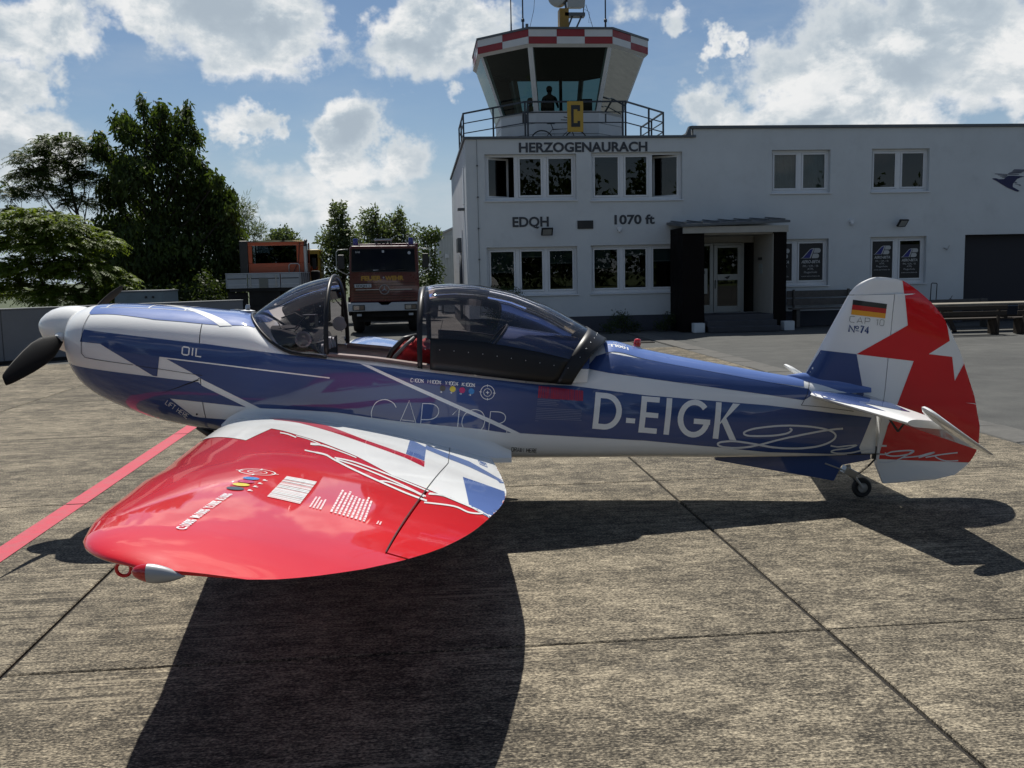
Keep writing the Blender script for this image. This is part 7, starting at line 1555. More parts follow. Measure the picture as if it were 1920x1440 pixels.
M_SHIRT = mat("dark_shirt", (.02, .022, .03), .8)
M_SHIRT2 = mat("grey_green_shirt", (.04, .05, .045), .8)
person((4.30, 31.2, 6.30), R(8), "person in dark clothes seated upright in the middle of the tower window", M_SHIRT)
person((3.78, 32.0, 6.08), R(60), "person seated lower in the tower, half hidden by the window post", M_SHIRT2)

bike = empty("bicycle", (3.75, 28.95, 5.30), 0, "black bicycle leaning behind the tower balcony railing left of the letter board", "bicycle")
for x, nm in ((0.0, "wheel"), (1.02, "wheel")):
    w = MB().tube([(x + .335 * math.cos(a), 0, .335 + .335 * math.sin(a)) for a in np.linspace(0, 2 * math.pi, 33)], .018, 8, False).build(nm, M_RUB, bike, smooth=True)
    sp = MB()
    for q in range(12):
        a = q * math.pi / 6
        sp.bar((x, 0, .335), (x + .32 * math.cos(a), 0, .335 + .32 * math.sin(a)), .003)
    sp.lathe([(.02, -.04), (.02, .04)], (x, 0, .335), (0, 1, 0), 10)
    sp.build("spokes", M_METAL, w)
MB().tube([(0, 0, .335), (.42, 0, .335), (.335, 0, .72), (0, 0, .335)], .014, 6).tube([(.42, 0, .335), (.86, 0, .72), (.31, 0, .70)], .016, 6).tube([(.86, 0, .78), (1.02, 0, .335)], .014, 6).tube([(.335, 0, .72), (.27, 0, .86)], .012, 6).build("bike_frame", M_BLACK, bike, smooth=True)
MB().box(.15, .40, -.06, .06, .86, .90).build("saddle", M_BLACK, bike, bevel=.02)
MB().tube([(.86, 0, .78), (.84, 0, .95), (.78, 0, 1.0)], .013, 6).tube([(.62, -.28, 1.02), (.76, -.2, 1.0), (.80, 0, .98), (.76, .2, 1.0), (.62, .28, 1.02)], .012, 6).build("handlebar", M_BLACK, bike, smooth=True)


# ------------------------------------------------------------------ trees and bushes
def leaf_mat(name, c1, c2, trans=.35):
    m = bpy.data.materials.new(name); m.use_nodes = True
    k = NT(m.node_tree); k.n.clear()
    out = k.n.new("ShaderNodeOutputMaterial")
    g = k.n.new("ShaderNodeNewGeometry")
    n = k.noise(g.outputs["Position"], 1.3, 3, .6); n2 = k.n.new("ShaderNodeTexWhiteNoise"); n2.noise_dimensions = "3D"
    k.set(n2.inputs["Vector"], k.vmath("SNAP", g.outputs["Position"], (.17, .17, .17)))
    f = k.math("ADD", k.math("MULTIPLY", n, .6), k.math("MULTIPLY", n2.outputs["Value"], .4))
    c = k.ramp(f, [(.25, c1), (.75, c2)])
    df = k.n.new("ShaderNodeBsdfPrincipled"); df.inputs["Roughness"].default_value = .55; df.inputs["Specular IOR Level"].default_value = .3
    k.set(df.inputs["Base Color"], c)
    tr = k.n.new("ShaderNodeBsdfTranslucent"); k.set(tr.inputs[0], k.mix(.5, c, (c2[0] * 1.6, c2[1] * 1.5, c2[2] * .5)))
    mx = k.n.new("ShaderNodeMixShader"); mx.inputs[0].default_value = trans
    k.l.new(df.outputs[0], mx.inputs[1]); k.l.new(tr.outputs[0], mx.inputs[2]); k.l.new(mx.outputs[0], out.inputs[0])
    return m


M_LEAF = leaf_mat("dark_cherry_leaves", (.020, .034, .009), (.062, .100, .020), .42)
M_LEAF2 = leaf_mat("ailanthus_leaves", (.022, .038, .010), (.065, .10, .020), .42)
M_LEAF3 = leaf_mat("sumac_leaves", (.045, .080, .012), (.145, .20, .026), .45)
M_LEAF4 = leaf_mat("grey_green_leaves", (.050, .074, .034), (.10, .14, .060), .42)
M_LEAF5 = leaf_mat("hedge_leaves", (.018, .032, .010), (.048, .075, .018))
M_BARK = mat("tree_bark", (.035, .028, .020), .95, var=.4, vscale=8, bump=.6, bscale=25)


def leaves(clumps, dens, length, width, droop=0.0, seed=1, shell=.55, tip=0.0):
    """leaf blades scattered through ellipsoid clumps: arrays of quads"""
    r = np.random.default_rng(seed)
    Vs = []
    for x, y, z, rx, ry, rz in clumps:
        n = int(dens * (rx * ry + ry * rz + rx * rz) * 4)
        d = r.normal(size=(n, 3)); d /= np.linalg.norm(d, axis=1)[:, None]
        rad = r.uniform(0, 1, n) ** (1 - shell)
        lump = 1 + .28 * np.sin(d[:, 0] * 5 + x * 3) * np.sin(d[:, 2] * 6 + z * 5) + .15 * r.normal(size=n)
        c = np.array([x, y, z]) + d * rad[:, None] * lump[:, None] * np.array([rx, ry, rz])
        a = r.normal(size=(n, 3)); a[:, 2] -= droop * 2.2; a += d * .8 * (1 - min(droop, 1)); a /= np.linalg.norm(a, axis=1)[:, None]
        b = np.cross(a, r.normal(size=(n, 3))); b /= np.linalg.norm(b, axis=1)[:, None]
        L = length * r.uniform(.6, 1.3, n)[:, None]; W = width * r.uniform(.6, 1.3, n)[:, None]
        nrm = np.cross(a, b)
        p0 = c; p1 = c + a * L * .45 + b * W * .5 + nrm * W * .15; p2 = c + a * L; p3 = c + a * L * .45 - b * W * .5 + nrm * W * .15
        Vs.append(np.stack([p0, p1, p2, p3], 1).reshape(-1, 3))
    return np.concatenate(Vs)


def fronds(clumps, dens, length, seed=1, leaflet=(.13, .035), pairs=9):
    """feathered leaves: a curved rib with leaflets on both sides"""
    r = np.random.default_rng(seed)
    Vs = []
    for x, y, z, rx, ry, rz in clumps:
        n = int(dens * (rx * ry + ry * rz + rx * rz) * 4)
        for _ in range(n):
            d = r.normal(size=3); d[2] = abs(d[2]) * .9 - .15; d /= np.linalg.norm(d)
            c = np.array([x, y, z]) + d * r.uniform(.45, 1.0) * np.array([rx, ry, rz])
            h = d * 1.0 + r.normal(size=3) * .45; h[2] = h[2] * .5 + .35; h /= np.linalg.norm(h)
            L = length * r.uniform(.7, 1.3)
            s = np.cross(h, [0, 0, 1.0]); s /= np.linalg.norm(s) + 1e-6
            for q in range(pairs):
                t = (q + .6) / pairs
                p = c + h * L * t + np.array([0, 0, -.55 * L * t * t])
                hd = h + np.array([0, 0, -1.1 * t]); hd /= np.linalg.norm(hd)
                for sg in (-1, 1):
                    a = s * sg * .85 + hd * .45 + np.array([0, 0, -.35]) + r.normal(size=3) * .12
                    a /= np.linalg.norm(a)
                    l = leaflet[0] * (1 - .45 * abs(t - .4)); w = leaflet[1]
                    b = hd
                    Vs.append([p, p + a * l * .45 + b * w * .5, p + a * l, p + a * l * .45 - b * w * .5])
    return np.array(Vs).reshape(-1, 3)


def leaf_object(name, V, m, parent, origin):
    n = len(V) // 4
    V = V - np.array(origin)
    me = bpy.data.meshes.new(name)
    me.vertices.add(len(V)); me.vertices.foreach_set("co", V.astype(np.float32).ravel())
    me.loops.add(4 * n); me.loops.foreach_set("vertex_index", np.arange(4 * n, dtype=np.int32))
    me.polygons.add(n); me.polygons.foreach_set("loop_start", np.arange(0, 4 * n, 4, dtype=np.int32))
    me.materials.append(m); me.update(calc_edges=True)
    o = bpy.data.objects.new(name, me); COL.objects.link(o); o.parent = parent
    o["kind"] = "stuff"
    return o


def wood(name, base, clumps, parent, r0, seed=2, split=.35):
    r = random.Random(seed)
    b = MB(); base = Vector(base)
    top = max(clumps, key=lambda c: c[2]); T = Vector(top[:3])
    trunk = [Vector((0, 0, 0)), (T - base) * .3 + Vector((r.uniform(-.1, .1), 0, 0)), (T - base) * .6 + Vector((r.uniform(-.15, .15), 0, 0)), (T - base) * .95]
    b.tube(trunk, [r0, r0 * .75, r0 * .45, r0 * .12], 9)
    for c in clumps:
        e = Vector(c[:3]) - base
        t = max(.12, min(.8, e.z / max(.5, (T - base).z) - .22))
        k = int(t * 3); u = t * 3 - k
        s = trunk[k].lerp(trunk[min(3, k + 1)], u)
        mid = s.lerp(e, .5) + Vector((r.uniform(-.12, .12), r.uniform(-.1, .1), -.12 * (e - s).length))
        b.tube([s, mid, e], [r0 * .30 * (1 - t * .5), r0 * .18, r0 * .05], 6)
        for q in range(4):
            f = e + Vector((r.uniform(-1, 1) * c[3], r.uniform(-1, 1) * c[4], r.uniform(-.3, 1) * c[5])) * .8
            b.tube([mid.lerp(e, r.uniform(.3, 1)), f], [r0 * .07, r0 * .02], 4)
    return b.build(name, M_BARK, parent, smooth=True)


def tree(name, label, cat, clumps, Y, m, dens, leaf, base=None, r0=.16, depth=.9, seed=1, style="leaf", group=None, **kw):
    """clumps: x, z, half width, half height at distance Y"""
    rr = random.Random(seed)
    C = []
    for i, (x, z, rx, rz) in enumerate(clumps):
        C.append((x, Y + rr.uniform(-.5, .5) * depth, z, rx, (rx + rz) * .5 * (.8 + .3 * depth), rz))
    bx = base if base is not None else sum(c[0] for c in C) / len(C)
    o = (bx, Y, 0)
    t = empty(name, o, 0, label, cat, group)
    wood("trunk" if cat == "tree" else "stems", o, C, t, r0, seed)
    V = leaves(C, dens, *leaf, seed=seed, **kw) if style == "leaf" else fronds(C, dens, leaf[0], seed=seed, **kw)
    leaf_object("crown" if cat == "tree" else "foliage", V, m, t, o)
    return t


T1 = [(-6.45, 5.0, .24, .3), (-6.3, 4.5, .38, .4), (-6.2, 3.95, .42, .5), (-6.9, 4.9, .42, .45), (-6.55, 4.3, .5, .5), (-10.0, 6.25, .25, .35), (-9.9, 5.9, .38, .3), (-7.3, 6.5, .3, .35), (-9.4, 6.8, .3, .45), (-6.0, 2.9, .4, .6), (-10.7, 2.6, .5, .6), (-8.78, 7.5, .16, .35), (-7.5, 7.4, .15, .35), (-8.12, 7.3, .16, .3), (-6.75, 4.35, .2, .4), (-6.15, 3.95, .2, .35), (-6.0, 3.3, .2, .4), (-10.3, 4.9, .25, .2), (-7.0, 5.4, .22, .3), (-8.42, 7.05, .5, .55), (-7.62, 6.85, .42, .5), (-9.05, 6.55, .42, .6), (-8.3, 6.15, .95, .7), (-9.6, 5.6, .45, .5), (-7.42, 5.8, .45, .5), (-9.0, 5.15, .95, .75), (-7.75, 4.95, .9, .75), (-9.85, 4.6, .55, .5), (-7.15, 4.35, .55, .55),
      (-8.6, 3.95, 1.5, .85), (-10.1, 3.45, .85, .7), (-7.0, 3.6, .85, .75), (-8.5, 2.75, 1.9, 1.0), (-6.45, 3.25, .5, .75), (-6.3, 2.3, .6, 1.05), (-7.7, 1.65, 1.9, 1.1), (-9.7, 1.9, 1.4, 1.1)]
tree("cherry_tree", "tallest dark green tree with hanging leaves behind the low grey wall", "tree", T1, 33, M_LEAF, 200, (.20, .075), base=-8.4, r0=.2, depth=1.6, seed=3, droop=.9, shell=.62)
T2 = [(-11.15, 6.0, .85, .34), (-11.95, 5.62, .7, .36), (-10.5, 5.68, .62, .36), (-12.3, 5.1, .62, .34), (-11.35, 5.2, .95, .36), (-10.45, 4.9, .7, .36), (-12.55, 4.45, .45, .32), (-11.7, 4.55, .8, .34), (-10.75, 4.25, .6, .28), (-12.8, 3.95, .33, .2), (-12.1, 3.9, .55, .18)]
tree("ailanthus_tree", "flat-topped light tree at the far left with bare crooked limbs showing", "tree", T2, 32, M_LEAF2, 52, (.40,), base=-10.2, r0=.13, depth=1.4, seed=5, style="frond")
SU = [(-10.51, 3.3, .85, .42), (-9.69, 3.2, .78, .42), (-10.68, 2.75, .72, .5), (-9.6, 2.65, .9, .5), (-8.85, 2.75, .6, .42), (-10.33, 2.05, 1.15, .5), (-9.09, 2.0, .85, .45), (-10.78, 1.5, .75, .38), (-9.56, 1.32, .9, .34), (-8.5, 1.72, .62, .36), (-8.2, 1.38, .42, .26), (-8.73, 1.15, .6, .25)]
tree("sumac_bush", "bright yellow-green feathery bush leaning over the grey wall", "bush", SU, 27.4, M_LEAF3, 58, (.40,), base=-9.6, r0=.07, depth=1.1, seed=7, style="frond", leaflet=(.14, .042))
tree("tamarisk_tree", "wispy pale tree behind the orange truck cab", "tree", [(-6.21, 4.1, .45, .55), (-5.95, 3.5, .45, .4), (-6.44, 3.35, .38, .5), (-6.3, 2.4, .5, .8)], 36, M_LEAF4, 260, (.24, .022), base=-6.4, r0=.08, seed=8, shell=.4)
tree("round_tree", "small round tree far off above the orange truck roof", "tree", [(-8.19, 4.3, .85, .5), (-8.68, 4.05, .5, .35), (-7.63, 4.05, .5, .35), (-8.2, 3.2, 1.0, .9)], 60, M_LEAF4, 110, (.20, .13), base=-8.2, r0=.14, seed=9)
tree("poplar_tree", "upright pale green tree left behind the fire engine", "tree", [(-3.04, 4.0, .38, .55), (-2.96, 3.35, .7, .6), (-3.45, 3.05, .48, .5), (-3.0, 2.4, .9, .75), (-3.4, 1.55, .65, .65), (-2.55, 2.75, .6, .85), (-2.9, 4.4, .16, .3), (-3.2, 4.35, .14, .25)], 38, M_LEAF4, 210, (.15, .07), base=-3.0, r0=.12, seed=10, shell=.5)
tree("poplar_tree", "wide pale green tree directly above the fire engine roof", "tree", [(-2.02, 3.85, .4, .6), (-1.38, 3.65, .7, .6), (-.83, 3.95, .38, .45), (-.53, 3.3, .6, .6), (-1.62, 3.0, 1.05, .8), (-1.0, 2.1, 1.1, .9), (-1.75, 4.3, .14, .3), (-.7, 4.3, .14, .25)], 40, M_LEAF4, 200, (.15, .07), base=-1.2, r0=.12, seed=11, shell=.5)
tree("young_tree", "narrow dark tree between fire engine and white shed", "tree", [(.36, 3.4, .42, .42), (.75, 3.5, .28, .34), (.33, 2.6, .55, .7), (.45, 1.6, .6, .8)], 42, M_LEAF2, 230, (.14, .07), base=.4, r0=.08, seed=12)
tree("shrub", "dark undergrowth shrub below the tallest tree", "bush", [(-7.83, 1.25, .95, .45), (-8.49, .7, .8, .5), (-7.39, .85, .95, .7), (-8.9, 1.1, .5, .5)], 30, M_LEAF5, 230, (.13, .06), base=-7.8, r0=.05, seed=13, droop=.3)
tree("shrub", "dark shrub beside the orange truck's tail", "bush", [(-6.4, 1.2, .6, .85), (-6.25, .55, .65, .6), (-6.9, .6, .6, .6)], 30.5, M_LEAF5, 230, (.13, .06), base=-6.4, r0=.05, seed=14, droop=.3)
tree("box_bush", "dark round bush on the bed left of the entrance porch", "bush", [(5.82, .34, .36, .30), (5.45, .16, .30, .18), (6.15, .14, .32, .18)], 27.6, M_LEAF5, 650, (.05, .03), base=5.8, r0=.02, depth=.3, seed=15)
tree("box_bush", "small dark bush tucked against the porch pillar", "bush", [(7.3, .32, .24, .26), (7.05, .16, .3, .16)], 27.75, M_LEAF5, 650, (.05, .03), base=7.2, r0=.02, depth=.2, seed=16)
tree("laurel_bush", "dark clipped bush in front of the left ground-floor window", "bush", [(2.44, 1.22, .44, .18), (2.2, .8, .4, .5), (2.72, .9, .35, .45), (2.45, .4, .5, .4)], 27.7, M_LEAF5, 620, (.06, .03), base=2.45, r0=.03, depth=.3, seed=17)

# wooded edge of the field behind the photographer: mirrored in the window panes
bk = np.random.default_rng(21)
cl = [(x, -52 + bk.uniform(-6, 6), h * .5, 3.4, 2.2, h * .55) for x in np.arange(-80, 90, 4.2) for h in (bk.uniform(7.5, 15.5),)]
wo = leaf_object("distant_wood", leaves(cl, 11, .75, .5, seed=22, shell=.5), M_LEAF, None, (0, 0, 0))
tag(wo, "dark belt of trees at the edge of the airfield", "wood", kind="stuff")
flat("field_grass", -200, 200, -300, -41, -.05, mat("mown_grass", (.075, .10, .030), 1.0, var=.35, vscale=.15))

# ------------------------------------------------------------------ low wall, concrete box
M_WCON = mat("grey_precast_concrete", (.15, .16, .175), .85, var=.08, vscale=2, grime=.2, bump=.2)
wall = empty("barrier_wall", (-9.39, 22.4, 0), math.atan2(3.05, 1.3) * 0 + R(40), "low smooth grey precast wall left behind the propeller", "wall")
wme = MB().box(-.995, .995, -.09, .09, .06, 1.205).mesh("wall_panel", M_WCON)
for i in range(-2, 3):
    p = piece("wall_panel", wme, wall, (i * 2.0 + 1.05, 0, 0)); md = p.modifiers.new("edge", "BEVEL"); md.width = .012
MB().box(-3.95, 6.05, -.13, .13, 0, .065).build("wall_foot", M_JOINT, wall)
MB().box(-3.95, 6.05, -.105, .105, 1.207, 1.235).build("wall_cap", mat("light_wall_cap", (.30, .31, .31), .8, var=.1), wall, bevel=.008)
cbx = empty("concrete_box", (-7.3, 26.0, 0), 0, "open grey-blue concrete box with bolt heads below the tallest tree", "container")
b = MB(); b.box(-.62, .62, -.05, .05, 0, 1.5).box(-.62, -.52, .05, 1.5, 0, 1.5).box(.52, .62, .05, 1.5, 0, 1.5).box(-.52, .52, 1.4, 1.5, 0, 1.5)
b.build("shell", mat("blue_grey_concrete", (.13, .17, .19), .85, var=.15, grime=.3), cbx, bevel=.015)
for x in (.18, .36): MB().lathe([(.03, 0), (.03, .03), (.015, .05), (0, .05)], (x, -.05, 1.36), (0, -1, 0), 12).build("bolt_head", M_BLACK, cbx)
MB().box(-.64, .64, -.07, 1.52, 1.503, 1.53).build("rim", M_WCON, cbx)

# ------------------------------------------------------------------ trucks
M_ORG = mat("orange_truck_paint", (.33, .055, .012), .4, coat=.4, var=.08, grime=.25)
M_FRED = mat("dark_fire_red_paint", (.075, .0025, .004), .3, coat=.6, var=.06, grime=.15)
M_SIDEB = mat("silver_side_board", (.30, .33, .36), .5, .3, var=.1, grime=.2)
M_DARKG = glass_mat("dark_vehicle_glass", (.30, .34, .36), 1.5)
M_BUMP = mat("pale_bumper", (.40, .43, .46), .5, var=.08)
M_UNDER = mat("dark_chassis", (.006, .006, .006), .8, var=.3)
M_HLAMP = mat("headlamp_glass", (.35, .37, .38), .1, .6)
M_YTXT = mat("yellow_letters", (.40, .22, .02), .5)


def truck_wheel(par, x, y, r=.52, w=.32):
    t = MB().lathe([(0, -w / 2), (r * .6, -w / 2), (r * .92, -w / 2 + .02), (r, -w / 4), (r, w / 4), (r * .92, w / 2 - .02), (r * .6, w / 2), (0, w / 2)], (x, y, r), (1, 0, 0), 28).build("wheel", M_RUB, par, smooth=True, angle=40)
    MB().lathe([(0, -w / 2 - .02), (r * .3, -w / 2 - .04), (r * .55, -w / 2 + .005), (r * .55, w / 2 - .005), (r * .3, w / 2 + .04), (0, w / 2 + .02)], (x, y, r), (1, 0, 0), 20).build("rim", M_UNDER, t, smooth=True, angle=40)


ot = empty("orange_truck", (-4.57, 29.0, 0), 0, "orange flatbed truck seen from behind with silver drop sides", "truck")
tg = MB(); n0 = -1.07
for i, (a, c) in enumerate(((-1.06, -.475), (-.455, .475), (.495, 1.04))):
    p = MB(); p.box(a, c, -.02, .02, 1.50, 1.92)
    t = p.build("tailboard", M_SIDEB, ot, bevel=.006)
    MB().box(a + .02, c - .02, -.032, -.022, 1.77, 1.79).build("board_rib", M_UNDER, t)
    MB().box(a + .02, c - .02, -.030, -.022, 1.60, 1.615).build("board_rib", M_BUMP, t)
MB().box(-.13, .13, -.035, -.022, 1.51, 1.80).build("number_panel", mat("grey_green_panel", (.14, .15, .135), .7), ot)
for x in (-.38, .36):
    MB().box(x - .03, x + .03, -.045, -.023, 1.54, 1.60).box(x - .03, x + .03, -.045, -.023, 1.80, 1.88).box(x - .02, x + .02, -.038, -.023, 1.60, 1.80).build("board_hinge", M_ALU, ot)
MB().box(1.045, 1.07, -.02, 2.4, 1.50, 1.92).build("side_board", M_SIDEB, ot, bevel=.004)
MB().box(-1.09, -1.065, -.02, 2.4, 1.50, 1.92).build("side_board", M_SIDEB, ot, bevel=.004)
for y in (.3, .8, 1.3, 1.8, 2.3): MB().box(1.072, 1.085, y - .02, y + .02, 1.5, 1.92).build("side_rib", M_UNDER, ot)
MB().box(-1.10, 1.08, -.03, 2.42, 1.925, 1.945).box(-1.0, 1.0, .03, 2.38, 1.50, 1.53).build("bed_rail", M_BUMP, ot)
MB().box(-1.0, 1.0, 0, 2.4, 1.40, 1.49).box(-.45, .45, .05, 4.2, .75, 1.40).box(-1.05, 1.05, -.02, .1, .78, .95).box(-1.07, -.5, .12, .17, .35, 1.38).box(.5, 1.05, .12, .17, .35, 1.38).box(-1.0, 1.0, .2, 4.0, .45, .8).build("chassis", M_UNDER, ot)
MB().box(-.98, -.80, -.06, -.021, 1.05, 1.16).build("number_plate", M_BUMP, ot)
MB().box(-1.02, -.84, -.05, -.021, .82, .93).box(.84, 1.02, -.05, -.021, .82, .93).build("tail_light", M_REDLENS, ot)
cab = MB()
prof = [(-.86, 1.86), (.90, 1.86), (.92, 2.2), (.89, 2.86), (.82, 2.93), (-.72, 2.95), (-.80, 2.90), (-.84, 2.5)]
hole = [(-.74, 2.28), (.66, 2.26), (.665, 2.78), (.63, 2.81), (-.70, 2.83), (-.74, 2.80)]
cabb = MB()
cabb.box(-.86, .92, 2.6, 2.66, 1.55, 2.26).box(-.86, .92, 2.6, 2.66, 2.815, 2.93).box(-.86, -.735, 2.6, 2.66, 2.26, 2.815).box(.665, .92, 2.6, 2.66, 2.26, 2.815)
cabb.box(-.86, -.82, 2.66, 4.1, 1.55, 2.25).box(.88, .92, 2.66, 4.1, 1.55, 2.25).box(-.86, -.82, 3.95, 4.1, 2.25, 2.93).box(.88, .92, 3.95, 4.1, 2.25, 2.93).box(-.86, .92, 4.06, 4.1, 1.2, 2.22)
cb_ = cabb.build("cab", M_ORG, ot, bevel=.03)
MB().loft([[(x, 2.58, z) for x, z in ((-.87, 2.93), (-.80, 2.965), (.03, 2.99), (.86, 2.965), (.93, 2.93))], [(x, 4.12, z) for x, z in ((-.87, 2.93), (-.80, 2.965), (.03, 2.99), (.86, 2.965), (.93, 2.93))]], False).build("cab_roof", M_ORG, ot)
for z in (2.02, 2.12): MB().box(-.80, .86, 2.585, 2.598, z, z + .02).build("pressed_rib", M_ORG, cb_)
MB().box(-.735, .665, 2.625, 2.635, 2.26, 2.815).build("rear_window", M_DARKG, cb_)
MB().box(-.80, .86, 4.08, 4.085, 2.24, 2.90).build("windscreen", M_DARKG, cb_)
MB().box(-.1, .25, 3.0, 3.1, 2.2, 2.62).box(.35, .68, 3.0, 3.1, 2.2, 2.66).box(-.7, -.3, 3.0, 3.1, 2.2, 2.6).build("seat", M_BLACK, cb_, bevel=.03)
MB().box(-.25, .03, 2.75, 2.8, 2.27, 2.56).build("paper_board", M_BLIND, cb_)
MB().box(-1.14, -.87, 2.62, 3.6, 1.90, 2.98).build("snorkel_box", M_BLACK, ot, bevel=.03)
MB().tube([(.96, 2.55, 1.6), (.95, 2.55, 2.78)], .06, 12).build("exhaust_stack", M_ALU, ot, smooth=True, angle=40)
MB().tube([(.95, 2.55, 2.78), (.96, 2.55, 2.90), (.99, 2.50, 2.97)], [.05, .055, .05], 12).build("exhaust_flap", M_BLACK, ot, smooth=True)
MB().tube([(.42, 2.5, 1.94), (.42, 2.5, 2.18), (.47, 2.5, 2.23), (.70, 2.5, 2.23), (.75, 2.5, 2.18), (.75, 2.5, 1.94)], .016, 8).build("grab_rail", M_ALU, ot, smooth=True)
MB().tube([(.78, 2.55, 2.92), (.72, 2.55, 2.3), (.55, 2.5, 1.94)], .012, 6).build("hose", M_BLACK, ot)
MB().box(1.02, 1.14, 3.85, 3.9, 2.05, 2.42).bar((.92, 3.9, 2.3), (1.03, 3.88, 2.3), .02).build("mirror", M_BLACK, ot)
MB().box(1.0, 1.25, 3.4, 4.0, 1.2, 2.0).build("air_filter", M_UNDER, ot, bevel=.05)
for x in (-.85, .85):
    truck_wheel(ot, x, .75); truck_wheel(ot, x, 3.7)
ym = empty("yellow_excavator", (-4.27, 37, 0), 0, "yellow machine cab half hidden behind the orange truck", "excavator")
MB().box(-.5, .55, 0, 1.5, .9, 2.82).build("cab", mat("machine_yellow", (.38, .25, .02), .5, var=.1), ym, bevel=.05)
MB().box(-.42, .47, -.01, -.004, 1.8, 2.65).build("window", M_DARKG, ym)
MB().box(-.7, .7, -.2, 2.0, 0, .9).build("undercarriage", M_UNDER, ym, bevel=.1)

fe = empty("fire_engine", (-1.10, 30.3, 0), 0, "dark red fire engine facing us with yellow lettering and blue lamps", "fire engine")
W = 1.08
fb = MB()
fb.prism([(-W, .98), (W + .02, .98), (W + .01, 1.35), (W - .02, 2.62), (W - .08, 2.70), (-W + .10, 2.72), (-W + .04, 2.64), (-W + .0, 1.35)], (0, 2.2))
fbo = fb.build("cab", M_FRED, fe, bevel=.03)
MB().box(-W, W, 2.25, 6.5, .75, 2.85).build("body", M_FRED, fe, bevel=.03)
MB().add([(-.99, -.006, 1.93), (.98, -.006, 1.90), (.96, -.006, 2.60), (-.96, -.006, 2.62)], [(0, 1, 2, 3)]).build("windscreen", mat("dark_windscreen", (.006, .008, .018), .06, coat=.3), fbo, fix=False)
MB().tube([(-.99, -.01, 1.93), (.98, -.01, 1.90), (.96, -.01, 2.60), (-.96, -.01, 2.62), (-.99, -.01, 1.93)], .014, 6).build("windscreen_seal", M_BLACK, fbo)
for x in (-.72, -.3, .3): MB().bar((x, -.025, 1.94), (x + .35, -.025, 1.98), .014).build("wiper", M_BLACK, fbo)
MB().box(-.33, -.16, -.012, -.007, 1.95, 1.975).build("windscreen_sticker", M_BUMP, fbo)
MB().box(-.04, .03, -.012, -.007, 2.50, 2.57).build("windscreen_sticker", M_BUMP, fbo)
MB().lathe([(.05, 0), (0, .004)], (.80, -.008, 2.48), (0, -1, 0), 16).build("windscreen_sticker", M_BUMP, fbo)
sign_text("lettering", "5/45", (-.86, -.006, 2.50), (1, 0, 0), (0, 0, 1), .055, M_BUMP, fbo, .02, "LEFT", .15, .003)
sign_text("lettering", "FEUER", (-.71, -.002, 1.655), (1, 0, 0), (0, 0, 1), .135, M_YTXT, fbo, .05, "LEFT", .63, .004)
sign_text("lettering", "WEHR", (.03, -.002, 1.645), (1, 0, 0), (0, 0, 1), .135, M_YTXT, fbo, .05, "LEFT", .58, .004)
MB().lathe([(.028, 0), (.02, .012), (0, .014)], (-.015, -.002, 1.73), (0, -1, 0), 12).build("grille_badge", M_BUMP, fbo)
for z in (1.08, 1.16, 1.24, 1.32, 1.47, 1.55): MB().box(-.95, .95, -.010, -.001, z, z + .015).build("grille_slat", M_UNDER, fbo)
MB().box(-.90, -.17, -.014, -.002, 1.355, 1.375).build("chrome_strip", M_METAL, fbo); MB().box(.15, .86, -.014, -.002, 1.345, 1.365).build("chrome_strip", M_METAL, fbo)
em = MB(); em.tube([(.145 * math.cos(a), -.02, 1.36 + .145 * math.sin(a)) for a in np.linspace(0, 2 * math.pi, 29)], .011, 6, False)
emo = em.build("grille_emblem", M_METAL, fbo, smooth=True)
for a in (90, 210, 330):
    ca, sa = math.cos(R(a)), math.sin(R(a))
    MB().add([(-.02 * sa, -.022, 1.36 + .02 * ca), (.02 * sa, -.022, 1.36 - .02 * ca), (.135 * ca, -.022, 1.36 + .135 * sa), (.0, -.036, 1.36)], [(0, 2, 3), (1, 3, 2), (0, 3, 1)]).build("emblem_point", M_METAL, emo)
pl = MB().box(-.92, -.40, -.02, -.004, 1.43, 1.54).build("number_plate", M_BUMP, fbo, bevel=.004)
sign_text("lettering", "EDQH 1", (-.86, -.02, 1.448), (1, 0, 0), (0, 0, 1), .075, M_BLACK, pl, .02, "LEFT", .40, .003)
bp_ = MB()
bp_.prism([(-W - .05, .70), (W + .04, .70), (W + .04, .96), (.20, .96), (.10, .88), (-.10, .88), (-.20, .96), (-W - .05, .97)], (-.22, .05))
bpo = bp_.build("bumper", M_BUMP, fe, bevel=.015)
for x in (-.80, .80):
    MB().box(x - .19, x + .19, -.235, -.215, .73, .90).build("headlamp_frame", M_BLACK, bpo, bevel=.01)
    MB().box(x - .16, x + .02, -.245, -.232, .75, .88).build("headlamp", M_HLAMP, bpo, bevel=.01)
    MB().box(x + .03, x + .16, -.245, -.232, .75, .88).build("indicator", mat("lamp_smoke", (.12, .10, .08), .2), bpo, bevel=.008)
    MB().box(x - .07, x + .07, -.12, -.02, .55, .62).build("fog_lamp", M_BUMP, fe)
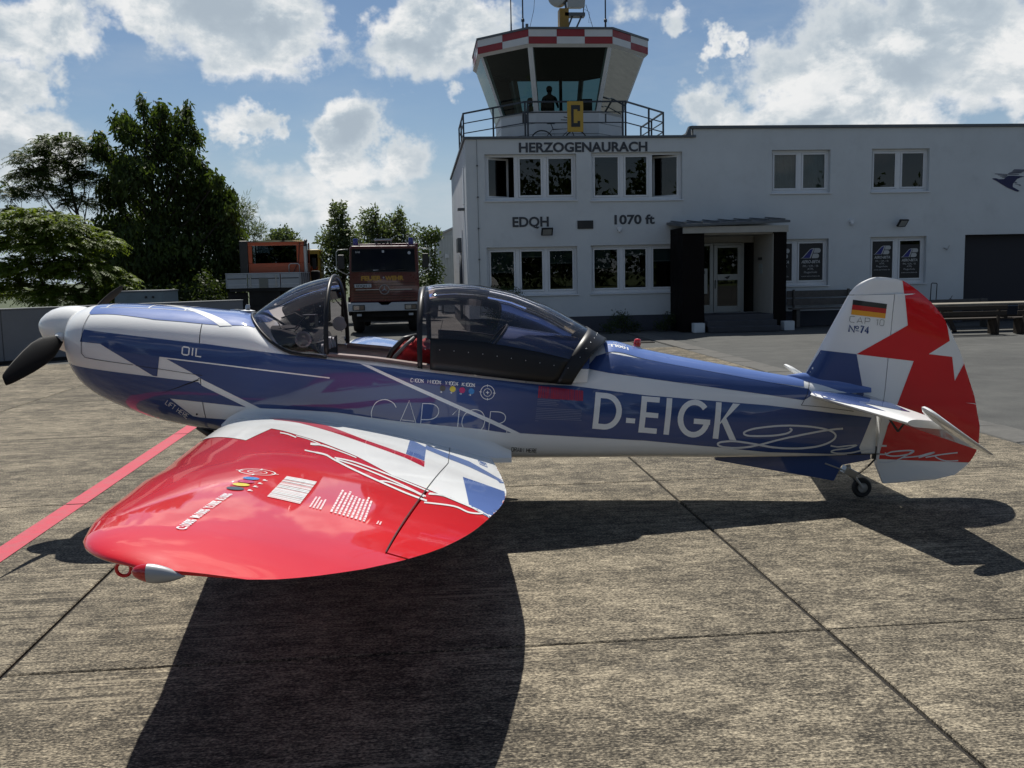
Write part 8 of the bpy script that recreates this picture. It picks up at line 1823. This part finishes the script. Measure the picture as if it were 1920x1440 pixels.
for s in (-1, 1):
    MB().tube([(s * W, .05, 2.62), (s * (W + .30), -.02, 2.60), (s * (W + .36), -.05, 2.52), (s * (W + .36), -.05, 2.05), (s * (W + .30), -.03, 1.97), (s * W, .02, 1.80)], .014, 6).build("mirror_arm", M_ALU, fe, smooth=True)
    MB().box(s * (W + .22) - .10, s * (W + .22) + .10, -.06, .0, 2.02, 2.45).build("mirror", M_BLACK, fe, bevel=.02)
    x = s * .86 - .0
    MB().lathe([(.10, 0), (.10, .03), (.07, .04)], (x, .35, 2.71), (0, 0, 1), 16).build("lamp_base", M_FRED, fe)
    MB().lathe([(.075, .04), (.082, .08), (.080, .22), (.06, .25), (0, .255)], (x, .35, 2.71), (0, 0, 1), 18).build("blue_lamp", mat("blue_lamp_lens", (.008, .010, .20), .12, coat=.8), fe, smooth=True, angle=40)
    MB().tube([(x - .13, .2, 2.72), (x - .13, .2, 3.02), (x + .13, .2, 3.02), (x + .13, .2, 2.72)], .009, 6).build("lamp_guard", M_ALU, fe)
MB().box(-.28, .28, .15, .55, 2.88, 2.93).bar((-.25, .3, 2.7), (-.25, .3, 2.9), .02).bar((.25, .3, 2.7), (.25, .3, 2.9), .02).build("roof_rack", M_BUMP, fe)
for x in (-.2, -.05, .08, .2): MB().lathe([(.035, 0), (.05, .08), (0, .08)], (x, .25, 2.82), (0, -1, 0), 12).build("roof_horn", M_BLACK, fe)
MB().box(-W + .15, W - .15, .1, 6, .5, .9).box(-.9, .9, .3, .4, .35, .75).build("chassis", M_UNDER, fe)
for x in (-.88, .88):
    truck_wheel(fe, x, .95, .55, .36); truck_wheel(fe, x, 4.9, .55, .36)
for s in (-1, 1): MB().box(s * (W + .03) - .05, s * (W + .03) + .05, .35, 1.6, .55, 1.15).build("wheel_arch", M_UNDER, fe, bevel=.04)

# ------------------------------------------------------------------ white shed and things glimpsed through the canopy
sh = empty("white_shed", (.92, 46, 0), 0, "white corrugated metal shed beyond the fire engine", "shed")
MB().box(.03, 6, .03, 10, 0, 3.62).build("wall", mat("white_shed_sheet", (.40, .43, .44), .6, var=.08, grime=.15), sh)
for i in range(6): MB().box(.05 + i * .13, .09 + i * .13, -.02, .028, 0, 3.6).build("wall_rib", mat("shed_rib", (.36, .39, .40), .6) if i == 0 else bpy.data.materials["shed_rib"], sh)
rf = MB(); rf.add([(-.1, -.15, 3.58), (-.1, 10, 3.58), (3.2, 10, 5.0), (3.2, -.15, 5.0), (6.2, -.15, 3.6), (6.2, 10, 3.6)], [(0, 1, 2, 3), (3, 2, 5, 4)])
rfo = rf.build("roof", mat("ribbed_roof_sheet", (.22, .21, .19), .6, var=.15), sh); md = rfo.modifiers.new("thickness", "SOLIDIFY"); md.thickness = .06
for i in range(18):
    y = .0 + i * .55
    MB().bar((-.1, y, 3.63), (3.2, y, 5.05), .06, .04).build("roof_rib", M_SIDEB, sh)
MB().prism([(.0, 3.61), (6, 3.61), (3.1, 4.86)], (.02, .06)).build("gable", M_SIDEB, sh)
MB().box(.3, .5, -.06, .02, 2.55, 2.75).build("lamp_box", M_BUMP, sh)
gt = empty("yard_gate", (-1.0, 44, 0), 0, "dark steel bar gate far behind the canopy glass", "gate")
MB().bar((-1.2, 0, 1.15), (2.0, 0, 1.15), .05).bar((-1.2, 0, .15), (2.0, 0, .15), .05).build("gate_frame", M_BLACK, gt)
for i in range(22): MB().bar((-1.2 + i * .152, 0, .15), (-1.2 + i * .152, 0, 1.15), .02).build("gate_bar", M_BLACK, gt)
for x in (-1.22, 2.02): MB().box(x - .04, x + .04, -.04, .04, 0, 1.3).build("gate_post", M_BLACK, gt)
bn = empty("blue_bin", (.25, 38.5, 0), R(8), "dark blue bin standing beyond the fire engine", "bin")
MB().loft([[(-.38, -.32, .12), (.38, -.32, .12), (.38, .32, .12), (-.38, .32, .12)], [(-.46, -.38, 1.0), (.46, -.38, 1.0), (.46, .38, 1.0), (-.46, .38, 1.0)]], True, True, True).build("bin_body", mat("blue_plastic", (.012, .022, .06), .5), bn, bevel=.03)
MB().box(-.49, .49, -.42, .42, 1.003, 1.06).build("bin_lid", mat("orange_lid", (.38, .14, .02), .5), bn, bevel=.02)
for x in (-.33, .33): MB().lathe([(.1, -.03), (.1, .03)], (x, .3, .1), (1, 0, 0), 14).build("bin_wheel", M_RUB, bn)

# ------------------------------------------------------------------ benches, picnic set and small things by the wall
M_WOOD = mat("dark_weathered_wood", (.030, .022, .015), .85, var=.35, vscale=9, bump=.4)
M_WOODG = mat("grey_weathered_wood", (.085, .080, .075), .85, var=.3, vscale=9, bump=.4)
M_WOODP = mat("pale_table_wood", (.20, .18, .145), .8, var=.2, vscale=7, bump=.3)


def bench(name, label, loc, rz, L, back, m, group=None, seat_z=.42, plank=.14, legs=.20):
    b = empty(name, loc, rz, label, "bench", group)
    for i in range(2):
        MB().box(-L / 2, L / 2, -.06 + i * .19, .10 + i * .19, seat_z - .045, seat_z).build("seat_plank", m, b, bevel=.008)
    for i in range(2):
        z = seat_z + .07 + i * (plank + .035)
        MB().box(-L / 2, L / 2, -.17 - i * .02, -.125 - i * .02, z, z + plank).build("back_plank", m, b, bevel=.008)
    for x in (-L / 2 + legs, L / 2 - legs):
        l = MB(); l.box(x - .055, x + .055, -.08, .26, 0, seat_z - .046).bar((x, -.095, .0), (x, -.125, back), .09, .05)
        l.build("leg", m, b, bevel=.008)
    return b


bench("plank_bench", "dark wooden bench in the sun, its back towards us, just right of the fin", (13.75, 23.1, 0), R(-1), 1.9, .70, M_WOOD, "benches at the picnic table", .42, .105)
bench("plank_bench", "dark wooden bench in the sun cut off by the picture's right edge", (16.05, 23.0, 0), R(-1), 2.2, .70, M_WOOD, "benches at the picnic table", .42, .105)
bench("plank_bench", "grey weathered bench standing behind the picnic table in the shade", (15.1, 26.1, 0), R(180), 2.25, .80, M_WOODG, "benches at the picnic table", .42, .13)
bench("slatted_bench", "blue-grey slatted bench against the wall below the poster window", (12.0, 27.85, 0), R(180), 2.1, 1.12, M_WOODG, None, .58, .20)
tb = empty("picnic_table", (15.6, 24.5, 0), R(-1), "long wooden picnic table with sunlit pale top beyond the fin", "table")
for i in range(4): MB().box(-2.1, 2.1, -.42 + i * .215, -.42 + i * .215 + .20, .70, .745).build("top_plank", M_WOODP, tb, bevel=.006)
for x in (-1.55, 1.55):
    MB().bar((x, -.38, 0), (x, .25, .69), .09, .07).bar((x, .38, 0), (x, -.25, .69), .09, .07).box(x - .04, x + .04, -.40, .40, .62, .698).build("trestle_leg", M_WOOD, tb)
MB().box(-1.5, 1.5, -.05, .05, .30, .40).build("stretcher", M_WOOD, tb)
tr = empty("trolley_bag", (15.5, 27.7, 0), R(12), "dark trolley bag with long pulled-out handle against the wall", "trolley")
MB().loft([[(-.33, -.14, .06), (.33, -.14, .06), (.33, .14, .06), (-.33, .14, .06)], [(-.34, -.15, .40), (.34, -.15, .38), (.34, .15, .38), (-.34, .15, .40)], [(-.26, -.10, .62), (.18, -.10, .60), (.18, .10, .60), (-.26, .10, .62)]], True, True, True).build("bag", M_DARK, tr, bevel=.05)
MB().tube([(-.20, .05, .5), (-.17, .05, 1.20), (-.14, .05, 1.23), (.02, .05, 1.22), (.04, .05, 1.19), (.01, .05, .5)], .014, 6).build("handle", M_BLACK, tr, smooth=True)
for x in (-.25, .25): MB().lathe([(.06, -.02), (.06, .02)], (x, .16, .06), (0, 1, 0), 12).build("wheel", M_RUB, tr)
tp = empty("standpipe", (16.15, 28.0, 0), 0, "short standpipe with tap left of the dark garage door", "tap")
MB().box(-.04, .04, -.04, .04, 0, .72).build("pipe", M_BLACK, tp, bevel=.01)
MB().tube([(-.02, -.04, .70), (-.10, -.10, .74), (-.16, -.12, .70)], .02, 8).bar((-.06, -.06, .76), (-.02, -.06, .83), .015).build("tap", M_FLASH, tp)
mh = structure(MB().box(5.30, 5.80, 23.5, 24.5, -.05, .004).build("manhole_cover", M_JOINT))
ln = structure(MB().add([(8.0, 20.22, -.008), (30, 20.30, -.008), (30, 20.335, -.008), (8.0, 20.255, -.008)], [(0, 1, 2, 3)]).build("asphalt_seam", mat("pale_seam", (.17, .17, .16), .9, var=.3, vscale=6)))
